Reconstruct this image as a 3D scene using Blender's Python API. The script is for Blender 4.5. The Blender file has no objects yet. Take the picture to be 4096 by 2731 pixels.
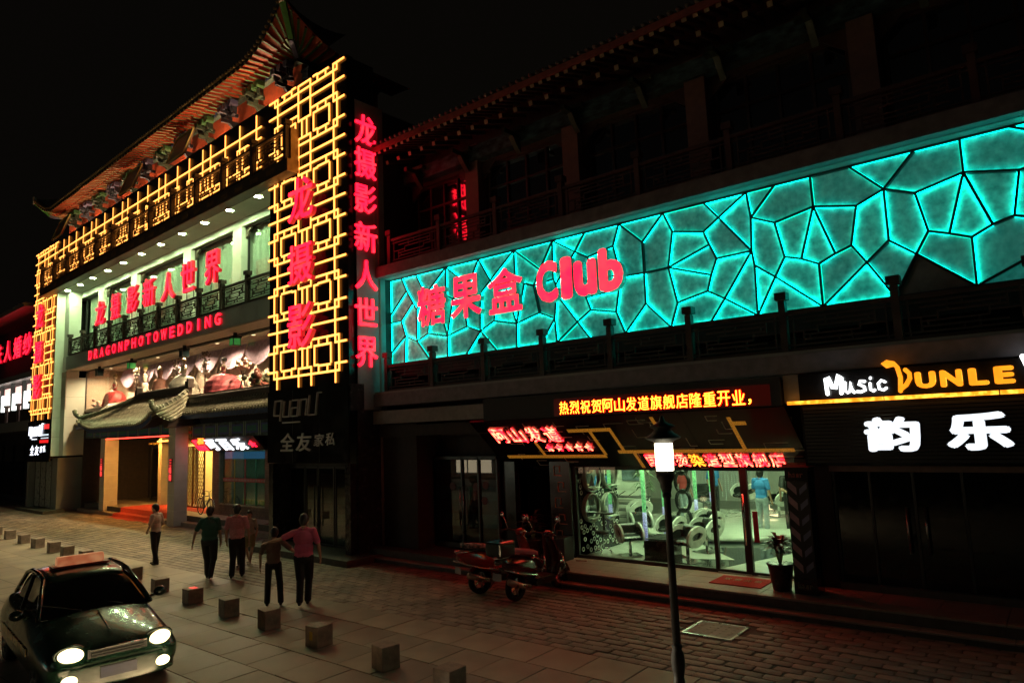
import bpy, bmesh, math, random
import numpy as np
from mathutils import Vector, Matrix, Euler
random.seed(7)
SC = bpy.context.scene
COL = SC.collection
PI = math.pi

# ------------------------------------------------------------------ camera
cam = bpy.data.cameras.new('camera')
cam.sensor_width = 36.0
cam.lens = 24.035
cam.clip_start = 0.05
cam.clip_end = 600.0
camo = bpy.data.objects.new('camera', cam)
COL.objects.link(camo)
_yaw, _pitch, _roll = -0.6813, 0.1257, 0.0404
_f = Vector((math.sin(_yaw)*math.cos(_pitch), math.cos(_yaw)*math.cos(_pitch), math.sin(_pitch)))
_r = Vector((math.cos(_yaw), -math.sin(_yaw), 0))
_d = _f.cross(_r)
_r2 = _r*math.cos(_roll) + _d*math.sin(_roll)
_d2 = -_r*math.sin(_roll) + _d*math.cos(_roll)
camo.matrix_world = Matrix(((_r2.x, -_d2.x, -_f.x, 0), (_r2.y, -_d2.y, -_f.y, 0), (_r2.z, -_d2.z, -_f.z, 3.4), (0, 0, 0, 1)))
SC.camera = camo

# ------------------------------------------------------------------ sky and exposure
w = bpy.data.worlds.new('World'); SC.world = w; w.use_nodes = True
wn = w.node_tree; bg = wn.nodes['Background']
sky = wn.nodes.new('ShaderNodeTexSky'); sky.sky_type = 'NISHITA'; sky.sun_disc = False
sky.sun_elevation = math.radians(-6); sky.sun_rotation = math.radians(200)
mixn = wn.nodes.new('ShaderNodeMix'); mixn.data_type = 'RGBA'; mixn.blend_type = 'ADD'
mixn.inputs[0].default_value = 1.0
mixn.inputs[7].default_value = (0.022, 0.018, 0.013, 1)     # town glow
wn.links.new(sky.outputs[0], mixn.inputs[6]); wn.links.new(mixn.outputs[2], bg.inputs[0])
bg.inputs[1].default_value = 0.10
sun = bpy.data.lights.new('added_moonlight', 'SUN'); sun.energy = 0.012; sun.angle = math.radians(.5); sun.color = (1.0,.97,.92)  # faint moonlight added; no moon is in view
suno = bpy.data.objects.new('added_moonlight', sun); COL.objects.link(suno); suno.rotation_euler = (math.radians(50), 0, math.radians(-30))
SC.view_settings.view_transform = 'Standard'
SC.view_settings.look = 'None'
SC.view_settings.exposure = 0.0
SC.view_settings.gamma = 1.0
SC.view_settings.use_curve_mapping = False
try:
    SC.cycles.use_denoising = True
    SC.cycles.use_light_tree = True
    SC.cycles.max_bounces = 6
    SC.cycles.transparent_max_bounces = 12
    SC.cycles.caustics_reflective = False
    SC.cycles.caustics_refractive = False
    SC.cycles.sample_clamp_indirect = 3.0
except Exception:
    pass

# ------------------------------------------------------------------ materials
MATS = {}
def mat(name, col, rough=0.6, metal=0.0, em=None, es=0.0, var=0.12, scale=6.0, bump=0.0, bscale=30.0, trans=0.0, alpha=1.0, coat=0.0, stretch=None, spec=0.5, ior=None):
    if name in MATS: return MATS[name]
    m = bpy.data.materials.new(name); m.use_nodes = True
    nt = m.node_tree; b = nt.nodes['Principled BSDF']
    b.inputs['Roughness'].default_value = rough
    b.inputs['Metallic'].default_value = metal
    b.inputs['Specular IOR Level'].default_value = spec
    c4 = (*col, 1)
    if ior: b.inputs['IOR'].default_value = ior
    b.inputs['Base Color'].default_value = c4
    if var > 0 or bump > 0:
        tc = nt.nodes.new('ShaderNodeTexCoord'); mp = nt.nodes.new('ShaderNodeMapping')
        nt.links.new(tc.outputs['Object'], mp.inputs[0])
        if stretch: mp.inputs['Scale'].default_value = stretch
    if var > 0:
        n = nt.nodes.new('ShaderNodeTexNoise'); n.inputs['Scale'].default_value = scale; n.inputs['Detail'].default_value = 6
        nt.links.new(mp.outputs[0], n.inputs['Vector'])
        r = nt.nodes.new('ShaderNodeMapRange'); r.inputs[1].default_value = 0.3; r.inputs[2].default_value = 0.7
        r.inputs[3].default_value = 1-var*1.6; r.inputs[4].default_value = 1+var
        nt.links.new(n.outputs[0], r.inputs[0])
        mx = nt.nodes.new('ShaderNodeMix'); mx.data_type = 'RGBA'; mx.blend_type = 'MULTIPLY'; mx.inputs[0].default_value = 1
        mx.inputs[6].default_value = c4
        nt.links.new(r.outputs[0], mx.inputs[7]); nt.links.new(mx.outputs[2], b.inputs['Base Color'])
        r2 = nt.nodes.new('ShaderNodeMapRange'); r2.inputs[1].default_value = 0.3; r2.inputs[2].default_value = 0.7
        r2.inputs[3].default_value = max(0, rough-0.08); r2.inputs[4].default_value = min(1, rough+0.1)
        nt.links.new(n.outputs[0], r2.inputs[0]); nt.links.new(r2.outputs[0], b.inputs['Roughness'])
    if bump > 0:
        n2 = nt.nodes.new('ShaderNodeTexNoise'); n2.inputs['Scale'].default_value = bscale; n2.inputs['Detail'].default_value = 5
        nt.links.new(mp.outputs[0], n2.inputs['Vector'])
        bp = nt.nodes.new('ShaderNodeBump'); bp.inputs['Strength'].default_value = bump; bp.inputs['Distance'].default_value = 0.02
        nt.links.new(n2.outputs[0], bp.inputs['Height']); nt.links.new(bp.outputs[0], b.inputs['Normal'])
    if em:
        b.inputs['Emission Color'].default_value = (*em, 1); b.inputs['Emission Strength'].default_value = es
    if trans: b.inputs['Transmission Weight'].default_value = trans
    if alpha < 1: b.inputs['Alpha'].default_value = alpha
    if coat: b.inputs['Coat Weight'].default_value = coat; b.inputs['Coat Roughness'].default_value = 0.05
    MATS[name] = m
    return m

def emat(name, em, es, var=0.0, scale=8.0, edge=None):
    """a lit face; var = unevenness of the lamps behind it"""
    if name in MATS: return MATS[name]
    m = bpy.data.materials.new(name); m.use_nodes = True
    nt = m.node_tree; b = nt.nodes['Principled BSDF']
    b.inputs['Base Color'].default_value = (em[0]*.3, em[1]*.3, em[2]*.3, 1); b.inputs['Roughness'].default_value = .35
    b.inputs['Emission Color'].default_value = (*em, 1); b.inputs['Emission Strength'].default_value = es
    if var > 0:
        tc = nt.nodes.new('ShaderNodeTexCoord'); n = nt.nodes.new('ShaderNodeTexNoise'); n.inputs['Scale'].default_value = scale
        nt.links.new(tc.outputs['Object'], n.inputs['Vector'])
        if edge:
            r = nt.nodes.new('ShaderNodeMapRange'); r.inputs[1].default_value = .4; r.inputs[2].default_value = .6
            nt.links.new(n.outputs[0], r.inputs[0])
            mx = nt.nodes.new('ShaderNodeMix'); mx.data_type = 'RGBA'
            mx.inputs[6].default_value = (*em, 1); mx.inputs[7].default_value = (*edge, 1)
            nt.links.new(r.outputs[0], mx.inputs[0]); nt.links.new(mx.outputs[2], b.inputs['Emission Color'])
        r = nt.nodes.new('ShaderNodeMapRange'); r.inputs[1].default_value = .3; r.inputs[2].default_value = .7
        r.inputs[3].default_value = es*(1-var); r.inputs[4].default_value = es*(1+var)
        nt.links.new(n.outputs[0], r.inputs[0]); nt.links.new(r.outputs[0], b.inputs['Emission Strength'])
    MATS[name] = m
    return m

def glassmat(name, tint=(1, 1, 1), refl=0.12, rough=0.0, dark=0.0):
    """thin pane: clear with a mirror coat"""
    if name in MATS: return MATS[name]
    m = bpy.data.materials.new(name); m.use_nodes = True
    nt = m.node_tree
    for n in list(nt.nodes):
        if n.type == 'BSDF_PRINCIPLED': nt.nodes.remove(n)
    out = [n for n in nt.nodes if n.type == 'OUTPUT_MATERIAL'][0]
    t = nt.nodes.new('ShaderNodeBsdfTransparent'); t.inputs[0].default_value = (*tint, 1)
    g = nt.nodes.new('ShaderNodeBsdfGlossy'); g.inputs['Roughness'].default_value = rough
    fr = nt.nodes.new('ShaderNodeFresnel'); ge = nt.nodes.new('ShaderNodeNewGeometry'); mr = nt.nodes.new('ShaderNodeMapRange')
    mr.inputs[3].default_value = 1.45; mr.inputs[4].default_value = 1/1.45
    nt.links.new(ge.outputs['Backfacing'], mr.inputs[0]); nt.links.new(mr.outputs[0], fr.inputs[0])
    ad = nt.nodes.new('ShaderNodeMath'); ad.operation = 'ADD'; ad.use_clamp = True; ad.inputs[1].default_value = refl-0.04
    nt.links.new(fr.outputs[0], ad.inputs[0])
    mx = nt.nodes.new('ShaderNodeMixShader'); nt.links.new(ad.outputs[0], mx.inputs[0])
    nt.links.new(t.outputs[0], mx.inputs[1]); nt.links.new(g.outputs[0], mx.inputs[2])
    nt.links.new(mx.outputs[0], out.inputs[0])
    MATS[name] = m
    return m

RED = (1.0, 0.006, 0.026)
M_red = emat('red_sign_face', RED, 4.8, .15, 2.5, (1.0, .013, .022))
M_redside = mat('sign_return_red', (.35, .02, .03), .4, em=RED, es=.45)
M_redglow = mat('sign_return_glow', (.35,.02,.03), .4, em=RED, es=1.5)
M_bar = emat('warm_tube_face', (1.0, .38, .075), 3.4, .08, 3)
M_barside = emat('warm_tube_side', (1.0, .30, .035), 1.3)
M_black = mat('black_gloss', (.012, .011, .011), .16, var=.2, scale=2)
M_blackm = mat('black_matt', (.02, .018, .017), .6)
M_wood = mat('dark_wood', (.075, .045, .03), .45, var=.3, scale=4, stretch=(1, 1, 6))
M_darkfret = mat('railing_wood', (.05, .033, .025), .5, var=.2)
M_white = mat('white_panel', (.72, .76, .66), .35, var=.05, scale=1.5)
M_grey = mat('grey_panel', (.30, .31, .29), .4, var=.08, scale=2)
M_greywall = mat('grey_wall', (.34, .32, .34), .8, var=.12, scale=1.5, bump=.2)
M_cream = mat('cream_wall', (.45, .40, .33), .75, var=.12, scale=2, bump=.15)
M_orange = mat('vermilion_paint', (.50, .085, .03), .55, var=.15)
M_greenp = mat('green_paint', (.07, .22, .09), .5, var=.2)
M_bluep = mat('blue_paint', (.07, .09, .30), .5, var=.2)
M_rafter = mat('dark_rafter', (.05, .10, .05), .55, var=.2)
M_chrome = mat('chrome', (.75, .75, .75), .12, 1.0, var=0)
M_steel = mat('brushed_steel', (.45, .45, .45), .3, 1.0, var=.05)
M_alu = mat('dark_aluminium', (.06, .06, .06), .35, .6, var=.05)
M_glass = glassmat('clear_glass', (.93, .98, .95), .05)
M_glassdark = glassmat('shop_glass', (.55, .6, .58), .10)
M_skin = mat('skin', (.42, .25, .17), .55, var=.06)
M_hair = mat('hair', (.012, .010, .009), .45, var=.2, scale=40)

# ------------------------------------------------------------------ mesh helpers
def green_below(me, k=1):
    for p in me.polygons:
        if p.normal.z < -.55: p.material_index = k
class MB:
    def __init__(s): s.v = []; s.f = []; s.m = []; s.smooth = []
    def add(s, vs, fs, mi=0, sm=False):
        o = len(s.v); s.v += [tuple(v) for v in vs]
        for f in fs: s.f.append(tuple(o+i for i in f)); s.m.append(mi); s.smooth.append(sm)
        return s
    def box(s, x0, x1, y0, y1, z0, z1, mi=0):
        vs = [(x0,y0,z0),(x1,y0,z0),(x1,y1,z0),(x0,y1,z0),(x0,y0,z1),(x1,y0,z1),(x1,y1,z1),(x0,y1,z1)]
        return s.add(vs, [(0,3,2,1),(4,5,6,7),(0,1,5,4),(1,2,6,5),(2,3,7,6),(3,0,4,7)], mi)
    def bar(s, p, q, w, h, up=(0,0,1), mi=0):
        p = Vector(p); q = Vector(q); d = (q-p).normalized(); up = Vector(up)
        if abs(d.dot(up)) > .98: up = Vector((0,1,0)) if abs(d.y) < .9 else Vector((1,0,0))
        a = d.cross(up).normalized()*(w/2); b = a.cross(d).normalized()*(h/2)
        vs = [p-a-b, p+a-b, p+a+b, p-a+b, q-a-b, q+a-b, q+a+b, q-a+b]
        return s.add(vs, [(3,2,1,0),(4,5,6,7),(0,1,5,4),(1,2,6,5),(2,3,7,6),(3,0,4,7)], mi)
    def tube(s, pts, r, n=8, mi=0, cap=True, rs=None):
        pts = [Vector(p) for p in pts]; k = len(pts); vs = []
        prev = None
        for i, p in enumerate(pts):
            d = (pts[min(i+1,k-1)]-pts[max(i-1,0)]).normalized()
            if prev is None:
                a = d.orthogonal().normalized()
            else:
                a = (prev - d*prev.dot(d))
                a = a.normalized() if a.length > 1e-6 else d.orthogonal().normalized()
            prev = a; b = d.cross(a); rr = rs[i] if rs else r
            for j in range(n):
                t = 2*PI*j/n; vs.append(p+a*math.cos(t)*rr+b*math.sin(t)*rr)
        fs = []
        for i in range(k-1):
            for j in range(n):
                fs.append((i*n+j, i*n+(j+1)%n, (i+1)*n+(j+1)%n, (i+1)*n+j))
        if cap: fs.append(tuple(range(n))[::-1]); fs.append(tuple((k-1)*n+j for j in range(n)))
        return s.add(vs, fs, mi, True)
    def lathe(s, prof, n=16, c=(0,0,0), mi=0, sx=1, sy=1, jit=0.0, cap=True):
        vs = []
        for r, z in prof:
            for j in range(n):
                t = 2*PI*j/n; rr = r*(1+(random.uniform(-jit, jit) if jit else 0))
                vs.append((c[0]+math.cos(t)*rr*sx, c[1]+math.sin(t)*rr*sy, c[2]+z))
        fs = []
        for i in range(len(prof)-1):
            for j in range(n): fs.append((i*n+j, i*n+(j+1)%n, (i+1)*n+(j+1)%n, (i+1)*n+j))
        if cap: fs.append(tuple(range(n))[::-1]); fs.append(tuple((len(prof)-1)*n+j for j in range(n)))
        return s.add(vs, fs, mi, True)
    def sph(s, c, rx, ry=None, rz=None, n=12, mi=0, rot=None):
        ry = ry or rx; rz = rz or rx; k = n//2+1; vs = [Vector((0,0,-1))]
        for i in range(1, k):
            ph = -PI/2+PI*i/k
            for j in range(n): vs.append(Vector((math.cos(ph)*math.cos(2*PI*j/n), math.cos(ph)*math.sin(2*PI*j/n), math.sin(ph))))
        vs.append(Vector((0,0,1)))
        out = []
        for v in vs:
            u = Vector((v.x*rx, v.y*ry, v.z*rz))
            if rot: u = rot @ u
            out.append(u+Vector(c))
        fs = [(0, 1+(j+1)%n, 1+j) for j in range(n)]
        for i in range(k-2):
            for j in range(n): fs.append((1+i*n+j, 1+i*n+(j+1)%n, 1+(i+1)*n+(j+1)%n, 1+(i+1)*n+j))
        L = len(vs)-1; b = 1+(k-2)*n
        fs += [(b+j, b+(j+1)%n, L) for j in range(n)]
        return s.add(out, fs, mi, True)
    def prism(s, poly, axis, a, b, mi=0):
        """poly: 2D outline in the two other axes, extruded from a to b along axis"""
        def P(u, v, t): return {'x': (t,u,v), 'y': (u,t,v), 'z': (u,v,t)}[axis]
        n = len(poly); vs = [P(u,v,a) for u,v in poly]+[P(u,v,b) for u,v in poly]
        fs = [tuple(range(n))[::-1], tuple(range(n,2*n))]+[(i,(i+1)%n,n+(i+1)%n,n+i) for i in range(n)]
        return s.add(vs, fs, mi)
    def loft(s, secs, mi=0, sm=True, cap=True):
        n = len(secs[0]); vs = [p for c in secs for p in c]; fs = []
        for i in range(len(secs)-1):
            for j in range(n): fs.append((i*n+j, i*n+(j+1)%n, (i+1)*n+(j+1)%n, (i+1)*n+j))
        if cap: fs.append(tuple(range(n))[::-1]); fs.append(tuple((len(secs)-1)*n+j for j in range(n)))
        return s.add(vs, fs, mi, sm)
    def mesh(s, name, mats):
        me = bpy.data.meshes.new(name); me.from_pydata(s.v, [], s.f)
        if not isinstance(mats, (list, tuple)): mats = [mats]
        for m in mats: me.materials.append(m)
        me.polygons.foreach_set('material_index', s.m); me.polygons.foreach_set('use_smooth', s.smooth)
        bm = bmesh.new(); bm.from_mesh(me); bmesh.ops.recalc_face_normals(bm, faces=bm.faces); bm.to_mesh(me); bm.free()
        return me

def link(name, me, parent=None, loc=(0,0,0), rz=0.0, scale=None, rot=None):
    o = bpy.data.objects.new(name, me); COL.objects.link(o)
    o.location = loc; o.rotation_euler = rot if rot else (0,0,rz)
    if scale: o.scale = scale
    if parent: o.parent = parent
    return o
def obj(name, mb, mats, parent=None, loc=(0,0,0), rz=0.0, rot=None, label=None, bevel=0):
    o = link(name, mb.mesh(name, mats), parent, loc, rz, None, rot)
    if label: o['label'] = label
    if bevel:
        md = o.modifiers.new('bevel', 'BEVEL'); md.width = bevel; md.segments = 2; md.limit_method = 'ANGLE'
    return o
def tag(o, label, cat, group=None):
    o['label'] = label; o['category'] = cat
    if group: o['group'] = group
    return o
def thing(name, label, cat, loc=(0,0,0), rz=0.0, group=None):
    o = link(name, None, None, loc, rz); return tag(o, label, cat, group)
def structure(o): o['kind'] = 'structure'; return o
def stuff(o): o['kind'] = 'stuff'; return o
def kids(o): return [c for c in bpy.data.objects if c.parent == o]
def dup(o, loc=None, rz=None, label=None, parent=None):
    c = o.copy(); COL.objects.link(c); c.parent = parent
    if parent is None:
        if loc is not None: c.location = loc
        if rz is not None: c.rotation_euler = (0,0,rz)
    if label: c['label'] = label
    for k in CH.get(o.name, []): 
        dup(k, parent=c)
    return c
CH = {}
def index_children():
    CH.clear()
    for o in bpy.data.objects:
        if o.parent: CH.setdefault(o.parent.name, []).append(o)

# left building frame: a along its front (negative to the left), b into it
LYL = -0.033
LO = Vector((-15.5, 11.85, 0)); LU = Vector((math.cos(LYL), math.sin(LYL), 0)); LN = Vector((-math.sin(LYL), math.cos(LYL), 0))
def L(a, b, z=0): return LO+LU*a+LN*b+Vector((0,0,z))

UNIT = {}
def unit_box(key, mats, faces=None):
    """unit cube mesh shared by many pieces; front (-y) face takes material 0, the rest material 1"""
    if key in UNIT: return UNIT[key]
    mb = MB(); vs = [(-.5,-.5,-.5),(.5,-.5,-.5),(.5,.5,-.5),(-.5,.5,-.5),(-.5,-.5,.5),(.5,-.5,.5),(.5,.5,.5),(-.5,.5,.5)]
    mb.add(vs, [(0,1,5,4)], 0); mb.add(vs, [(0,3,2,1),(4,5,6,7),(1,2,6,5),(2,3,7,6),(3,0,4,7)], 1 if len(mats) > 1 else 0)
    UNIT[key] = mb.mesh(key, mats); return UNIT[key]

# ------------------------------------------------------------------ lettering
_tc = {}
def glyph(ch, offset=0.0, extrude=0.05, bevel=0.0):
    """mesh data (verts, faces, bbox) of one character, from the built-in font"""
    key = (ch, round(offset,4), round(extrude,4), round(bevel,4))
    if key in _tc: return _tc[key]
    cu = bpy.data.curves.new('t', 'FONT'); cu.body = ch; cu.size = 1.0
    cu.offset = offset; cu.extrude = extrude; cu.resolution_u = 3; cu.bevel_depth = bevel; cu.bevel_resolution = 1
    o = bpy.data.objects.new('t', cu); COL.objects.link(o)
    dg = bpy.context.evaluated_depsgraph_get(); dg.update()
    me = bpy.data.meshes.new_from_object(o.evaluated_get(dg))
    V = [tuple(v.co) for v in me.vertices]; F = [tuple(p.vertices) for p in me.polygons]; N = [tuple(p.normal) for p in me.polygons]
    bpy.data.objects.remove(o); bpy.data.curves.remove(cu); bpy.data.meshes.remove(me)
    if not V: V = [(0,0,0)]
    A = np.array(V); _tc[key] = (A, F, N, A.min(0), A.max(0)); return _tc[key]
_bc = {}
def bold(ch, dx, dz, n=8):
    """the character thickened by overlaid shifted copies: verts (x, y, depth, copy), faces, normals, bounds"""
    key = (ch, dx, dz)
    if key in _bc: return _bc[key]
    A, F, N, lo, hi = glyph(ch, 0.0, 0.05)
    V = []; FF = []; NN = []
    sh = [(0,0)]+([(dx*math.cos(2*PI*k/n), dz*math.sin(2*PI*k/n)) for k in range(n)] if dx > .004 else [])
    for k, (a, b) in enumerate(sh):
        o = len(V)
        V += [(p[0]+a, p[1]+b, p[2], k) for p in A]; FF += [tuple(o+i for i in f) for f in F]; NN += N
    V = np.array(V); lo = V.min(0)[:3]; hi = V.max(0)[:3]
    _bc[key] = (V, FF, NN, lo, hi); return _bc[key]
def letter(name, ch, x0, x1, z0, z1, y, depth, mats, parent, offset=0.012, shear=0.0, label=None, bevel=0.0, even=False):
    """a raised letter: fills x0..x1, z0..z1 in its parent's frame, front face at y-depth"""
    V, F, N, lo, hi = bold(ch, offset, offset if (even or ch.isascii()) else offset*.55)
    s = (hi-lo); s[s == 0] = 1
    T = (V[:,:3]-lo)/s
    vs = [(x0+t[0]*(x1-x0)+shear*t[1], y-depth*t[2]-k*.0006, z0+t[1]*(z1-z0)) for t, k in zip(T, V[:,3])]
    me = bpy.data.meshes.new(name); me.from_pydata(vs, [], F)
    for m in mats: me.materials.append(m)
    if len(mats) > 1: me.polygons.foreach_set('material_index', [0 if nn[2] > .5 else 1 for nn in N])
    o = link(name, me, parent)
    if label: o['label'] = label
    return o

# ================================================================== GROUND
M_slab = mat('paving_slab', (.29, .24, .175), .55, var=.30, scale=.9, bump=.15, bscale=40)
M_slab2 = mat('paving_slab_b', (.255, .21, .155), .5, var=.30, scale=.8, bump=.15, bscale=40)
M_cob = mat('cobble', (.27, .20, .155), .62, var=.35, scale=1.5, bump=.5, bscale=22)
M_cob2 = mat('cobble_b', (.21, .155, .12), .6, var=.35, scale=1.5, bump=.5, bscale=22)
M_joint = mat('joint_sand', (.11, .09, .07), .9, var=.2, bump=.4)
M_asph = mat('asphalt', (.05, .048, .045), .75, var=.2, scale=3, bump=.5, bscale=60)
M_step = mat('step_stone', (.33, .28, .23), .5, var=.15, scale=2, bump=.15)
M_riser = mat('riser_stone', (.10, .09, .075), .6, var=.2)

g = MB(); g.box(-220, 160, -160, 220, -.6, -.03)
structure(obj('ground', g, M_asph))
pv = MB(); pv.box(-75, 12, -2, 14.5, -.3, -.012)
pave = structure(obj('pavement', pv, M_joint))
def slab_mesh(nm, w, d, m, sd):
    random.seed(sd); mb = MB(); hx = w/2-.006; hy = d/2-.006; e = .006
    a = [(-hx,-hy),(hx,-hy),(hx,hy),(-hx,hy)]; b = [(-hx+e,-hy+e),(hx-e,-hy+e),(hx-e,hy-e),(-hx+e,hy-e)]
    mb.loft([[(x,y,-.02) for x,y in a], [(x,y,-e) for x,y in a], [(x,y,0) for x,y in b]], sm=False)
    return mb.mesh(nm, m)
SL = [slab_mesh('paving_slab', .79, .79, m, i) for i, m in enumerate((M_slab, M_slab2, M_slab))]
def cob_mesh(nm, w, d, m, sd):
    random.seed(sd); mb = MB(); hx = w/2-.008; hy = d/2-.009; n = 12
    r1 = []; r2 = []; r3 = []
    for j in range(n):
        t = 2*PI*(j+.5)/n; cx, cy = math.cos(t), math.sin(t); k = 1/max(abs(cx), abs(cy))
        jx = 1+random.uniform(-.05, .03); k = min(k, 1.36)*jx
        r1.append((cx*k*hx, cy*k*hy, -.02)); r2.append((cx*k*hx, cy*k*hy, random.uniform(-.006, -.002))); r3.append((cx*k*hx*.92, cy*k*hy*.88, random.uniform(.001, .006)))
    mb.loft([r1, r2, r3], sm=True); return mb.mesh(nm, m)
CB = [cob_mesh('paving_brick', .40, .20, (M_cob, M_cob2)[i%2], i) for i in range(6)]
random.seed(3)
slabs = []
yy = 4.2
y_split = 8.95
row = 0
pos = []
y = y_split-.395
while y > -1.6:
    x = 8 + (row % 2)*.395
    while x > -62:
        pos.append((x, y)); x -= .79
    y -= .79; row += 1
def dist(p): return math.hypot(p[0], p[1])
# in view: x/y ratio between -2.6 and about 0.05
inv = [p for p in pos if p[1] > 3.4 and -1.9*p[1]-1 < p[0] < .1*p[1]+.6]
inv.sort(key=dist); near = set(inv[:170])
rest = MB()
for p in pos:
    if p in near:
        o = link('paving_slab', random.choice(SL), pave, (p[0], p[1], random.uniform(-.003, .003))); o.rotation_euler = (random.uniform(-.002,.002), random.uniform(-.002,.002), 0)
    elif p[0] > -60:
        h = random.uniform(-.003, .003); q = .389
        rest.add([(p[0]-q,p[1]-q,h),(p[0]+q,p[1]-q,h),(p[0]+q,p[1]+q,h),(p[0]-q,p[1]+q,h)], [(0,1,2,3)], random.choice((0,0,1)))
stuff(obj('far_paving_slabs', rest, [M_slab, M_slab2], pave))
pos = []; row = 0; y = y_split+.10
while y < 14.4:
    x = 7 + (row % 2)*.2
    lim = 12.3
    while x > -50:
        if y < 12.25 or x < -11.5: pos.append((x+random.uniform(-.02,.02), y))
        x -= .40
    y += .20; row += 1
inv = [p for p in pos if -1.05*p[1] < p[0] < .02*p[1] and not (-5.45 < p[0] < -4.4 and 10.6 < p[1] < 11.5)]
inv.sort(key=dist); near = set(inv[:300])
rest = MB()
for p in pos:
    if -5.45 < p[0] < -4.4 and 10.62 < p[1] < 11.5: continue
    if p in near:
        o = link('paving_brick', random.choice(CB), pave, (p[0], p[1], random.uniform(-.006, .006))); o.rotation_euler = (random.uniform(-.02,.02), random.uniform(-.02,.02), random.uniform(-.02,.02))
    else:
        h = random.uniform(-.006, .006); a, b = .188, .088; t = random.uniform(-.02,.02)*.2
        c = .02
        rest.loft([[(p[0]-a,p[1]-b,h-.012),(p[0]+a,p[1]-b,h-.012),(p[0]+a,p[1]+b,h-.012),(p[0]-a,p[1]+b,h-.012)],
                   [(p[0]-a+c,p[1]-b+c,h+t),(p[0]+a-c,p[1]-b+c,h-t),(p[0]+a-c,p[1]+b-c,h),(p[0]-a+c,p[1]+b-c,h)]], mi=random.choice((0,0,1)), sm=False)
stuff(obj('far_paving_bricks', rest, [M_cob, M_cob2], pave))
# inspection cover let into the bricks
mh = thing('manhole_cover', 'square grey inspection cover let into the bricks below the salon steps', 'manhole cover', (-4.93, 11.05, 0))
fr = MB()
for a, b, c, d in ((-.42,.42,-.40,-.36),(-.42,.42,.36,.40),(-.42,-.38,-.36,.36),(.38,.42,-.36,.36)): fr.box(a,b,c,d,-.03,.006)
obj('frame', fr, M_steel, mh)
pl = MB(); pl.box(-.375,.375,-.355,.355,-.03,.0)
for i in range(5):
    for j in range(5): pl.box(-.3+i*.14, -.26+i*.14, -.28+j*.13, -.25+j*.13, .0005, .004)
obj('cover_plate', pl, mat('cover_concrete', (.25,.24,.22), .6, var=.15, bump=.2), mh)

# steps in front of the salon and the music shop
st = MB()
st.box(-15.4, 9, 12.20, 12.44, -.02, .10)
low = MB(); low.box(-15.4, 9, 12.22, 12.43, -.02, .085)
steps = structure(obj('steps', low, M_riser))
def stone_row(x0, x1, w, y0, y1, z0, z1, nm, mats, parent):
    x = x0; k = 0
    while x < x1-.05:
        e = min(x+w, x1); mb = MB(); mb.box(x+.003, e-.003, y0, y1, z0, z1)
        obj(nm, mb, mats[k % len(mats)], parent, bevel=.006); x = e; k += 1
stone_row(-15.4, 9, 1.2, 12.195, 12.44, .08, .112, 'step_tread', [M_step], steps)
up = MB(); up.box(-15.4, 9, 12.44, 27, -.02, .262)
obj('platform', up, M_riser, steps)
stone_row(-11.9, 9, .9, 12.42, 12.84, .262, .30, 'step_tread', [M_step, mat('step_stone_b', (.30,.26,.215), .5, var=.15, bump=.15)], steps)
for k in range(2):
    stone_row(-11.9, 9, .9, 12.846+k*.5, 13.34+k*.5, .262, .3, 'platform_tile', [M_step, MATS['step_stone_b']], steps)
stone_row(-15.4, -11.9, 1.2, 12.42, 12.84, .262, .298, 'step_tread', [M_riser], steps)

# ================================================================== LEFT BUILDING
ROOT = thing('photo_studio_building', 'tall building at left with a curved temple roof, green-lit loggia and a portico', 'building', LO, LYL)
def lo(name, mb, m, **k): return obj(name, mb, m, ROOT, **k)
TOP = 14.55; TW = 4.28; FL, FR = -30.42, -26.28   # far tower
M_wallshade = mat('parapet_board', (.02, .018, .016), .35, var=.1)
# towers
t = MB(); t.box(-TW, .06, .25, 3.2, 4.8, 13.15); t.box(-TW, 0.0, .02, .25, 4.8, TOP); t.box(-.32, .0, .25, 1.0, 13.15, TOP-.05)
lo('tower_core', t, M_black)
s = MB(); s.box(.06, .09, .25, 1.25, 4.8, 13.2); s.box(.06, .09, .45, 1.25, 4.07, 4.8)
lo('side_wall', s, M_greywall)
s = MB(); s.box(-TW, .08, 1.25, 6, 4.0, 13.1); lo('rear_block', s, M_blackm)
for q in ((.0, .085, .22, 1.25, .0, 4.05), (.0, .085, .0, .45, 4.053, 4.797), (-.25, -.002, .02, .6, 0.171, 2.6), (-TW, -TW+.25, .02, .6, 0.171, 2.6)):
    s = MB(); s.box(*q); lo('granite_cladding', s, mat('dark_granite', (.03,.028,.03), .2, var=.3, scale=8))
t = MB(); t.box(FL, FR, .02, 3.2, 2.8, TOP-.05); lo('far_tower_core', t, M_black)
for q in ((FL, FL+.3, .02, 3.2, 0, 2.8), (FR-.9, FR, .35, 3.2, 0, 2.8)):
    t = MB(); t.box(*q); lo('far_tower_pier', t, M_grey)
# parapet board between the towers
t = MB(); t.box(FR, -TW, .02, .22, 12.2, TOP); lo('parapet', t, M_wallshade)
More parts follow.
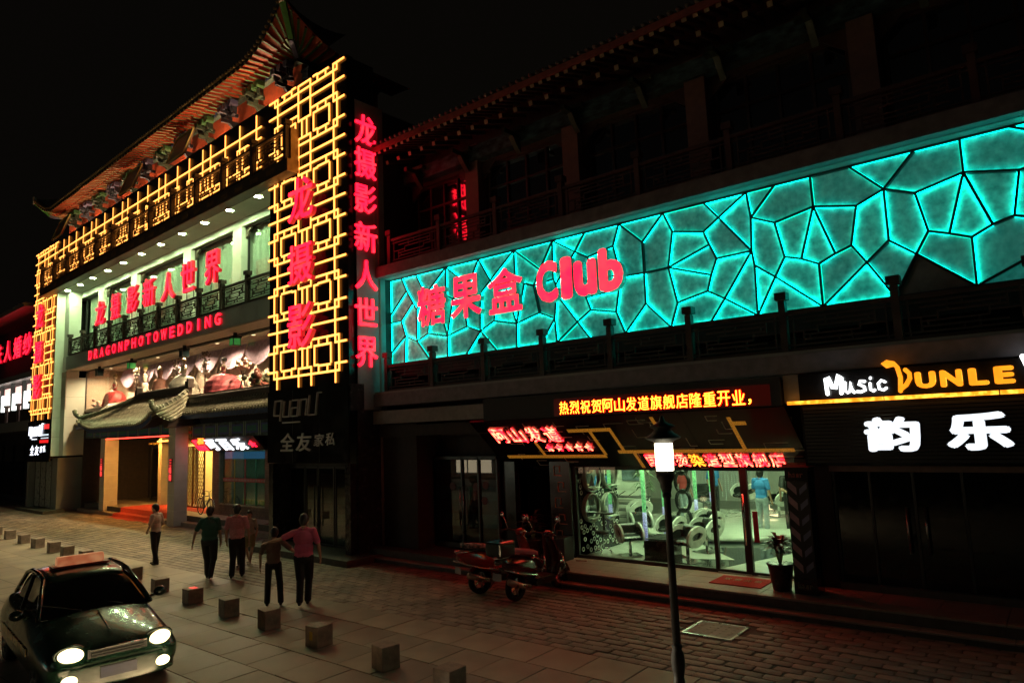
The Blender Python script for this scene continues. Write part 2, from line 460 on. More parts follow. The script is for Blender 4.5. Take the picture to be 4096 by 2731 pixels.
# loggia: soffit, side walls, back wall, lintel, columns
def panel_grid(name, n, fn, m, gap=.006):
    for i in range(n):
        mb = MB(); fn(mb, i); lo(name, mb, m)
x0, x1 = FR, -TW
npan = 14; pw = (x1-x0)/npan
for i in range(npan):
    for (b0, b1) in ((-.38, .3), (.306, .94)):
        mb = MB(); mb.box(x0+i*pw+.004, x0+(i+1)*pw-.004, b0, b1, 11.60, 11.65); lo('soffit_panel', mb, M_white)
t = MB(); t.box(FR, -TW, -.28, 3, 11.65, 12.2); lo('loggia_slab', t, M_blackm)
for i in range(9):
    mb = MB(); w_ = (x1-x0)/9; mb.box(x0+i*w_+.004, x0+(i+1)*w_-.004, .95, 1.0, 11.30, 11.597); lo('lintel_panel', mb, M_white)
t = MB(); t.box(FR+.0, -TW, 1.0, 1.6, 11.30, 11.64); lo('lintel_core', t, M_grey)
for z0, z1 in ((7.0, 8.0), (8.004, 9.0), (9.004, 9.99), (9.994, 10.8), (10.804, 11.595)):
    mb = MB(); mb.box(FR, FR+.06, .0, .40, z0+.003, z1); mb.box(FR, FR+.75, .40, .97, z0+.003, z1); lo('wall_panel', mb, M_white)
for z0, z1 in ((2.9, 3.9), (3.904, 4.9), (4.904, 5.95), (5.954, 6.996)):
    mb = MB(); mb.box(FR, FR+.06, .0, .36, z0+.003, z1); mb.box(FR, FR+.75, .36, 1.3, z0+.003, z1); lo('wall_panel', mb, M_white)
cols = [(-22.6+.3, -21.5+.3), (-18.3, -17.16), (-12.65, -11.5), (-8.45, -7.45)]
cols = [(-23.15,-21.95), (-18.85,-17.65), (-13.15,-11.95), (-8.87,-7.7)]
for (a0, a1) in cols:
    for z0, z1 in ((8.1, 9.2), (9.204, 10.2), (10.204, 11.298)):
        mb = MB(); mb.box(a0+.25, a1-.25, .93, 1.4, z0, z1-.004); lo('column_panel', mb, M_white)
    for sgn, aa in ((-1, a0+.25), (1, a1-.25)):
        br = MB(); br.prism([(aa, 11.30), (aa+sgn*.42, 11.30), (aa+sgn*.36, 11.18), (aa+sgn*.22, 11.12), (aa+sgn*.16, 10.96), (aa, 10.86)], 'y', 1.1, 1.18)
        lo('carved_bracket', br, mat('carved_wood', (.16,.13,.10), .6, var=.4, scale=25, bump=.6))
bays = [FR+.75]+[v for c in cols for v in (c[0]+.25, c[1]-.25)]+[-TW]
M_curtain = mat('curtain', (.62, .68, .58), .8, var=.06)
for k in range(0, len(bays), 2):
    a0, a1 = bays[k], bays[k+1]
    n = int((a1-a0)/.045); cm = MB()
    top = [(a0+(a1-a0)*i/n, 1.40+.045*math.sin(i*1.15+math.sin(i*.37)*1.5)+.02*math.sin(i*.5)) for i in range(n+1)]
    vs = [(a, b, 8.1) for a, b in top]+[(a, b, 11.3) for a, b in top]
    cm.add(vs, [(i, i+1, n+2+i, n+1+i) for i in range(n)], 0, True); lo('curtain', cm, M_curtain)
    gp = MB(); gp.box(a0+.03, a1-.03, 1.22, 1.23, 8.15, 11.25)
    wf = lo('window', gp, M_glass)
    fm = MB(); fm.box(a0+.002, a0+.05, 1.18, 1.26, 8.1, 11.29); fm.box(a1-.05, a1-.002, 1.18, 1.26, 8.1, 11.29); fm.box(a0+.05, a1-.05, 1.18, 1.26, 11.24, 11.29)
    obj('frame', fm, M_alu, wf)
t = MB(); t.box(FR+.6, -TW, 1.8, 1.95, 7.4, 11.4); lo('back_wall', t, mat('room_wall', (.5,.52,.45), .8))
# loggia floor slab and the letter band
t = MB(); t.box(FR+.06, -TW, .38, 2.0, 7.42, 8.1); lo('floor_slab', t, mat('pale_tile', (.75,.75,.68), .4, var=.05))
nb = 16
for i in range(nb):
    w_ = (-TW-(FR+.72))/nb; mb = MB(); mb.box(FR+.72+i*w_+.003, FR+.72+(i+1)*w_-.003, .335, .38, 7.40, 8.08); lo('band_panel', mb, M_grey)
for i in range(10):
    w_ = (-TW-(FR+.72))/10; mb = MB(); mb.box(FR+.72+i*w_+.003, FR+.72+(i+1)*w_-.003, .385, 1.32, 7.36, 7.415); lo('ceiling_board', mb, mat('warm_board', (.55,.42,.30), .35, var=.1))
# show-window room
t = MB(); t.box(FR+.75, -TW, 3.3, 3.4, 5.3, 7.5); lo('show_room_back', t, mat('show_backdrop', (.78,.66,.55), .8, var=.25, scale=1.2))
t = MB(); t.box(FR+.7, FR+.78, 1.35, 3.3, 5.3, 7.5); t.box(FR+.06, FR+.75, .36, .40, 5.3, 7.3); lo('return_wall', t, mat('beige_wall', (.50,.38,.27), .5, var=.1))
t = MB(); t.box(FR+.75, -TW, 1.3, 3.4, 5.15, 5.3); lo('show_room_floor', t, mat('show_floor', (.35,.27,.2), .4))
t = MB(); t.box(FR+.75, -TW, 1.33, 3.4, 7.42, 7.5); lo('show_room_ceiling', t, M_cream)
edges = [FR+.76, -21.2, -16.8, -12.2, -8.3, -TW]
for i in range(5):
    gp = MB(); gp.box(edges[i]+.01, edges[i+1]-.01, 1.33, 1.34, 5.32, 7.40); lo('show_window_pane', gp, M_glass)
for e in edges[:1]:
    f_ = MB(); f_.box(e-.03, e+.02, 1.3, 1.36, 5.3, 7.42); lo('window_post', f_, M_alu)
cd = MB(); cd.tube([(FR+.8, 1.3, 7.33), (-21, 1.3, 7.33), (-13, 1.3, 7.34), (-TW, 1.3, 7.34)], .018, 6); lo('cable_rail', cd, M_alu)
# lavender drapes at the back of the show window
M_lav = mat('lavender_drape', (.40,.30,.42), .8, var=.2)
M_silk = mat('cream_silk', (.70,.58,.46), .6, var=.1)
for k in range(9):
    a0 = FR+1.2+k*2.3; n = 26; dm = MB()
    vs = []
    for j in range(9):
        z = 7.4-j*.26
        for i in range(n+1):
            u = i/n; pinch = 1-.55*math.exp(-((z-6.3)/.45)**2)
            vs.append((a0+1.0+(u-.5)*1.9*pinch, 3.12+.05*math.sin(i*1.4+k), z))
    dm.add(vs, [(j*(n+1)+i, j*(n+1)+i+1, (j+1)*(n+1)+i+1, (j+1)*(n+1)+i) for j in range(8) for i in range(n)], 0, True)
    lo('window_drape', dm, M_silk if k % 2 else MATS['show_backdrop'])
    sw = MB(); vs = []
    for j in range(5):
        for i in range(n+1):
            u = i/n; vs.append((a0+u*2.2, 3.0-.04*j, 7.4-(.12*j+ (4*u*(1-u))*.13*j)))
    sw.add(vs, [(j*(n+1)+i, j*(n+1)+i+1, (j+1)*(n+1)+i+1, (j+1)*(n+1)+i) for j in range(4) for i in range(n)], 0, True)
    lo('swag', sw, M_lav)

# upper balcony in front of the parapet band
def railing(root, a0, a1, b, z0, z1, step, post_h, m, pat=0, w=.10, cap=True, off=0.0, d=.06):
    n = int(round((a1-a0)/step)); 
    xs = [a0+(a1-a0)*i/n for i in range(n+1)]
    hr = MB(); hr.box(a0, a1, b-.05, b+.05, z1-.07, z1); obj('handrail', hr, m, root)
    br = MB(); br.box(a0, a1, b-.03, b+.03, z0, z0+.06); obj('bottom_rail', br, m, root)
    pm = MB(); pm.box(-w/2, w/2, -w/2-.012, w/2+.012, z0, post_h-.17)
    if cap: pm.box(-w*.45, w*.45, -w*.45, w*.45, post_h-.17, post_h-.14); pm.box(-w*.85, w*.85, -w*.85, w*.85, post_h-.14, post_h)
    pme = pm.mesh('post', m)
    for x in xs: link('post', pme, root, (x, b, 0))
    pw_ = (a1-a0)/n-w; h = z1-.07-z0-.06; q = MB()
    def H(u0, u1, v): q.box(-pw_/2+u0*pw_, -pw_/2+u1*pw_, -.015, .015, v*h-.014, v*h+.014)
    def V(u, v0, v1): q.box(-pw_/2+u*pw_-.014, -pw_/2+u*pw_+.014, -.016, .016, v0*h, v1*h)
    for u in (.06, .94): V(u, 0, 1)
    H(0,1,.10); H(0,1,.90)
    H(.16,.84,.24); H(.16,.84,.76); V(.16,.1,.5); V(.84,.5,.9); H(.3,.7,.38); H(.3,.7,.62); V(.3,.38,.62); V(.7,.38,.62)
    H(.06,.3,.5); H(.7,.94,.5); V(.38,.62,.9); V(.62,.1,.38); V(.22,.24,.38); V(.78,.62,.76); H(.16,.3,.38); H(.7,.84,.62); V(.5,.76,.9); V(.5,.1,.24)
    qm = q.mesh('fret_panel', m)
    for i in range(n): link('fret_panel', qm, root, ((xs[i]+xs[i+1])/2, b, z0+.06))
    return xs
bal = thing('upper_balcony', 'long dark wooden balcony in front of the glowing lattice above the loggia', 'balcony', LO, LYL)
bm = MB(); bm.box(-27.8, -2.5, -.43, -.005, 11.575, 11.598); bm.box(-27.8, -2.5, -.44, -.39, 11.598, 11.97); bm.box(-27.8,-2.5,-.39,-.005,11.92,11.97)
obj('fascia', bm, M_wood, bal)
for i in range(24):
    rb = MB(); a = -27.4+i*1.03; rb.box(a, a+.5, -.45, -.44, 11.70, 11.86); obj('fascia_ornament', rb, mat('dim_gilt', (.18,.09,.03), .5, var=.3), bal)
railing(bal, -27.7, -2.62, -.36, 11.97, 13.0, 2.08, 13.25, M_wood, w=.14)
e1 = MB(); e1.box(-2.5, -2.47, -.43, .0, 11.575, 11.97); e1.box(-2.54,-2.48,-.30,.0,11.97,13.0); obj('end_board', e1, mat('golden_lit_board', (.45,.30,.12), .4, var=.15), bal)  # golden light on the balcony end is put into the board colour

# loggia railing
rl = thing('loggia_railing', 'dark fretwork railing with block-capped posts above the English letters', 'railing', LO, LYL)
railing(rl, -25.07, -4.5, .36, 8.1, 8.93, 1.93, 9.22, M_darkfret, w=.13)
M_gauze = mat('rail_gauze', (.05,.06,.05), .5)
for i in range(10):
    mb = MB(); a = -25.07+i*2.057; nx, nz = 26, 11
    for j in range(nz): mb.box(a+.12, a+1.94, .40, .405, 8.18+j*.062, 8.195+j*.062)
    for j in range(nx): mb.box(a+.14+j*.07, a+.155+j*.07, .406, .411, 8.17, 8.86)
    obj('mesh_screen', mb, M_gauze, rl)

# downlights
dlp = MB(); dlp.lathe([(.02,-.012),(.10,-.012),(.13,0),(.13,.02)], 20); dme = None
dls = [(-25.25,.2),(-23.35,.2),(-21.4,.18),(-19.4,.18),(-17.4,.17),(-15.35,.17),(-13.3,.16),(-11.25,.15),(-9.3,.15),(-7.3,.15),(-5.28,.15)]
M_dl = emat('downlight_lens', (.74,1.0,.50), 520)
names = ['leftmost round downlight in the loggia soffit, beside the white end wall']+['round downlight in the loggia soffit, number %s of the row from the left' % s for s in ('two','three','four','five','six','seven','eight','nine','ten')]+['rightmost round downlight in the loggia soffit, beside the lattice tower']
for i, (a, b) in enumerate(dls):
    if dme is None: dme = dlp.mesh('lens', M_dl); rme = MB().lathe([(.13,-.016),(.155,-.010),(.155,0)], 20, cap=False).mesh('trim_ring', M_white)
    th = thing('downlight', names[i], 'downlight', L(a,b,11.598), LYL, 'downlights in the loggia soffit')
    link('lens', dme, th); link('trim_ring', rme, th)

# hanging box lamps in front of the show window
hb = [(-22.75,0),(-18.54,1),(-12.92,0),(-8.58,1)]
nm = ['leftmost black hanging box lamp before the show window','hanging box lamp with a green face nearer the left end of the show window','third black hanging box lamp, above the portico ridge end','rightmost hanging box lamp with a green face, right of the portico ridge']
for i, (a, gr) in enumerate(hb):
    th = thing('hanging_lamp', nm[i], 'lamp', L(a, 1.05, 7.36), LYL, 'box lamps before the show window')
    mb = MB(); mb.box(-.17,.17,-.17,.17,-.20,-.13); mb.box(-.05,.05,-.05,.05,-.13,0); obj('bracket', mb, M_blackm, th)
    mb = MB(); mb.box(-.15,.15,-.15,.15,-.5,-.2); obj('housing', mb, M_alu, th)
    mb = MB(); mb.box(.151,.157,-.12,.12,-.47,-.23); mb.box(-.12,.12,-.157,-.151,-.47,-.23); obj('glass_face', mb, mat('green_lamp_glass', (.05,.22,.06), .2, em=(.1,.6,.12), es=.25) if gr else mat('dark_lamp_glass', (.03,.07,.08), .15), th)

# ------------------------------------------------ lattice screens of glowing tubes
ub = unit_box('light_bar', [M_bar, M_barside])
def lbar(root, a0, a1, z0, z1, w=.062):
    if a1 < a0: a0, a1 = a1, a0
    if z1 < z0: z0, z1 = z1, z0
    sx = max(a1-a0, w) if a1-a0 > 1e-4 else w; sz = max(z1-z0, w) if z1-z0 > 1e-4 else w
    if a1-a0 > 1e-4: sx = a1-a0+w*.96
    if z1-z0 > 1e-4: sz = z1-z0-w*1.04
    if sz <= 0.02: return
    link('light_bar', ub, root, ((a0+a1)/2, -.018, (z0+z1)/2), scale=(sx, .03, sz))
ROWS = [(14.45,'b'),(13.88,'p'),(13.28,'t'),(12.68,'b'),(12.08,'p'),(11.5,'k'),(10.88,'b'),(10.3,'p'),(9.69,'t'),(9.09,'b'),(8.49,'p'),(7.88,'k'),(7.25,'b'),(6.67,'p'),(6.03,'t'),(5.43,'b')]
def half(root, c, sg, rows, k=1.0, edge=2.09, full=False):
    X = lambda u: c+sg*u*k
    D = .21
    for i, (z, ty) in enumerate(rows):
        if ty == 'p': lbar(root, X(0), X(edge), z, z)
        else:
            up = -1 if ty == 'b' else 1
            zz = z+up*D
            lbar(root, X(1.57), X(edge), z, z)
            if full or ty != 't': lbar(root, X(0), X(1.75), zz, zz)
            else: lbar(root, X(.34), X(1.75), zz, zz)
            lbar(root, X(.73), X(1.30) if ty != 't' else X(1.35), z, z)
            lbar(root, X(0.0), X(.34), z, z)
            lbar(root, X(.51), X(.70), z-up*.03, z-up*.03) if ty != 't' else lbar(root, X(.51), X(.73), z, z)
            for u in (1.75, 1.57, 1.17, .34): lbar(root, X(u), X(u), z, zz)
            if ty != 'k': lbar(root, X(.73), X(.73), z, zz)
        if i+1 < len(rows):
            z2, t2 = rows[i+1]
            if ty in 'tk' and t2 == 'b':
                for u in (.135, .51, 1.35, 1.75): lbar(root, X(u), X(u), z2, z)
            elif ty == 'b' and t2 == 'p' and i+2 < len(rows):
                for u in (.34, 1.57): lbar(root, X(u), X(u), rows[i+1][0], z-D); lbar(root, X(u), X(u), rows[i+2][0]+D, rows[i+1][0])
            elif ty == 'p' and i == 0:
                pass
    z, ty = rows[-1]
    if ty == 'b':
        for u in (.34, 1.57): lbar(root, X(u), X(u), z-D-.38, z-D)
ls = thing('lattice_screen', 'near lattice tower of glowing yellow tubes beside the vertical red sign', 'light screen', L(0,0,0), LYL, 'glowing lattice screens of the photo studio')
half(ls, -2.16, 1, ROWS); half(ls, -2.16, -1, ROWS)
ls2 = thing('lattice_screen', 'far lattice tower of glowing yellow tubes at the building left corner', 'light screen', L(0,0,0), LYL, 'glowing lattice screens of the photo studio')
half(ls2, (FL+FR)/2, 1, ROWS, .96); half(ls2, (FL+FR)/2, -1, ROWS, .96)
ls3 = thing('lattice_screen', 'long horizontal band of glowing yellow tubes under the temple roof', 'light screen', L(0,0,0), LYL, 'glowing lattice screens of the photo studio')
for i in range(11):
    a = -4.80-2.01*i; last = i == 10
    c, sg = (a, -1) if i % 2 == 0 else (a-2.01, 1)
    if i % 2 == 1: c = a-2.01
    rows = [(13.88,'p'),(13.28,'t'),(12.68,'b')]
    if last: break
    half(ls3, c, sg, rows, 2.01/2.14, 2.14, True)
    for u in (.34, 1.57): lbar(ls3, c+sg*u*.939, c+sg*u*.939, 13.49, 14.42)
for a0, a1 in ((-26.1,-24.95),): 
    lbar(ls3, a0, a1, 13.88, 13.88); lbar(ls3, a0, a1, 13.49, 13.49); lbar(ls3, -25.4,-25.4, 13.28, 14.42); lbar(ls3, -25.9,-25.9, 12.68, 13.49); lbar(ls3, a0, a1, 12.68, 12.68)

# red letters
def sign_letters(name, label, cat, text, spots, y, depth, mats, loc, rz, off=.014, group=None, lname='letter', shear=0, bevel=0.0):
    th = thing(name, label, cat, loc, rz, group)
    for ch, (a0, a1, z0, z1) in zip(text, spots):
        letter(lname, ch, a0, a1, z0, z1, y, depth, mats, th, off, shear, bevel=bevel)
    return th
RM = [M_red, M_redside]
sign_letters('letter_sign', 'three tall red characters on the near lattice tower', 'sign', '龙摄影', [(-2.72,-1.35,9.93,11.27),(-2.75,-1.4,7.98,9.2),(-2.75,-1.4,6.0,7.35)], -.12, .14, RM, LO, LYL, .022)
sign_letters('letter_sign', 'three tall red characters on the far lattice tower', 'sign', '龙摄影', [(-29.0,-27.66,9.93,11.27),(-29.0,-27.6,7.98,9.2),(-29.0,-27.6,6.0,7.35)], -.12, .14, RM, LO, LYL, .03)
lg = sign_letters('letter_sign', 'row of seven red characters standing on the loggia railing', 'sign', '龙摄影新人世界', [(-20.89,-19.72,9.12,10.28),(-18.84,-17.85,9.14,10.33),(-16.88,-15.72,9.16,10.34),(-15.1,-13.92,9.17,10.38),(-13.22,-11.99,9.13,10.28),(-11.35,-10.17,9.18,10.38),(-9.3,-8.12,9.15,10.40)], .30, .12, RM, LO, LYL, .02)
for a in (-20.3,-18.3,-16.3,-14.5,-12.6,-10.75,-8.7):
    mb = MB()
    for d in (-.3, .3): mb.bar((a+d,.30,8.93),(a+d,.30,9.4),.02,.02)
    mb.bar((a+.5,.55,8.93),(a+.1,.32,9.4),.02,.02); obj('letter_strut', mb, M_alu, lg)
sp = []
for i, ch in enumerate('DRAGONPHOTOWEDDING'):
    c = -21.65+i*(13.3/17); wd = .16 if ch == 'I' else (.56 if ch == 'W' else .46); sp.append((c-wd/2, c+wd/2, 7.55, 8.0))
M_red2 = RM
sign_letters('letter_sign', 'row of small red Latin letters spelling DRAGONPHOTOWEDDING on the grey band', 'sign', 'DRAGONPHOTOWEDDING', sp, .33, .07, RM, LO, LYL, .03)
# vertical sign on the side wall (faces right)
vs_ = thing('vertical_sign', 'vertical column of seven red characters on the grey side wall', 'sign', L(.09, .0, 0), LYL+PI/2)
for ch, (b0, b1, z0, z1) in zip('龙摄影新人世界', [(.20,.97,11.87,12.78),(.18,.96,10.84,11.75),(.16,.95,9.77,10.63),(.15,.95,8.63,9.49),(.16,.94,7.5,8.37),(.13,.92,6.45,7.26),(.15,.91,5.27,6.14)]):
    letter('letter', ch, b0, b1, z0, z1, -.01, .05, [M_red, M_redglow], vs_, .024)

# temple roof ----------------------------------------------------
rf = thing('temple_roof', 'curved Chinese roof with upturned corners and green-ended rafters', 'roof', LO, LYL)
RA0, RA1 = -29.0, -4.25; RB = 1.0; EB = -.12; ZE = 16.42; ZS = 16.5
def eave(a):
    """outer eave edge (b, z) at a, with upturned ends"""
    k0 = max(0, (a-(RA1-1.9))/(1.9+1.25)); k1 = max(0, ((RA0+1.9)-a)/(1.9+1.25)); k = min(1, max(k0, k1))
    return EB-.16*k**2.2, ZE+1.15*k**2.0
wl = MB(); wl.box(RA0, RA1, 1.2, 4.5, 13.5, 16.5); obj('upper_wall', wl, M_orange, rf)
st_ = MB(); st_.box(RA0-.06, RA1+.06, .96, 1.16, 16.42, 16.60); st_.box(RA1-.1, RA1+.06, 1.16, 4.5, 16.42, 16.6); obj('eave_purlin', st_, mat('painted_purlin', (.10,.16,.12), .5, var=.6, scale=14), rf)
for i in range(60):
    a = RA0+.2+i*.41; mb = MB(); mb.box(a, a+.2, .945, .96, 16.44, 16.58); obj('purlin_ornament', mb, (mat('pale_ornament', (.35,.42,.30), .5), M_bluep)[i%2], rf)
NA = 60; ea0, ea1 = RA0-1.25, RA1+1.25
un = MB(); vs = []
for i in range(NA+1):
    a = ea0+(ea1-ea0)*i/NA; b, z = eave(a)
    ai = min(max(a, RA0), RA1)
    for j in range(6):
        t = j/5; vs.append((ai+(a-ai)*t, RB+(b-RB)*t, 16.62+.02*t*0+(z+.10-16.62)*t**1.6))
un.add(vs, [(i*6+j, i*6+j+1, (i+1)*6+j+1, (i+1)*6+j) for i in range(NA) for j in range(5)], 0, True)
obj('eave_boarding', un, M_orange, rf)
# right return of the eave
ur = MB(); vs = []; NB = 14
b_tip, z_tip = eave(ea1)
for i in range(NB+1):
    b = b_tip+(5.2-b_tip)*i/NB; k = max(0, 1-(b-b_tip)/3.1); z = ZE+1.15*k**2; a = RA1+1.12+.13*k**2; bi = max(b, RB)
    for j in range(6):
        t = j/5; vs.append((RA1+(a-RA1)*t, bi+(b-bi)*t, 16.62+(z+.10-16.62)*t**1.6))
ur.add(vs, [(i*6+j, i*6+j+1, (i+1)*6+j+1, (i+1)*6+j) for i in range(NB) for j in range(5)], 0, True); obj('eave_boarding', ur, M_orange, rf)
M_raf = mat('rafter_paint', (.10,.20,.08), .5, var=.2)
rmesh = MB(); rmesh.box(-.05,.05,-.5,.5,-.06,.06)
n_r = 84
for i in range(n_r):
    a = ea0+.15+(ea1-ea0-.3)*i/(n_r-1); b, z = eave(a); ai = min(max(a, RA0), RA1)
    P0 = Vector((ai, RB, 16.60)); P2 = Vector((a, b, z+.06)); 
    PM = P0+(P2-P0)*.55; PM.z = 16.60+(z+.06-16.60)*.55**1.6
    m1 = MB(); m1.bar(P0+Vector((0,.1,-.03)), PM+Vector((0,0,-.05)), .09, .10, mi=0); o_ = obj('rafter', m1, [M_orange, M_raf], rf); green_below(o_.data)
    m2 = MB(); PQ = P0+(P2-P0)*.42; PQ.z = 16.60+(z+.06-16.60)*.42**1.6+.02
    m2.bar(PQ, P2+Vector((0,-.02,-.01)), .085, .085); 
    e_ = (P2-PQ).normalized(); m2.bar(P2+Vector((0,-.02,-.01)), P2+Vector((0,-.02,-.01))+e_*.012, .088, .088, mi=1)
    o_ = obj('flying_rafter', m2, [M_orange, mat('gilt_end', (.55,.40,.12), .5), M_raf], rf); green_below(o_.data, 2)
for i in range(16):
    b = b_tip+.3+i*.3; k = max(0, 1-(b-b_tip)/3.1); z = ZE+1.15*k**2; a = RA1+1.12+.13*k**2; bi = max(b, RB)
    for (s0, s1, w_) in ((.0,.55,.09),(.45,1.0,.085)):
        f0 = lambda t: Vector((RA1+(a-RA1)*t, bi+(b-bi)*t, 16.60+(z+.04-16.60)*t**1.6-.02))
        m1 = MB(); m1.bar(f0(s0), f0(s1), w_, w_); o_ = obj('side_rafter', m1, [M_orange, M_raf], rf); green_below(o_.data)
# hip rafters at the corners, green then violet
for sg, ac in ((1, RA1), (-1, RA0)):
    tb, tz = eave(ea1)
    P0 = Vector((ac, RB, 16.60)); P1 = Vector((ac+sg*.62, RB-.60, 16.78)); P2 = Vector((ac+sg*1.22, tb+.02, tz+.02))
    mb = MB(); mb.bar(P0, P1, .16, .2); obj('hip_rafter', mb, mat('violet_paint', (.20,.18,.30), .5), rf)
    mb = MB(); mb.bar(P1, P2, .18, .2); obj('hip_rafter_tip', mb, mat('bright_green_paint', (.10,.35,.06), .5), rf)
    mb = MB(); mb.box(P2.x-.09, P2.x+.09, P2.y-.12, P2.y+.05, P2.z-.1, P2.z+.32); obj('ridge_end_beast', mb, M_cream, rf)
# roof covering above and tile ends
M_tile = mat('roof_tile', (.13,.12,.10), .55, var=.3, scale=6)
rt = MB(); vs = []
for i in range(NA+1):
    a = ea0+(ea1-ea0)*i/NA; b, z = eave(a)
    for j in range(6):
        t = j/5; ai = a+(min(max(a, RA0+2), RA1-2)-a)*t
        vs.append((ai, b+(4.5-b)*t, z+.18+(3.2)*t**1.35*(1) - (z-ZE)*t))
rt.add(vs, [(i*6+j, i*6+j+1, (i+1)*6+j+1, (i+1)*6+j) for i in range(NA) for j in range(5)], 0, True); obj('roof_covering', rt, M_tile, rf)
eb = MB(); vs = []
for i in range(NA+1):
    a = ea0+(ea1-ea0)*i/NA; b, z = eave(a); vs += [(a, b-.02, z+.02), (a, b-.02, z+.2)]
eb.add(vs, [(2*i, 2*i+2, 2*i+3, 2*i+1) for i in range(NA)], 0, True); obj('eave_board', eb, M_blackm, rf)
tl = MB(); n = 130
for i in range(n):
    a = ea0+.05+(ea1-ea0-.1)*i/(n-1); b, z = eave(a); tl.tube([(a, b-.10, z+.20), (a, b+.25, z+.27)], .055, 6)
stuff(obj('tile_ends', tl, mat('tile_end', (.25,.17,.06), .5), rf))
# dougong brackets
def dougong(a, col):
    r = MB()
    r.box(a-.06,a+.06,.55,1.2,15.62,15.74); r.box(a-.09,a+.09,.75,.93,15.74,15.86); r.box(a-.5,a+.5,.78,.90,15.86,15.97)
    r.box(a-.06,a+.06,.45,1.2,15.98,16.10); r.prism([(1.2,15.3),(1.2,15.62),(.85,15.62),(1.0,15.45)],'x',a-.07,a+.07)
    for d in (-.42, 0, .42):
        r.prism([(-.05+d+a,15.97),(.05+d+a,15.97),(.05+d+a,16.16),(-.05+d+a,16.16)],'y',.76,.92)
    o = obj('bracket_set', r, col[0], rf)
    for d in (-.42, 0, .42):
        c = MB(); c.prism([(a+d-.08,16.17),(a+d+.08,16.17),(a+d+.13,16.24),(a+d+.13,16.40),(a+d-.13,16.40),(a+d-.13,16.24)],'y',.62,.92); obj('bearing_block', c, col[1], o)
        c = MB(); c.tube([(a+d, .86, 15.9),(a+d*.9,.74,15.98),(a+d,.72,16.17)], .045, 6); obj('bracket_arm', c, col[0], o)
    return o
G1 = (mat('pale_green_paint', (.04,.06,.035), .5, var=.3, scale=12), mat('block_green', (.05,.14,.04), .5))
G2 = (mat('pale_blue_paint', (.04,.045,.06), .5, var=.3, scale=12), mat('block_violet', (.11,.10,.18), .5))
dg_a = [RA1-.6-i*2.0 for i in range(12)]
for i, a in enumerate(dg_a): dougong(a, G1 if i % 2 else G2)
dr = MB(); dr.box(RA1, RA1+.35, 1.2, 1.4, 15.8, 16.05); dr.box(RA1, RA1+.5, 1.15, 1.45, 16.05, 16.15); obj('corner_bracket', dr, G2[0], rf)
# framed boards hanging among the brackets
for a in (-9.7-2.2, -17.2, -27.2):
    c = MB(); c.prism([(.10,14.9),(.16,14.9),(.56,16.1),(.50,16.1)], 'x', a-.8, a+.8); bo = obj('name_board', c, mat('board_brown', (.16,.11,.06), .4, var=.2), rf)
    f_ = MB(); 
    for (p, q) in (((a-.8,.07,14.92),(a+.8,.07,14.92)),((a-.8,.47,16.1),(a+.8,.47,16.1)),((a-.8,.07,14.92),(a-.8,.47,16.1)),((a+.8,.07,14.92),(a+.8,.47,16.1))): f_.bar(p, q, .05, .05)
    obj('board_frame', f_, mat('gilt_end', (.55,.40,.12), .5), bo)
# assumed floodlights, unseen behind the parapet, added to wash the underside of the roof
for i in range(7):
    a = -6.2-i*3.6
    th = thing('assumed_floodlight', 'assumed small flood lamp behind the parapet under the temple roof, place %s from the right' % ('one','two','three','four','five','six','seven')[i], 'assumed_floodlight', L(a, .62, 14.35), LYL, 'assumed floodlights under the temple roof')
    mb = MB(); mb.box(-.12,.12,-.05,.05,.06,.18); obj('housing', mb, M_alu, th); mb = MB(); mb.box(-.11,.11,-.04,.04,.181,.186); obj('lens', mb, emat('assumed_flood_lens', (1,.85,.55), 4), th)
    mb = MB(); mb.bar((0,.05,.1),(0,.6,.1),.03,.03); obj('arm', mb, M_alu, th)
    ld = bpy.data.lights.new('assumed_flood_lamp', 'SPOT'); ld.energy = 270; ld.color = (1,.62,.34); ld.spot_size = math.radians(165); ld.spot_blend = .6; ld.shadow_soft_size = .12
    q_ = link('lamp', ld, th, (0,0,.2)); q_.rotation_euler = (math.radians(180-25), 0, 0)

# ================================================================== PORTICO AND GROUND FLOOR OF THE LEFT BUILDING
# floor
pf = MB(); pf.box(FR+.7, -TW, 1.12, 6.4, -.02, .15); obj('lower_step', pf, M_step, ROOT)
pf = MB(); pf.box(FR+.7, -TW, 1.45, 6.4, .15, .36); obj('portico_floor', pf, M_riser, ROOT)
for i in range(20):
    w_ = (-TW-(FR+.7))/20
    for (b0, b1) in ((1.44, 2.3), (2.304, 3.4)):
        mb = MB(); mb.box(FR+.7+i*w_+.003, FR+.7+(i+1)*w_-.003, b0, b1, .36, .375); obj('floor_tile', mb, M_step, ROOT)
# back and side walls
bw = MB(); bw.box(FR+.7, -20.2, 4.6, 4.7, .3, 5.2); bw.box(FR+.66, FR+.75, 1.3, 4.6, 0, 5.2); obj('portico_back_wall', bw, mat('dark_wall', (.06,.05,.05), .7, var=.2), ROOT)
cl = MB(); cl.box(FR+.7, -TW, 1.5, 6.4, 5.0, 5.1); obj('portico_ceiling', cl, M_blackm, ROOT)
lt = MB()
for i in range(34): lt.box(-18.5+i*.16, -18.42+i*.16, 1.6, 4.4, 3.75, 3.82)
stuff(obj('ceiling_slats', lt, M_orange, ROOT))
lt = MB()
for i in range(5): lt.box(-21.4+i*.4, -21.15+i*.4, 3.0, 4.2, 3.3, 3.4)
obj('ceiling_beams', lt, mat('ochre_beam', (.35,.22,.05), .5), ROOT)
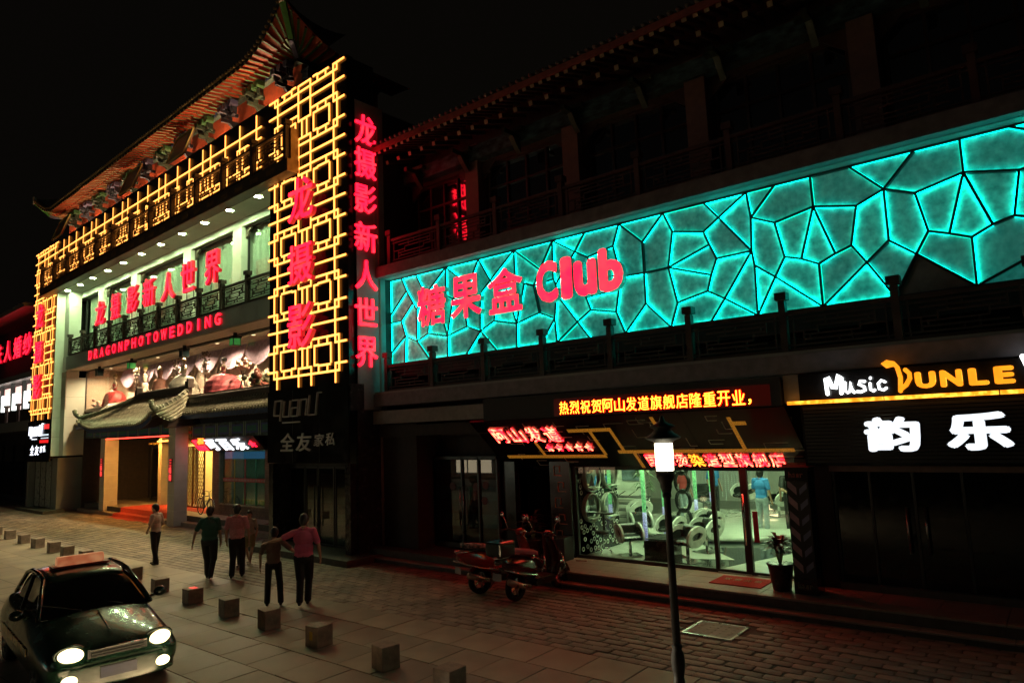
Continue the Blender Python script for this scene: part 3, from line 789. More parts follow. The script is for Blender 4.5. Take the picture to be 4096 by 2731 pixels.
# dark glass entrance (behind the portico)
ent = MB(); ent.box(-23.3, -17.9, 3.9, 3.92, .45, 3.1); obj('entrance_glass', ent, M_glassdark, ROOT)
for a in (-23.3, -21.2, -19.6, -17.9):
    mb = MB(); mb.box(a-.05, a+.05, 3.86, 3.96, .375, 3.2); obj('entrance_post', mb, M_alu, ROOT)
mb = MB(); mb.box(-20.8, -19.2, 3.85, 3.86, 2.85, 3.1); obj('sticker_band', mb, mat('pale_blue_light', (.1,.25,.35), .5, em=(.1,.5,.9), es=.35), ROOT)
mb = MB()
for a in (-20.32, -20.08): mb.tube([(a,3.8,1.2),(a,3.8,2.1)], .018, 6)
obj('door_handle', mb, M_steel, ROOT)
mb = MB(); mb.box(-20.9,-20.45,3.84,3.85,1.55,1.72); mb.box(-20.0,-19.5,3.84,3.85,1.55,1.72); obj('door_sticker', mb, mat('red_sticker', (.45,.03,.04), .5), ROOT)
# pillars: street pillar pair, tiled in courses
M_pill = mat('pillar_stone', (.66,.60,.50), .4, var=.08, scale=2)
M_pill2 = mat('inner_pillar_stone', (.60,.52,.36), .4, var=.08, scale=2)
def pillar(nm, a0, a1, b0, b1, z0, z1, m, label=None):
    base = None; z = z0; k = 0
    while z < z1-.01:
        e = min(z+.62, z1); mb = MB(); mb.box(a0, a1, b0, b1, z+.003, e-.003)
        if base is None: base = obj(nm, mb, m, ROOT, label=label, bevel=.006)
        else: obj('stone_course', mb, m, base, bevel=.006)
        z = e
    return base
pillar('pillar', -13.73, -13.09, .83, 1.36, 0, 4.1, M_pill, 'right street pillar of the portico')
pillar('pillar', -22.88, -22.26, 1.27, 1.9, 0, 4.15, M_pill, 'left street pillar of the portico')
pillar('inner_pillar', -19.65, -19.3, 2.8, 3.7, .375, 3.6, M_pill2)
# pillar scripts (small red vertical signs)
for (a, b, lab) in ((-13.42, .83, 'small vertical red sign on the right portico pillar'), (-22.6, 1.27, 'small vertical red sign on the left portico pillar')):
    sgn = thing('pillar_sign', lab, 'sign', L(a, b, 0), LYL)
    mb = MB(); mb.box(-.13, .13, -.03, -.003, 1.78, 2.72); obj('sign_board', mb, mat('sign_board_red', (.25,.02,.02), .4), sgn)
    for ch, z in zip('三味鲜', (2.42, 2.12, 1.82)): letter('letter', ch, -.11, .11, z, z+.26, -.03, .02, [emat('small_red', (1,.06,.05), 1.3)], sgn, .02)
# painted beams
M_beam = mat('painted_beam', (.05,.09,.10), .5, var=.7, scale=5, stretch=(1,1,2))
def beam(a0, a1, b0, b1, z0, z1):
    mb = MB(); mb.box(a0, a1, b0, b1, z0, z1); o = obj('painted_beam', mb, M_beam, ROOT)
    n = max(2, int((a1-a0)/1.1)); w_ = (a1-a0)/n
    for i in range(n):
        c = a0+(i+.5)*w_; h = (z1-z0)
        for (x0, x1, t, m) in ((-.40,.40,.30,M_bluep),(-.30,.30,.18,mat('teal_paint', (.04,.20,.17), .5)),(-.46,-.42,.45,mat('pale_ornament', (.35,.42,.30), .5)),(.42,.46,.45,mat('pale_ornament', (.35,.42,.30), .5))):
            d = MB(); yy0 = b0-.006-(.30-t if t < .4 else 0)*.05; d.box(c+x0*w_, c+x1*w_, yy0, b0-.001, z0+h/2-h*t, z0+h/2+h*t); obj('painted_motif', d, m, o)
beam(-22.26, -13.73, 1.0, 1.25, 3.70, 4.15)
beam(-13.09, -TW, 1.5, 1.7, 3.50, 4.08)
beam(-25.6, -22.9, 1.4, 1.6, 3.75, 4.15)
# tiled roofs
M_rtile = mat('portico_tile', (.32,.31,.22), .42, var=.3, scale=7); M_rdeck = mat('portico_deck', (.045,.042,.03), .7, var=.2)
M_redt = mat('eave_fascia_blue', (.06,.10,.22), .5, var=.3)
def tiled_roof(a0, a1, b_e, z_e, b_r, z_r, name, sag=.10, step=.205, flare=0.0, fl_len=1.6):
    """eave at (b_e,z_e), ridge at (b_r,z_r); round tiles run down the slope"""
    def P(a, t):
        b = b_e+(b_r-b_e)*t; z = z_e+(z_r-z_e)*t-sag*math.sin(PI*t)
        k = max(0, 1-(a-a0)/fl_len, 1-(a1-a)/fl_len) if flare else 0
        return Vector((a, b-(.12*k*k*(1-t) if flare else 0), z+flare*k*k*(1-t)**1.0))
    mb = MB(); n = int((a1-a0)/.3); vs = []
    for i in range(n+1):
        for j in range(7): vs.append(P(a0+(a1-a0)*i/n, j/6))
    mb.add(vs, [(i*7+j, i*7+j+1, (i+1)*7+j+1, (i+1)*7+j) for i in range(n) for j in range(6)], 0, True)
    deck = obj(name, mb, M_rdeck, ROOT)
    nt = int((a1-a0)/step); w_ = (a1-a0)/nt
    for i in range(nt):
        a = a0+(i+.5)*w_; tm = MB(); pts = [P(a, t)+Vector((0,0,.02)) for t in (-.02,.18,.36,.54,.72,.98)]
        tm.tube(pts, .055, 8)
        for t in (.18,.36,.54,.72,.86):
            p = P(a, t)+Vector((0,0,.02)); q = P(a, t+.02)+Vector((0,0,.02)); tm.tube([p, q], .062, 8)
        p = P(a,-.02)+Vector((0,-.012,.02)); tm.tube([p, p+Vector((0,.03,.0))], .072, 8)
        obj('roof_tile', tm, M_rtile, deck)
    eb = MB(); vs = []
    for i in range(n+1):
        p = P(a0+(a1-a0)*i/n, 0); vs += [(p.x, p.y+.06, p.z-.05), (p.x, p.y+.06, p.z-.22), (p.x, p.y+.10, p.z-.22), (p.x,p.y+.10,p.z-.05)]
    eb.add(vs, [f for i in range(n) for f in ((4*i,4*i+4,4*i+5,4*i+1),(4*i+1,4*i+5,4*i+6,4*i+2))], 0); obj('eave_fascia', eb, M_redt, deck)
    rfm = MB(); k = int((a1-a0)/.26)
    for i in range(k):
        p = P(a0+.1+i*.26, .0); q = P(a0+.1+i*.26, .6); rfm.bar(p+Vector((0,.12,-.20)), Vector((p.x, p.y+.75, p.z-.08)), .09, .09)
    obj('eave_rafters', rfm, M_wood, deck)
    return deck, P
d1, P1 = tiled_roof(-21.6, -12.95, -.12, 4.18, 1.2, 5.38, 'portico_roof', .14, .205, .42, 1.9)
d2, P2 = tiled_roof(-12.9, -TW, .85, 4.50, 1.32, 5.02, 'side_roof', .03)
d3, P3 = tiled_roof(-25.6, -22.5, .85, 4.46, 1.32, 4.95, 'side_roof', .03)
def ridge(a0, a1, b, z, h=.22, up=None, parent=d1, ends=True):
    mb = MB(); mb.box(a0, a1, b-.09, b+.09, z-.05, z+h); mb.box(a0-.01, a1+.01, b-.13, b+.13, z+h-.05, z+h); mb.tube([(a0,b,z+h+.03),(a1,b,z+h+.03)], .07, 8)
    o = obj('ridge', mb, mat('ridge_dark', (.07,.055,.045), .55, var=.2), parent)
    return o
ridge(-18.3, -12.9, 1.3, 5.38, .26); ridge(-12.9, -TW, 1.3, 4.98, .16, parent=d2); 
for a in (-18.3, -12.95):
    mb = MB(); mb.prism([(a-.14,5.6),(a+.14,5.6),(a+.16,5.95),(a+.05,6.0),(a-.02,5.85),(a-.15,5.9)], 'y', 1.18, 1.42); obj('ridge_beast', mb, MATS['ridge_dark'], d1)
def hip(pts, parent=d1, r=.10):
    mb = MB(); mb.tube(pts, r, 8, rs=[r]*(len(pts)-1)+[r*.5]); 
    for i in range(len(pts)-1):
        p, q = Vector(pts[i]), Vector(pts[i+1])
        for t in (0,.33,.66): c = p+(q-p)*t; mb.tube([c, c+(q-p).normalized()*.06], r*1.15, 8)
    obj('hip_ridge', mb, mat('hip_tile', (.20,.21,.14), .45, var=.3), parent)
hip([(-18.3,1.2,5.5),(-19.6,.8,5.15),(-20.8,.3,4.85),(-21.6,-.06,4.72),(-21.95,-.16,4.88),(-22.05,-.2,5.12)])
# right gable end of the portico roof: short flank with its own tiles
gm = MB(); flank = []
for i in range(5):
    t = i/4; a = -12.9+t*.7; p0 = (a, -.05+.3*t, 4.6-.35*t**.7); p1 = (-12.9+.1*t, 1.2, 5.35-.55*t)
    flank.append((p0, p1)); gm2 = MB(); m_ = [(p0[0]+(p1[0]-p0[0])*s, p0[1]+(p1[1]-p0[1])*s, p0[2]+(p1[2]-p0[2])*s-.08*math.sin(PI*s)) for s in (0,.25,.5,.75,1)]; gm2.tube(m_, .065, 8); obj('flank_tile', gm2, M_rtile, d1)
vs = []
for p0, p1 in flank: vs += [Vector(p0)-Vector((0,0,.05)), Vector(p1)-Vector((0,0,.05))]
gm.add(vs, [(2*i,2*i+1,2*i+3,2*i+2) for i in range(4)], 0); obj('flank_deck', gm, M_rtile, d1)
hip([(-12.93,1.2,5.5),(-12.95,.8,5.1),(-12.96,.3,4.82),(-12.97,-.06,4.72),(-12.97,-.16,4.85),(-12.97,-.2,5.1)])
mb = MB(); mb.prism([(-13.1,4.35),(-12.5,4.3),(-12.5,4.0),(-12.9,3.95)], 'y', .3, 1.3); obj('gable_bracket', mb, M_wood, d1)
# bright snack shop, recessed
shop = MB(); shop.box(-19.6, -19.5, 3.7, 6.3, .375, 3.4); shop.box(-19.6, -12.5, 6.2, 6.3, .375, 3.4); shop.box(-12.6,-12.5,2.7,6.2,.375,3.4); 
obj('shop_wall', shop, mat('cream_tile', (.72,.62,.36), .35, var=.05), ROOT)
t = MB(); t.box(-19.6, -TW, 2.7, 6.3, 3.4, 3.5); obj('shop_ceiling', t, M_cream, ROOT)
for i in range(3):
    li = thing('shop_light', ['warm ceiling light behind the left end of the snack shop gate','warm ceiling light in the middle of the snack shop','warm ceiling light at the right end of the snack shop'][i], 'ceiling light', L(-18.6+i*1.7, 4.9, 3.38), LYL, 'ceiling lights of the snack shop')
    mb = MB(); mb.box(-.5,.5,-.35,.35,-.04,0); obj('diffuser', mb, emat('warm_ceiling', (1,.66,.20), 45), li)
    mb = MB(); 
    for q in ((-.54,-.5,-.39,.39),(.5,.54,-.39,.39),(-.5,.5,-.39,-.35),(-.5,.5,.35,.39)): mb.box(*q,-.05,.01)
    obj('frame', mb, M_white, li)
li = thing('added_portico_light', 'added warm lamp box hidden behind the portico beam between the pillars', 'lamp', L(-19.3, 1.75, 3.95), LYL)
mb = MB(); mb.box(-.3,.3,-.12,.12,-.05,0); obj('diffuser', mb, emat('portico_warm', (1,.46,.09), 420), li); mb = MB(); mb.box(-.34,.34,-.16,.16,0,.06); obj('housing', mb, M_alu, li)  # unseen lamp added to warm the pillars and the carpet
# red neon under the eave
for (a, ch, lab) in ((-14.4, '人', 'small red neon character left of the right portico pillar'), (-12.45, '和', 'small red neon character right of the right portico pillar')):
    th = thing('neon_sign', lab, 'sign', L(a, 1.6, 0), LYL)
    mb = MB(); mb.box(-.34,.34,-.02,.02,3.2,3.68); obj('sign_board', mb, mat('red_box', (.3,.02,.01), .4, em=(1,.04,.01), es=.5), th); letter('letter', ch, -.26, .26, 3.24, 3.64, -.02, .03, [emat('orange_neon', (1,.30,.03), 2.2)], th, .02)
th = thing('neon_tube', 'red neon tube along the underside of the portico beam', 'neon tube', L(0,0,0), LYL)
mb = MB(); mb.tube([(-22.2, 1.3, 3.66), (-13.8, 1.3, 3.66)], .02, 6); obj('tube', mb, emat('red_neon', (1,.03,.02), 9), th)
# folding gate, diamond mesh
gt = thing('folding_gate', 'folding diamond-mesh metal gate drawn aside in front of the bright shop', 'gate', L(-17.0, 3.05, .375), LYL)
gw, gh = 1.75, 2.75
mb = MB(); mb.bar((0,0,0),(0,0,gh),.06,.06); mb.bar((gw,0,0),(gw,0,gh),.06,.06); mb.bar((0,0,.04),(gw,0,.04),.05,.05); mb.bar((0,0,gh),(gw,0,gh),.05,.05); mb.bar((.62,0,0),(.62,0,gh),.12,.05)
obj('gate_frame', mb, mat('bronze', (.16,.08,.03), .4, .6), gt)
mb = MB(); s_ = .19; k = int((gw+gh)/s_)
for i in range(-k, k):
    for sg in (1,-1):
        x0_ = i*s_
        p = [(x0_, 0), (x0_+sg*gh*.6, gh)]
        lox = [q for q in (p[0], p[1])]
        (xa, za), (xb, zb) = p
        if xa == xb: continue
        t0 = max(0, min((0-xa)/(xb-xa), (gw-xa)/(xb-xa))); t1 = min(1, max((0-xa)/(xb-xa), (gw-xa)/(xb-xa)))
        if t1-t0 > .02: mb.bar((xa+(xb-xa)*t0, .0+sg*.006, za+(zb-za)*t0), (xa+(xb-xa)*t1, sg*.006, za+(zb-za)*t1), .022, .012)
stuff(obj('diamond_mesh', mb, mat('bronze', (.16,.08,.03), .4, .6), gt))
# counter and menu in the shop
cn = thing('shop_counter', 'pale service counter with a dark menu panel inside the bright shop', 'counter', L(-14.75, 4.6, .375), LYL)
mb = MB(); mb.box(-.7,.7,-.3,.3,0,.95); obj('counter_base', mb, M_cream, cn); mb = MB(); mb.box(-.75,.75,-.36,.36,.95,1.0); obj('counter_top', mb, M_white, cn)
mb = MB(); mb.box(-.2,.45,-.33,-.305,.1,.85); obj('menu_panel', mb, mat('menu_maroon', (.22,.03,.03), .5), cn)
mb = MB(); mb.box(-.9,1.1,1.3,1.35,1.0,1.3); obj('shelf_board', mb, mat('menu_maroon', (.22,.03,.03), .5), cn)
# brick piers and window of the shop with coloured strings
M_brick = mat('pier_brick', (.22,.15,.12), .7, var=.25, scale=5)
def brickwall(a0, a1, b0, b1, z0, z1, n0=0):
    core = MB(); core.box(a0+.008, a1-.008, b0+.008, b1, z0, z1); c = obj('brick_pier', core, M_joint, ROOT)
    z = z0; r = 0
    bm_ = MB()
    while z < z1-.02:
        a = a0-(.12 if r % 2 else 0)
        while a < a1-.01:
            p, q = max(a, a0), min(a+.24, a1)
            if q-p > .03: bm_.box(p+.006, q-.006, b0, b0+.05, z+.006, min(z+.09, z1)-.004)
            a += .24
        z += .09; r += 1
    stuff(obj('brick', bm_, M_brick, c)); return c
brickwall(-12.7, -12.1, 2.2, 2.7, .375, 2.95); brickwall(-8.45, -7.6, 2.2, 2.7, .375, 2.95); brickwall(-12.1, -8.45, 2.2, 2.45, .375, .80)
t = MB(); t.box(-7.6, -TW, 2.2, 2.5, .375, 2.95); t.box(-12.5, -TW, 2.2, 2.6, 2.95, 3.5); obj('shop_front_wall', t, MATS['dark_wall'], ROOT)
mb = MB(); mb.box(-11.93,-8.47,2.30,2.31,.82,2.93); wn_ = obj('shop_window', mb, M_glassdark, ROOT)
mb = MB(); mb.box(-11.95,-8.45,2.16,2.36,.795,.835); obj('window_sill', mb, M_steel, wn_)
for i, (a, c) in enumerate(((-10.95,(.5,.35,.06)),(-10.1,(.45,.05,.07)),(-9.25,(.04,.3,.2)))):
    mb = MB(); mb.box(a-.025,a+.025,2.27,2.295,.84,2.6); obj('coloured_strip', mb, mat('strip%s' % 'abc'[i], c, .5), wn_)
mb = MB(); mb.box(-11.9,-8.5,2.27,2.29,1.72,1.86); rb_ = obj('red_band', mb, mat('red_sticker', (.45,.03,.04), .5), wn_)
mb = MB()
for i in range(28): mb.box(-11.85+i*.12,-11.79+i*.12,2.263,2.269,1.745,1.83)
obj('band_script', mb, mat('pale_script', (.45,.35,.32), .5), rb_)
mb = MB(); mb.box(-11.9,-8.5,2.34,2.36,2.62,2.9); obj('blue_awning_strip', mb, mat('pale_blue_light2', (.2,.4,.55), .5, em=(.10,.35,.7), es=.55), wn_)
mb = MB(); mb.box(-12.2,-8.2,5.4,5.5,.375,3.3); mb.box(-12.3,-12.2,2.7,5.4,.375,3.3); mb.box(-8.2,-8.1,2.7,5.4,.375,3.3); obj('window_room_wall', mb, mat('room_green', (.30,.40,.32), .7, var=.1), ROOT)
li = thing('window_room_light', 'dim greenish ceiling light behind the window with coloured strips', 'ceiling light', L(-10.2, 3.9, 3.3), LYL)
mb = MB(); mb.box(-.5,.5,-.2,.2,-.04,0); obj('diffuser', mb, emat('dim_green_ceiling', (.55,.9,.55), 11), li); mb = MB(); mb.box(-.54,.54,-.24,.24,0,.03); obj('housing', mb, M_white, li)
# products on the window ledge
random.seed(11)
for i in range(15):
    th = thing('jar', 'yellow-topped jar in the row along the snack shop window ledge', 'jar', L(-10.9+i*.16+random.uniform(-.02,.02), 2.6+random.uniform(0,.08), .835), LYL, 'jars along the snack shop window')
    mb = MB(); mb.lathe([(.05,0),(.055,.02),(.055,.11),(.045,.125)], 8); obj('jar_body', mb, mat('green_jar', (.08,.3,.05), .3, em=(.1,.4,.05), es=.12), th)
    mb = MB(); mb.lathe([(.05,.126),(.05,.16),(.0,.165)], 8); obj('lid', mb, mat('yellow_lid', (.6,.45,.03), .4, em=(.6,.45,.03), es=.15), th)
# white and red slanted sign board above the window
sb = thing('shop_sign', 'slanted black sign board with glowing white characters under the side roof', 'sign', L(0, 0, 0), LYL)
mb = MB(); mb.prism([(1.55,3.52),(1.62,3.56),(2.16,2.98),(2.09,2.95)], 'x', -13.6, -8.2); obj('sign_board', mb, M_blackm, sb)
def slanted(ch, a0, a1, t0, t1, m, par, off=.03):
    A_, F_, N_, lo_, hi_ = bold(ch, off, off*.7); A_ = A_[:,:3]; s_ = hi_-lo_
    vs = []
    for p in A_:
        u = (p-lo_)/s_; t = t1+(t0-t1)*u[1]; b = 1.54+.55*t; z = 3.50-.57*t
        vs.append((a0+u[0]*(a1-a0), b-.04*(u[2])*.72-.005, z-.04*u[2]*.69))
    me = bpy.data.meshes.new('letter'); me.from_pydata(vs, [], F_); me.materials.append(m); link('letter', me, par)
M_wht = emat('white_sign_face', (.90,.95,1.0), 2.4, .1, 6)
for ch, a0, a1 in (('可',-12.35,-11.45),('百',-11.2,-10.35),('乐',-10.15,-9.2)): slanted(ch, a0, a1, .12, .88, M_wht, sb)
slanted('品', -13.4, -12.6, .12, .88, M_red, sb); slanted('★', -8.9, -8.4, .3, .7, M_red, sb)
# red carpets
cp = MB(); vs = []
na = 40
prof = [(3.4,.378),(2.4,.379),(1.46,.380),(1.42,.36),(1.42,.17),(1.38,.158),(1.14,.157),(1.08,.13),(1.07,.03),(.95,.012),(.78,.010)]
for i in range(na+1):
    a = -20.4+(5.3)*i/na
    for (b, z) in prof:
        wv = .012*math.sin(i*.9+b*3)+.01*math.sin(i*.37); fr_ = .06*math.sin(i*.5)+.05*math.sin(i*.21+1) if b < 1.0 else 0
        vs.append((a, b+fr_, z+.004+abs(wv)*.7*(b < 3)))
cp.add(vs, [(i*len(prof)+j, i*len(prof)+j+1, (i+1)*len(prof)+j+1, (i+1)*len(prof)+j) for i in range(na) for j in range(len(prof)-1)], 0, True)
M_carpet = mat('red_carpet', (.42,.035,.02), .9, var=.15, scale=9, bump=.5, bscale=80)
c1 = obj('red_carpet', cp, M_carpet); c1.location = LO; c1.rotation_euler = (0,0,LYL); tag(c1, 'long red carpet rumpled over the steps between the portico pillars', 'carpet')
mb = MB(); mb.add([(-13.0,2.1,.381),(-12.3,2.9,.381),(-15.0,3.2,.381),(-15.1,2.3,.381),(-13.0,2.1,.39),(-12.3,2.9,.39),(-15.0,3.2,.39),(-15.1,2.3,.39)], [(0,1,2,3),(7,6,5,4),(0,4,5,1),(1,5,6,2),(2,6,7,3),(3,7,4,0)])
c2 = obj('red_carpet', mb, M_carpet); c2.location = LO; c2.rotation_euler = (0,0,LYL); tag(c2, 'small red carpet right of the right pillar leading to the lit shop', 'carpet')
mb = MB(); mb.box(-7.2,-4.6,1.5,2.15,.381,.392); c3 = obj('red_carpet', mb, mat('dark_red_carpet', (.22,.02,.03), .9, var=.2)); c3.location = LO; c3.rotation_euler = (0,0,LYL); tag(c3, 'dark red carpet on the top step beside the near tower', 'carpet')

# ------------------------------------------------ shops in the towers (furniture store)
def mk_tower_sign(a_off, lit, lab, k=1.0):
    th = thing('store_sign', lab, 'sign', L(a_off, 0, 0), LYL)
    mb = MB(); mb.box(-TW*k, 0, -.03, .015, 2.62, 4.82); obj('sign_panel', mb, M_black, th)
    for (a, z0, z1) in ((-TW*k*.33, 2.64, 4.8), (-TW*k*.66, 2.64, 4.8)):
        mb = MB(); mb.box(a-.008, a+.008, -.034, -.0305, z0, z1); obj('panel_joint', mb, M_alu, th)
    mface = emat('store_white', (.85,.88,1.0), 2.2, .1) if lit else mat('silver_letter', (.65,.63,.60), .4, .2, var=.1)
    ms = [mface, M_alu]
    x = -3.9*k
    # wordmark in thin angular strokes
    def stroke(pts, w=.07):
        for (p, q) in zip(pts[:-1], pts[1:]):
            s_ = MB(); s_.bar((p[0], -.05, p[1]), (q[0], -.05, q[1]), .04, w, up=(0,1,0)); obj('wordmark_stroke', s_, mface, wm)
    wm = obj('wordmark', MB().box(-3.4*k, -2.4*k, -.045, -.032, 3.82, 3.86), mface, th)
    Z0, Z1 = 4.02, 4.52; sh = .08
    def S(x0, pts): stroke([(x0+px*k+(pz)*sh, Z0+pz*(Z1-Z0)) for px, pz in pts])
    S(-3.85*k, [(.38,-.25),(.38,1),(0,1),(0,.1),(.38,.1)]); S(-3.32*k, [(0,.95),(0,0),(.34,0),(.34,.95)])
    S(-2.86*k, [(0,.95),(.34,.95),(.34,0),(0,0),(0,.5),(.34,.5)]); S(-2.4*k, [(0,0),(0,.95),(.34,.95),(.34,0)]); S(-1.94*k, [(0,1.15),(0,0),(.4,0),(.4,1.25),(.58,1.25)])
    for ch, a0, a1, z0, z1 in (('全',-3.49,-2.70,2.97,3.52),('友',-2.60,-1.78,2.97,3.50),('家',-1.65,-1.15,3.10,3.46),('私',-1.08,-.6,3.12,3.48)):
        letter('letter', ch, a0*k, a1*k, z0, z1, -.032, .04, ms, th, .035, shear=.08)
    if lit:
        for (z0, z1, a0, a1, c) in ((4.35,4.6,-1.1,-.25,(1,.03,.03)),(4.0,4.08,-1.6,-.3,(.8,.9,1)),(3.85,3.9,-1.6,-.3,(.8,.9,1)),(3.62,3.78,-1.8,-.3,(1,.02,.02))):
            mb = MB(); mb.box(a0,a1,-.04,-.031,z0,z1); obj('sign_stripe', mb, emat('stripe_%d' % int(z0*100), c, 1.0), th)
    return th
mk_tower_sign(0, False, 'unlit dark glass store sign with silver characters on the near tower')
mk_tower_sign(FR-.02, True, 'lit store sign with white characters at the foot of the far tower', (FR-FL)/TW)
# glass doors of the furniture store under the near tower
dd = thing('glass_door_set', 'closed glass doors with pale posters and long black handles under the near tower', 'door', L(0, .6, .17), LYL)
M_poster = mat('door_poster', (.30,.26,.23), .5, var=.25, scale=2)
M_posterr = mat('door_poster_red', (.28,.09,.08), .5, var=.2)
pan = [(-4.0,-3.15),(-3.1,-2.45),(-2.40,-1.60),(-1.55,-.75)]
for (a0, a1) in pan:
    mb = MB(); mb.box(a0+.04, a1-.04, .0, .012, .06, 2.25); p = obj('door_pane', mb, M_glassdark, dd)
    mb = MB(); mb.box(a0,a0+.04,-.02,.03,0,2.3); mb.box(a1-.04,a1,-.02,.03,0,2.3); mb.box(a0+.04,a1-.04,-.02,.03,2.25,2.3); mb.box(a0+.04,a1-.04,-.02,.03,0,.06); obj('door_frame', mb, M_alu, p)
    mb = MB(); mb.box(a0+.05,a1-.05,.02,.024,.10,.95); mb.box(a0+.05,a1-.05,.02,.024,1.25,1.65); obj('poster', mb, M_poster, p)
    mb = MB(); mb.box(a0+.05,a1-.05,.02,.024,.95,1.25); mb.box(a0+.05,a1-.05,.02,.024,1.65,2.1); obj('red_poster', mb, M_posterr, p)
mb = MB()
for a in (-2.52, -2.33):
    mb.tube([(a,-.08,.55),(a,-.08,1.75)], .022, 8); mb.tube([(a,-.08,.6),(a,0,.6)], .012, 6); mb.tube([(a,-.08,1.7),(a,0,1.7)], .012, 6)
obj('door_handle', mb, M_blackm, dd)
mb = MB(); mb.box(-4.2,0,.62,.75,0,4.8); obj('tower_back_wall', mb, M_blackm, ROOT)
mb = MB(); mb.box(-4.5,.6,-.55,.62,0,.17); obj('tower_step', mb, M_riser, ROOT, bevel=.01)
mb = MB(); mb.box(FL-.2,FR+.7,-.4,.62,0,.15); obj('far_tower_step', mb, M_riser, ROOT)
dd2 = thing('glass_door_set', 'closed glass doors at the foot of the far tower', 'door', L(0, .3, .15), LYL)
for i in range(3):
    mb = MB(); a0 = FL+.5+i*.95; mb.box(a0+.04,a0+.88,0,.012,.05,2.5); p = obj('door_pane', mb, mat('milky_pane', (.35,.37,.33), .3, var=.2), dd2)
    mb = MB(); mb.box(a0,a0+.04,-.02,.03,0,2.6); mb.box(a0+.04,a0+.9,-.02,.03,2.5,2.6); obj('door_frame', mb, M_alu, p)
# narrow lit side window between shop and near tower
mb = MB(); mb.box(-7.3,-7.05,2.12,2.19,.5,2.9); obj('side_light_strip', mb, mat('strip_poster', (.4,.45,.45), .4, em=(.5,.7,.7), es=.12), ROOT)

# ------------------------------------------------ show window figures
M_gown = mat('red_gown', (.70,.09,.08), .5, var=.25, scale=9); M_pink = mat('pink_gown', (.62,.14,.17), .5, var=.3, scale=10)
M_manq = mat('mannequin', (.72,.55,.40), .4, var=.05)
def gown(th, r, h, m, ruff=.05, n=40, tiers=3, lean=0):
    mb = MB(); prof = []
    k = 14
    for i in range(k+1):
        t = i/k; rr = r*math.sqrt(max(0,1-t**1.9))*.95+.11*t; prof.append((rr+ (.035 if i % max(1,k//tiers) == 0 and i < k else 0), t*h))
    vs = []
    for (rr, z) in prof:
        for j in range(n):
            a = 2*PI*j/n; q = rr*(1+ruff*math.sin(j*5+z*9)*(1-z/h)+.02*random.uniform(-1,1)); vs.append((math.cos(a)*q, math.sin(a)*q*.85, z))
    mb.add(vs, [(i*n+j, i*n+(j+1)%n, (i+1)*n+(j+1)%n, (i+1)*n+j) for i in range(k) for j in range(n)], 0, True)
    obj('skirt', mb, m, th)
def bust(th, z, m, head=True, arms=True, lean=0.0, s=1.0):
    mb = MB(); mb.lathe([(.10*s,z),(.12*s,z+.1*s),(.155*s,z+.25*s),(.17*s,z+.33*s),(.13*s,z+.38*s)], 12, sy=.75); obj('bodice', mb, m, th)
    mb = MB(); mb.lathe([(.15*s,z+.36*s),(.17*s,z+.42*s),(.06*s,z+.48*s),(.05*s,z+.56*s)], 12, sy=.7)
    if head: mb.sph((0,.0,z+.68*s), .085*s, .10*s, .125*s)
    if arms:
        for sg in (-1, 1): mb.tube([(sg*.17*s,0,z+.43*s),(sg*.27*s,-.03,z+.2*s),(sg*.16*s,-.16,z+.06*s)], .035*s, 8, rs=[.045*s,.035*s,.028*s])
    obj('torso', mb, M_manq, th)
random.seed(5)
t = thing('mannequin', 'mannequin in a ruffled red ball gown at the left of the show window', 'mannequin', L(-22.9,1.85,5.3), LYL); gown(t, .62, .85, M_gown, .10, tiers=5); bust(t, .85, M_gown, s=.95)
mb = MB(); mb.sph((0,.02,1.60), .09,.10,.09); obj('hair', mb, mat('mannequin_hair', (.45,.28,.10), .5), t)
t = thing('mannequin', 'armless mannequin in a pale flowered sheath dress left of the portico ridge', 'mannequin', L(-19.2,1.9,5.3), LYL); gown(t, .17, 1.0, M_silk, .05); bust(t, 1.0, M_silk, arms=False, s=.9)
mb = MB(); mb.sph((0,.02,1.68), .10,.11,.12); obj('hair', mb, MATS['mannequin_hair'], t)
t = thing('dress_form', 'headless dress form in a long dusty pink gown mid window', 'dress form', L(-17.7,2.0,5.3), LYL); gown(t, .38, 1.1, mat('dusty_pink', (.42,.20,.15), .6, var=.2), .08); bust(t, 1.1, MATS['dusty_pink'], head=False, arms=False)
t = thing('mannequin', 'mannequin in a white bridal gown behind the portico ridge', 'mannequin', L(-14.9,1.9,5.3), LYL); gown(t, .75, 1.0, mat('bridal_white', (.70,.68,.58), .6, var=.1), .06); bust(t, 1.0, MATS['bridal_white'], s=.95)
t = thing('mannequin', 'mannequin in a huge pink ball gown leaning over a flower stand at right', 'mannequin', L(-11.3,1.95,5.3), LYL); gown(t, .85, .78, M_pink, .05, n=60); 
bust(t, .76, M_pink, s=.8)
mb = MB(); mb.sph((0,.02,1.35), .10,.11,.11); obj('hair', mb, M_hair, t)
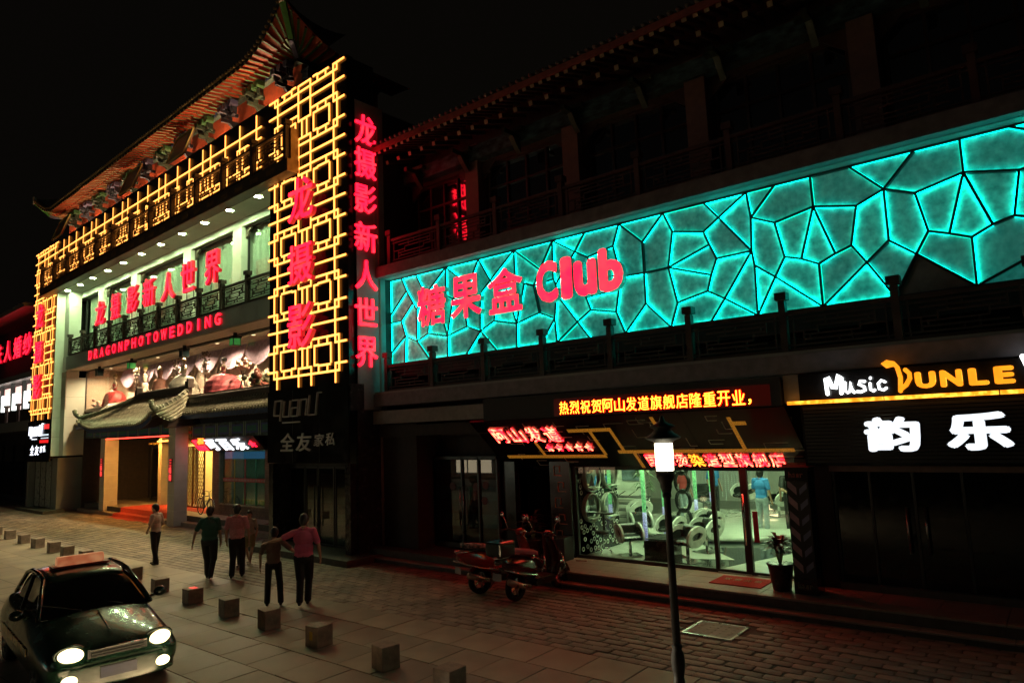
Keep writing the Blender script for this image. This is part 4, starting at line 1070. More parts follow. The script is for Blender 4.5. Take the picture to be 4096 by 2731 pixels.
def flowers(label, a, b, z, r, n, col, base=None):
    th = thing('flower_bunch', label, 'flowers', L(a,b,z), LYL); mb = MB()
    for i in range(n):
        p = Vector((random.gauss(0,.45)*r, random.gauss(0,.3)*r, abs(random.gauss(0,.4))*r)); 
        mb.sph(p, r*.22*random.uniform(.7,1.2), n=6, mi=random.randint(0,1))
    obj('blossoms', mb, col, th)
    lf = MB()
    for i in range(n):
        a_ = random.uniform(0, 2*PI); q = r*random.uniform(.5,1.1); lf.add([(0,0,0),(math.cos(a_)*q,math.sin(a_)*q*.6,r*.1),(math.cos(a_+.2)*q*.9,math.sin(a_+.2)*q*.6,r*.25)],[(0,1,2)])
    obj('foliage', lf, mat('leaf_dark', (.10,.10,.05), .6), th)
    if base:
        bm_ = MB(); bm_.bar((-.28,0,-base),(.2,0,0),.035,.035); bm_.bar((.28,0,-base),(-.2,0,0),.035,.035); obj('stand', bm_, M_wood, th)
    return th
FC = [mat('blossom_pink', (.65,.35,.30), .6), mat('blossom_cream', (.75,.62,.45), .6)]
flowers('pale flower bunch on a crossed wooden stand beside the pink ball gown', -9.6, 1.9, 6.15, .34, 40, FC, .85)
flowers('pale flowers on the show window floor at the far left', -24.4, 1.6, 5.33, .38, 40, FC)
flowers('dark red flowers along the show window floor below the wooden stand', -8.0, 1.7, 5.33, .55, 50, [MATS['leaf_dark'], mat('blossom_dark', (.25,.07,.05), .6)])
for (a, lab) in ((-21.3,'tall dark flower column right of the red ball gown'), (-13.7,'tall dark ornamental column right of the portico ridge'), (-8.1+.5,'slender candelabra with hanging crystals at the right of the show window'), (-16.6,'slim dark easel with hanging flowers mid window')):
    th = thing('flower_column', lab, 'column', L(a,2.3,5.3), LYL)
    mb = MB(); mb.lathe([(.16,0),(.16,.05),(.03,.12),(.03,1.3),(.10,1.4),(.02,1.5)], 10); obj('stem', mb, M_wood, th)
    mb = MB(); random.seed(int(-a*7))
    for i in range(70):
        z = random.uniform(.9,1.95); mb.sph((random.gauss(0,.12),random.gauss(0,.1),z), random.uniform(.025,.06), n=6)
    obj('hanging_blooms', mb, mat('dull_blooms', (.16,.11,.08), .7, var=.3), th)
    mb = MB()
    for i in range(8): mb.tube([(random.uniform(-.25,.25),random.uniform(-.1,.1),1.6),(random.uniform(-.25,.25),0,1.05)], .008, 4)
    obj('strands', mb, M_steel, th)
for i, a in enumerate((-24,-21,-18,-15,-12,-9,-6)):
    li = thing('show_light', 'recessed spotlight in the show window ceiling, place %s from the left' % ('one','two','three','four','five','six','seven')[i], 'spotlight', L(a, 2.0, 7.41), LYL, 'recessed spotlights of the show window')
    mb = MB(); mb.lathe([(.0,-.012),(.075,-.012),(.08,0)], 12); obj('lens', mb, emat('warm_lens', (1,.72,.42), 6), li)
    mb = MB(); mb.lathe([(.08,-.016),(.1,-.01),(.1,0)], 12, cap=False); obj('trim_ring', mb, M_white, li)
    ld = bpy.data.lights.new('show_lamp', 'SPOT'); ld.energy = 1150; ld.color = (1,.66,.40); ld.spot_size = math.radians(160); ld.spot_blend = .7; ld.shadow_soft_size = .06
    link('lamp', ld, li, (0,0,-.03))

# ------------------------------------------------ street beyond at far left
fb = thing('far_shop_building', 'darker building beyond the far tower with a red sign and glowing windows', 'building', L(0,0,0), LYL)
mb = MB(); mb.box(-62, FL-.6, 2.0, 10, 0, 13.0); obj('wall', mb, mat('far_wall', (.10,.09,.10), .8, var=.2), fb)
mb = MB(); mb.box(-62, FL-.5, .4, 2.0, 4.4, 5.0); obj('balcony_slab', mb, M_grey, fb)
mb = MB(); mb.box(-62, FL-.5, .9, 2.0, 7.75, 8.1); obj('lintel_band', mb, M_grey, fb)
mb = MB(); mb.prism([(-.3,11.6),(2.5,11.9),(6,15),(6,15.2),(2.4,12.2),(-.4,11.8)], 'x', -62, FL-.8); obj('roof', mb, M_tile, fb)
for i in range(6):
    a = FL-2.3-i*2.7
    mb = MB(); mb.box(a-1.9, a, 1.5, 1.52, 5.3, 7.5); p = obj('lit_window', mb, emat('far_window', (1.0,.92,.78), 1.5, .45, 1.2, (1,.45,.4)), fb)
    mb = MB(); mb.box(a, a+.16, 1.4, 1.6, 5.0, 7.75); obj('window_post', mb, M_grey, fb)
    mb = MB(); mb.box(a-1.3,a-.7,1.2,1.4,5.9,7.0); obj('paper_lantern', mb, emat('far_lantern', (.9,1.0,.95), 3), p)
    mb = MB(); mb.box(a-2.2,a+.2,.62,.66,5.0,5.75); obj('balcony_panel', mb, M_wood, fb)
    mb = MB(); mb.box(a-.08,a+.08,.55,.72,5.0,6.0); mb.box(a-.14,a+.14,.49,.78,6.0,6.15); obj('balcony_post', mb, M_wood, fb)
    mb = MB(); mb.box(a-2.0,a,1.7,1.75,.3,3.6); obj('shop_door', mb, M_glassdark, fb)
fs = thing('letter_sign', 'red characters on the building beyond the far tower, partly hidden by it', 'sign', L(0, 1.0, 0), LYL)
for ch, a0, a1 in (('老',-45.2,-43.4),('夫',-43.0,-41.2),('人',-40.6,-38.9),('婚',-38.3,-36.5),('纱',-36.1,-34.3),('影',-33.9,-32.2)):
    letter('letter', ch, a0, a1, 9.2, 10.6, 0, .12, RM, fs, .03)

# ================================================================== RIGHT BUILDING
RB_ = thing('club_building', 'long dark building at right with a glowing turquoise facade band and shops below', 'building', (0,0,0))
def ro(name, mb, m, **k): return obj(name, mb, m, RB_, **k)
XL, XR = -15.40, 4.0
SY = 13.35            # facade of the glowing band
mb = MB(); mb.box(XL, XR, SY+.12, 14.6, 5.0, 8.1); ro('band_wall', mb, M_blackm)
mb = MB(); mb.box(XL, XR, 12.62, 14.6, 4.16, 4.50); ro('lower_slab', mb, mat('slab_paint', (.22,.20,.22), .7, var=.15))
mb = MB(); mb.box(XL, XR, 12.66, 13.0, 4.50, 4.56); ro('slab_lip', mb, M_grey)
mb = MB(); mb.box(XL, XR, 12.98, 14.4, 7.90, 7.96); ro('upper_soffit', mb, mat('soffit_grey', (.30,.32,.32), .6, var=.1))
mb = MB(); mb.box(XL, XR, 12.75, 13.02, 7.90, 8.22); mb.box(XL, XR, 12.95, 14.6, 7.965, 8.22); ro('upper_slab', mb, mat('slab_paint_dark', (.17,.14,.15), .7, var=.2))
for q in ((XL, -11.12, 12.60, 12.8, 3.66, 4.02), (-4.0, -3.72, 12.62, 12.8, 3.64, 4.14)):
    mb = MB(); mb.box(*q); ro('fascia_beam', mb, mat('fascia_grey', (.30,.28,.27), .7, var=.12))
mb = MB(); mb.box(XL, -11.2, 13.9, 14.2, .26, 4.2); mb.box(XL,-14.0, 12.95, 13.9, 0.1, 3.7); mb.box(XL, -11.2, 12.8, 13.9, 3.3, 3.6); ro('ground_floor_wall', mb, mat('dark_brick_wall', (.045,.03,.028), .7, var=.3))
mb = MB(); mb.box(XL, XR, 14.5, 14.8, 2.3, 5.0); ro('inner_wall', mb, M_blackm)
# drainpipe
dp = MB(); dp.tube([(-15.40, 12.90, .1), (-15.40, 12.89, 12.6)], .05, 10)
for z in (1.5, 4.0, 6.5, 9.0, 11.5): dp.tube([(-15.40,12.895,z),(-15.40,12.895,z+.08)], .062, 10)
dpo = obj('drainpipe', dp, mat('pipe_paint', (.30,.20,.17), .5, var=.1)); tag(dpo, 'tall rain pipe in the corner between the two buildings', 'pipe')

# ---- glowing band: panels between dark bars, lit by strips at the bars
def I(x,y): return (1540+.338*x, 950+.338*y)
def II(x,y): return (2080+.3827*x, 800+.3827*y)
def III(x,y): return (2560+.4464*x, 650+.4464*y)
def IV(x,y): return (3060+.523*x, 480+.523*y)
BAND = ([(-15.38,7.885),(-14.87,7.885),(-14.253,7.885),(-13.038,7.885),(-11.822,7.885),(-10.601,7.885),(-15.38,6.846),(-15.38,6.617),(-15.38,5.707),(-15.38,5.385),(-14.661,7.478),(-14.403,7.089),(-14.25,6.869),(-14.256,5.952),(-14.906,6.623),(-14.738,6.166),(-13.8,6.122),(-13.878,7.238),(-13.052,7.091),(-13.042,5.962),(-12.297,6.134),(-11.829,5.951),(-11.78,6.958),(-11.341,6.162),(-11.428,7.241),(-12.203,7.237),(-12.791,6.968),(-10.586,7.114),(-10.603,6.001),(-11.188,6.914),(-10.901,6.957),(-12.407,6.829),(-13.312,6.772),(-13.717,6.733),(-14.791,5.385),(-13.765,5.385),(-13.048,5.385),(-12.361,5.385),(-11.292,5.385),(-10.622,5.385),(-10.307,6.973),(-9.393,7.885),(-8.459,7.885),(-7.531,7.885),(-6.43,7.885),(-10.017,6.872),(-9.875,6.172),(-9.425,5.974),(-9.803,7.234),(-9.413,6.934),(-8.756,7.484),(-9.342,6.792),(-9.33,6.66),(-8.779,5.804),(-9.337,6.543),(-8.593,6.622),(-8.392,6.035),(-8.404,7.284),(-7.709,7.413),(-8.221,6.855),(-8.502,6.341),(-7.616,6.403),(-7.725,5.897),(-7.543,6.668),(-6.97,6.657),(-6.968,7.349),(-6.973,5.973),(-9.889,5.385),(-9.39,5.385),(-8.459,5.385),(-7.525,5.385),(-5.508,7.885),(-4.599,7.885),(-4.041,7.885),(-6.387,6.669),(-6.239,7.427),(-5.549,7.271),(-5.207,7.499),(-4.588,6.678),(-5.445,6.982),(-5.31,6.661),(-5.448,6.346),(-5.551,6.024),(-6.232,5.884),(-5.207,5.815),(-4.547,7.348),(-4.551,6.381),(-4.099,7.144),(-4.177,6.085),(-3.97,6.44),(-6.416,5.385),(-5.525,5.385),(-4.573,5.385),(-3.377,7.885),(-2.702,7.885),(-1.654,7.885),(-0.987,7.885),(-0.317,7.885),(-3.372,7.291),(-2.645,7.13),(-2.18,7.323),(-1.715,7.133),(-0.992,7.304),(-2.186,6.394),(-2.79,6.426),(-3.666,6.345),(-3.07,6.33),(-3.367,6.193),(-2.569,6.069),(-1.795,6.075),(-1.584,6.429),(-1.287,6.324),(-0.988,6.2),(-0.688,6.348),(-0.396,6.429),(-0.26,7.142),(-3.369,5.385),(-2.184,5.385),(-1.002,5.385),(0.75,7.3),(1.1,6.5),(0.5,6.1),(1.6,7.885),(1.9,6.9),(2.3,5.9),(1.3,5.385),(2.6,5.385),(0.9,7.885),(3.6,7.885),(3.6,5.385),(3.6,6.7)],[(1,10),(10,11),(11,12),(12,13),(10,6),(11,14),(14,7),(14,15),(15,8),(15,34),(15,13),(13,16),(13,35),(16,33),(33,32),(2,17),(3,17),(17,12),(17,32),(32,19),(32,18),(3,18),(18,26),(26,19),(26,25),(3,25),(4,25),(25,22),(4,24),(5,24),(24,22),(24,29),(29,23),(29,30),(30,28),(30,27),(5,27),(27,40),(40,45),(40,28),(19,16),(19,36),(19,20),(20,21),(20,31),(31,26),(31,22),(21,22),(21,37),(21,38),(21,23),(23,28),(28,39),(28,46),(45,46),(45,48),(5,48),(41,48),(41,49),(49,51),(49,45),(51,52),(51,50),(41,50),(50,42),(50,57),(57,58),(58,43),(58,63),(57,59),(59,63),(59,55),(55,52),(52,54),(54,47),(54,53),(46,47),(47,67),(47,68),(53,68),(53,69),(53,56),(56,60),(60,55),(60,61),(61,63),(61,62),(56,62),(62,70),(63,64),(43,65),(65,44),(65,64),(64,66),(66,70),(66,90),(64,74),(44,75),(75,74),(75,76),(76,77),(77,71),(77,72),(77,78),(76,79),(79,80),(80,81),(81,82),(79,74),(80,78),(74,81),(74,83),(82,83),(83,90),(82,84),(84,91),(84,92),(84,78),(72,85),(85,78),(78,86),(86,92),(85,73),(85,87),(87,89),(89,88),(88,86),(88,92),(88,116),(87,98),(98,93),(98,99),(99,100),(100,94),(100,95),(100,101),(101,102),(102,96),(100,103),(99,104),(98,105),(98,106),(89,105),(105,107),(107,106),(106,104),(104,108),(108,103),(103,109),(107,116),(108,116),(108,117),(109,117),(109,110),(110,101),(110,111),(111,112),(102,111),(102,113),(112,113),(113,114),(114,115),(102,115),(112,118),(109,118),(97,119),(115,119),(119,127),(119,120),(114,121),(121,120),(121,118),(120,125),(120,123),(123,122),(123,130),(123,124),(124,125),(124,126),(124,129),(0,1),(1,2),(2,3),(3,4),(4,5),(5,41),(41,42),(42,43),(43,44),(44,71),(71,72),(72,73),(73,93),(93,94),(94,95),(95,96),(96,97),(97,127),(127,122),(122,128),(9,34),(34,35),(35,36),(36,37),(37,38),(38,39),(39,67),(67,68),(68,69),(69,70),(70,90),(90,91),(91,92),(92,116),(116,117),(117,118),(118,125),(125,126),(126,129),(9,8),(8,7),(7,6),(6,0),(129,130),(130,128)],[(-7.34,7.19,2),(-1.66,5.61,0),(-0.58,6.81,2),(-0.51,6.09,2),(-2.86,7.5,2)])
NODES, EDGES, DARK = BAND
def trace_faces(nodes, edges):
    adj = {}
    for a, b in edges: adj.setdefault(a, set()).add(b); adj.setdefault(b, set()).add(a)
    order = {}
    for n_, s in adj.items():
        order[n_] = sorted(s, key=lambda m_: math.atan2(nodes[m_][1]-nodes[n_][1], nodes[m_][0]-nodes[n_][0]))
    seen = set(); faces = []
    for a in adj:
        for b in adj[a]:
            if (a, b) in seen: continue
            f = []; u, v = a, b
            while (u, v) not in seen:
                seen.add((u, v)); f.append(u); o = order[v]; i = o.index(u); u, v = v, o[i-1]
            A = sum(nodes[f[i]][0]*nodes[f[(i+1) % len(f)]][1]-nodes[f[(i+1) % len(f)]][0]*nodes[f[i]][1] for i in range(len(f)))/2
            if A > 0.001: faces.append(f)
    return faces
FACES = trace_faces(NODES, EDGES)
band = thing('glowing_facade_band', 'long turquoise light wall of irregular polygon panels with dark bars', 'light wall', (0, SY, 0))
M_panel = mat('translucent_panel', (.55, .55, .50), .5, var=.38, scale=7, bump=.1, em=(.03,.75,.60), es=.11)
M_paneld = mat('dull_panel', (.40,.38,.36), .5, var=.12, scale=9)
def led(name, c, s):
    if name in MATS: return MATS[name]
    m = emat(name, c, s); return m
M_led = led('turquoise_led', (.0,.86,.66), 9.5)
M_leds = [M_led, led('turquoise_led_dim', (.0,.80,.66), 6.0), led('turquoise_led_strong', (.0,.9,.68), 13.0), M_led, led('turquoise_led_weak', (.0,.8,.55), 2.5)]
random.seed(77)
M_ledg = led('green_led', (.12,.9,.02), 3.0)
dark_i = set()
def inset(poly, d):
    """move each side of a counter-clockwise polygon inwards by d"""
    n = len(poly); out = []
    for i in range(n):
        p0, p1, p2 = Vector(poly[i-1]), Vector(poly[i]), Vector(poly[(i+1) % n])
        e1 = (p1-p0).normalized(); e2 = (p2-p1).normalized(); n1 = Vector((-e1.y, e1.x)); n2 = Vector((-e2.y, e2.x))
        k = n1+n2; q = 1+n1.dot(n2)
        if q < .15: q = .15
        out.append(p1+k*(d/q))
    return out
DARKPTS = DARK
for fi, f in enumerate(FACES):
    poly = [NODES[i] for i in f]; cx = sum(p[0] for p in poly)/len(poly); cz = sum(p[1] for p in poly)/len(poly)
    state = 1
    for (dx, dz, st_) in DARKPTS:
        if math.hypot(dx-cx, dz-cz) < .38: state = st_
    ins = inset(poly, .024)
    pm = MB(); pm.add([(p.x, 0, p.y) for p in ins]+[(p.x, .03, p.y) for p in ins], [tuple(range(len(ins))), tuple(range(len(ins), 2*len(ins)))[::-1]])
    po = obj('light_panel', pm, M_panel if state else M_paneld, band)
    if state == 0: continue
    n = len(ins); weak = random.random() < .14
    for i in range(n):
        p, q = ins[i], ins[(i+1) % n]
        if (q-p).length < .08: continue
        if state == 2 and i % 2: continue
        r_ = random.random()
        if r_ < .03: continue
        lm = MB(); lm.add([(p.x,-.008,p.y),(q.x,-.008,q.y),(q.x,-.044,q.y),(p.x,-.044,p.y)], [(0,1,2,3)])
        obj('led_strip', lm, M_leds[(1 if i % 3 == 0 else 4) if weak else 0 if r_ < .45 else 1 if r_ < .70 else 2 if r_ < .93 else 4], po)
for a, b in EDGES:
    p, q = NODES[a], NODES[b]; mb = MB(); mb.bar((p[0], -.035, p[1]), (q[0], -.035, q[1]), .038, .085, up=(0,1,0))
    obj('divider_bar', mb, M_alu, band)

# club letters
cl = thing('club_sign', 'big red characters and the word Club standing off the turquoise band', 'sign', (0,0,0))
M_ret = mat('letter_return', (.55,.55,.52), .35)
for ch, x0, x1, z0, z1 in (('糖',-13.98,-12.87,6.29,7.42),('果',-12.68,-11.58,6.32,7.47),('盒',-11.34,-10.2,6.28,7.42)):
    letter('letter', ch, x0, x1, z0, z1, 13.24, .16, [M_red, M_ret], cl, .020, even=True)
for ch, x0, x1, z0, z1 in (('C',-9.76,-9.13,6.33,7.34),('l',-9.03,-8.72,6.33,7.34),('u',-8.66,-8.05,6.33,7.17),('b',-7.98,-7.36,6.33,7.34)):
    letter('letter', ch, x0, x1, z0, z1, 13.24, .18, [M_red, M_ret], cl, .045)

# railings
r1 = thing('club_railing', 'dark fretwork railing in front of the lower edge of the turquoise band', 'railing', (0,0,0))
railing(r1, -14.95, 3.4, 12.78, 4.56, 5.30, 1.835, 5.66, M_darkfret, w=.12)
r2 = thing('upper_railing', 'dark fretwork railing of the unlit upper gallery above the turquoise band', 'railing', (0,0,0))
railing(r2, -14.9, 3.4, 12.92, 8.22, 8.98, 2.04, 9.25, mat('upper_rail_wood', (.08,.03,.025), .5, var=.2), w=.12)

# upper gallery: wall, columns, windows, eave
M_col = mat('column_paint', (.22,.12,.10), .6, var=.12); M_upw = mat('upper_wall_paint', (.09,.05,.04), .7, var=.2)
mb = MB(); mb.box(XL, XR, 14.6, 14.8, 8.2, 12.3); mb.box(XL, XR, 14.25, 14.6, 10.9, 11.5); ro('upper_wall', mb, M_upw)
mb = MB(); mb.box(-15.44, -15.38, 12.7, 14.7, 8.2, 12.4); ro('upper_end_wall', mb, M_cream)
M_frame = mat('window_wood', (.07,.035,.03), .45)
for i in range(6):
    x = -12.6+i*3.4
    mb = MB(); mb.box(x-.24, x+.24, 14.0, 14.6, 8.2, 11.5); ro('column', mb, M_col)
    mb = MB(); mb.box(x-.30, x+.30, 13.96, 14.64, 8.2, 8.5); ro('column_base', mb, M_grey)
for i in range(6):
    x0_, x1_ = -15.2+(.0 if i == 0 else 0), -12.84
    x0_ = -15.3 if i == 0 else -12.36+(i-1)*3.4; x1_ = -12.84 if i == 0 else x0_+2.92
    gp = MB(); gp.box(x0_+.1, x1_-.1, 14.42, 14.43, 8.9, 10.85); wo = ro('gallery_window', gp, mat('dark_window_glass', (.015,.015,.018), .02, var=0, ior=2.6))
    k = 4
    for j in range(k+1):
        xx = x0_+.1+(x1_-x0_-.2)*j/k; m2 = MB(); m2.box(xx-.03, xx+.03, 14.36, 14.42, 8.85, 10.9); obj('mullion', m2, M_frame, wo)
    m2 = MB()
    for z in (8.87, 10.2, 10.87): m2.box(x0_+.07, x1_-.07, 14.365, 14.415, z-.03, z+.03)
    obj('transom', m2, M_frame, wo)
    m2 = MB(); m2.box(x0_+.1, x1_-.1, 14.3, 14.5, 8.22, 8.85); ro('window_apron', m2, M_upw)
    m2 = MB(); m2.prism([(x0_,10.9),(x0_+.5,10.9),(x0_+.3,10.72),(x0_,10.5)],'y',14.2,14.28); ro('carved_spandrel', m2, M_frame)
    m2 = MB(); m2.prism([(x1_,10.9),(x1_-.5,10.9),(x1_-.3,10.72),(x1_,10.5)],'y',14.2,14.28); ro('carved_spandrel', m2, M_frame)
# eave with rafter ends
EV = thing('gallery_roof', 'dark tiled eave of the right building, red-lit at its left end', 'roof', (0,0,0))
mb = MB(); mb.add([(XL-.4,12.7,11.75),(XR,12.7,11.75),(XR,15.2,12.6),(XL-.4,15.2,12.6),(XL-.4,12.7,11.83),(XR,12.7,11.83),(XR,15.2,12.7),(XL-.4,15.2,12.7)], [(0,3,2,1),(4,5,6,7),(0,1,5,4),(3,7,6,2),(0,4,7,3),(1,2,6,5)]); obj('eave_boarding', mb, mat('eave_red', (.30,.07,.05), .6, var=.2), EV)
n = 78
mb = MB(); mb.box(-.05,.05,0,1.1,-.05,.05); 
ra = mb.mesh('rafter', mat('rafter_dark', (.07,.05,.04), .5)); en = MB().box(-.055,.055,-.012,0,-.055,.055).mesh('rafter_end', mat('rafter_end_paint', (.40,.32,.20), .5))
for i in range(n):
    x = XL+i*.25
    o = link('rafter', ra, EV, (x, 12.78, 11.70)); o.rotation_euler = (.32,0,0); e = link('rafter_end', en, o)
    if i % 2 == 0:
        o = link('rafter', ra, EV, (x+.12, 13.2, 11.52)); o.rotation_euler = (.32,0,0); e = link('rafter_end', en, o)
mb = MB()
for i in range(95):
    x = XL-.3+i*.205; mb.tube([(x,12.62,11.88),(x,13.2,12.05),(x,15.2,12.78)], .055, 6)
stuff(obj('eave_tiles', mb, M_tile, EV))
mb = MB(); mb.box(XL-.4, XR, 12.66, 12.70, 11.68, 11.84); obj('eave_board', mb, MATS['eave_red'], EV)
mb = MB(); mb.box(XL, XR, 13.9, 14.2, 11.0, 11.4); obj('painted_purlin', mb, M_beam, EV)
for i in range(10):
    x = -14.6+i*1.9; c = MB(); c.box(x-.06,x+.06,13.3,14.0,11.1,11.22); c.box(x-.3,x+.3,13.7,13.85,11.24,11.34); c.prism([(13.95,10.7),(13.95,11.1),(13.6,11.1),(13.75,10.9)],'x',x-.07,x+.07); obj('bracket_set', c, G1[0], EV)

# ================================================================== SALON FRONT
LED = thing('led_display', 'red scrolling LED display with yellow characters over the salon', 'LED display', (0,12.5,0))
mb = MB(); mb.box(-11.12, -4.02, .0, .12, 3.60, 4.12); obj('display_box', mb, M_blackm, LED)
mb = MB(); mb.box(-9.0, -4.2, -.01, 0, 3.62, 4.0); obj('display_face', mb, mat('led_face', (.03,.004,.004), .4, em=(1,.008,.0), es=.02), LED)  # weak red emission stands in for bloom around the characters
txt = '热烈祝贺阿山发道旗舰店隆重开业，'
M_ledt = emat('led_yellow', (1.0,.45,.03), 5.0, .1, 30); M_ledh = emat('led_red_halo', (1.0,.004,.0), 7)
for i, ch in enumerate(txt):
    x0_ = -8.84+i*.281; z0_ = 3.655; wd = .245; hh = .275
    if ch == '，': letter('character', ch, x0_+.02, x0_+.08, z0_, z0_+.10, -.014, .008, [M_ledt, M_ledh], LED, .02); continue
    letter('character_halo', ch, x0_-.006, x0_+wd+.006, z0_-.006, z0_+hh+.006, -.010, .004, [M_ledh], LED, .055)  # red emissive copy makes the glow around the character
    letter('character', ch, x0_, x0_+wd, z0_, z0_+hh, -.016, .006, [M_ledt, M_ledh], LED, .004)
# sloping canopy
cnp = thing('salon_canopy', 'sloping black salon canopy with mosaic yellow strips and fine grey maze lines', 'canopy', (0,0,0))
AY0, AZ0, AY1, AZ1 = 12.5, 3.58, 13.86, 2.41
def AP(x, y, d=0.0):
    t = (y-AY0)/(AY1-AY0); return (x, y-d*.652, AZ0+(AZ1-AZ0)*t-d*.758)
xs_ = [-11.6, -9.7, -7.9, -6.0, -3.98]
for i in range(4):
    mb = MB(); a, b = xs_[i]+.004, xs_[i+1]-.004
    mb.add([AP(a,AY0),AP(b,AY0),AP(b,AY1),AP(a,AY1),AP(a,AY0,-.05),AP(b,AY0,-.05),AP(b,AY1,-.05),AP(a,AY1,-.05)], [(0,3,2,1),(4,5,6,7),(0,1,5,4),(1,2,6,5),(2,3,7,6),(3,0,4,7)])
    obj('canopy_panel', mb, M_black, cnp)
M_mos = mat('mosaic_gold', (.60,.32,.05), .3, var=.55, scale=60, em=(.9,.35,.03), es=.22)
def strip(x0, y0, x1, y1, w_=.075, m=M_mos, nm='mosaic_strip', d=.012):
    mb = MB(); 
    if abs(x1-x0) > abs(y1-y0):
        if x1 < x0: x0, x1 = x1, x0
        q = [(x0, y0-w_/2), (x1, y0-w_/2), (x1, y0+w_/2), (x0, y0+w_/2)]
    else:
        if y1 < y0: y0, y1 = y1, y0
        q = [(x0-w_/2, y0), (x0+w_/2, y0), (x0+w_/2, y1), (x0-w_/2, y1)]
    mb.add([AP(a,b,.0005) for a,b in q]+[AP(a,b,d) for a,b in q], [(0,1,2,3),(7,6,5,4),(0,4,5,1),(1,5,6,2),(2,6,7,3),(3,7,4,0)])
    obj(nm, mb, m, cnp)
for q in ((-11.25,13.54,-8.34,13.54),(-10.05,13.13,-10.05,13.5),(-8.9,12.84,-7.78,12.84),(-8.33,12.88,-8.33,13.50),(-7.8,12.80,-7.8,13.385),(-7.96,13.425,-4.15,13.425),(-7.58,13.463,-7.58,13.86),(-6.66,12.58,-6.66,12.86),(-5.08,12.66,-5.08,13.387),(-5.04,12.8,-4.8,12.8)): strip(*q)
random.seed(21); M_fine = mat('fine_line', (.55,.50,.38), .4)
for i in range(46):
    x = random.uniform(-11.3,-4.4); y = random.uniform(12.56,13.75); 
    a = random.uniform(.15,.5); b = random.uniform(.06,.2)
    if random.random() < .5: strip(x,y,x+a,y,.012,M_fine,'fine_line',.004)
    strip(x,y,x,y+b,.014,M_fine,'fine_line',.0055)
    if random.random() < .6: strip(x,y+b,x+a*.8,y+b,.012,M_fine,'fine_line',.004)
def onslope(par, ch, x0, x1, y_top, y_bot, m, off=.03, d=.012, nm='letter'):
    A_, F_, N_, lo_, hi_ = bold(ch, off, off*.8); A_ = A_[:,:3]; s_ = hi_-lo_; vs = []
    for p in A_:
        u = (p-lo_)/s_; y = y_bot+(y_top-y_bot)*u[1]; vs.append(AP(x0+u[0]*(x1-x0), y, .02+d*u[2]))
    me = bpy.data.meshes.new(nm); me.from_pydata(vs, [], F_); me.materials.append(m); link(nm, me, par)
M_redb = emat('red_sign_hot', (1.0,.008,.02), 8, .15, 7, (1.0,.12,.06))
s1 = thing('salon_name_sign', 'four red glowing characters over five stars on the left of the black canopy', 'sign', (0,0,0))
for i, ch in enumerate('阿山发道'): onslope(s1, ch, -11.15+i*.52, -10.73+i*.52, 12.70, 13.10, M_redb, .008)
for i in range(5):
    mb = MB(); cx, cy = -9.72+i*.275, 13.27; pts = []
    for k in range(10):
        r_ = .10 if k % 2 == 0 else .045; a_ = PI/2+k*PI/5; pts.append((cx+math.cos(a_)*r_, cy-math.sin(a_)*r_))
    mb.add([AP(a,b,.02) for a,b in pts]+[AP(a,b,.05) for a,b in pts], [tuple(range(10)), tuple(range(10,20))[::-1]]+[(k,(k+1)%10,10+(k+1)%10,10+k) for k in range(10)]); obj('star', mb, M_redb, s1)
s2 = thing('salon_service_sign', 'row of nine red glowing characters along the lower edge of the canopy', 'sign', (0,0,0))
M_ora = emat('orange_sign_hot', (1.0,.22,.015), 4, .2, 7)
for i, ch in enumerate('国际烫染造型旗舰店'):
    onslope(s2, ch, -7.36+i*.333, -7.36+i*.333+.285, 13.49, 13.80, M_ora if ch == '染' else M_redb, .006)
# salon glazing
GY = 13.88
gz_ = thing('salon_shopfront', 'tall clear glass front of the lit hair salon with black frames and a double door', 'shop front', (0,0,0))
for i, (a, b) in enumerate(((-9.45,-7.7),(-7.7,-6.06),(-5.98,-5.42),(-5.28,-4.32))):
    mb = MB(); mb.box(a+.012, b-.012, GY, GY+.012, .36, 2.42); obj('glass_pane', mb, M_glass, gz_)
for nm_, q in (('frame_top',(-9.5,-4.25,GY-.04,GY+.05,2.42,2.50)),('frame_bottom',(-9.5,-4.25,GY-.03,GY+.05,.302,.37)),('frame_left',(-9.5,-9.44,GY-.04,GY+.05,.37,2.42)),('mullion',(-6.06,-5.98,GY-.04,GY+.05,.37,2.42)),('mullion',(-5.42,-5.28,GY-.05,GY+.05,.37,2.42)),('frame_right',(-4.32,-4.24,GY-.04,GY+.05,.37,2.42))):
    mb = MB(); mb.box(*q); obj(nm_, mb, M_blackm if nm_ != 'frame_bottom' else M_alu, gz_)
mb = MB(); mb.tube([(-5.35,GY-.12,.9),(-5.35,GY-.12,1.9)], .02, 8); obj('door_handle', mb, M_chrome, gz_)
mb = MB(); mb.box(-6.0,-4.3,GY-.09,GY-.045,.301,.325); obj('threshold', mb, M_steel, gz_)
mb = MB(); mb.box(-5.22,-5.12,GY-.02,GY-.005,.95,1.55); obj('red_ribbon', mb, mat('ribbon', (.45,.01,.02), .5), gz_)
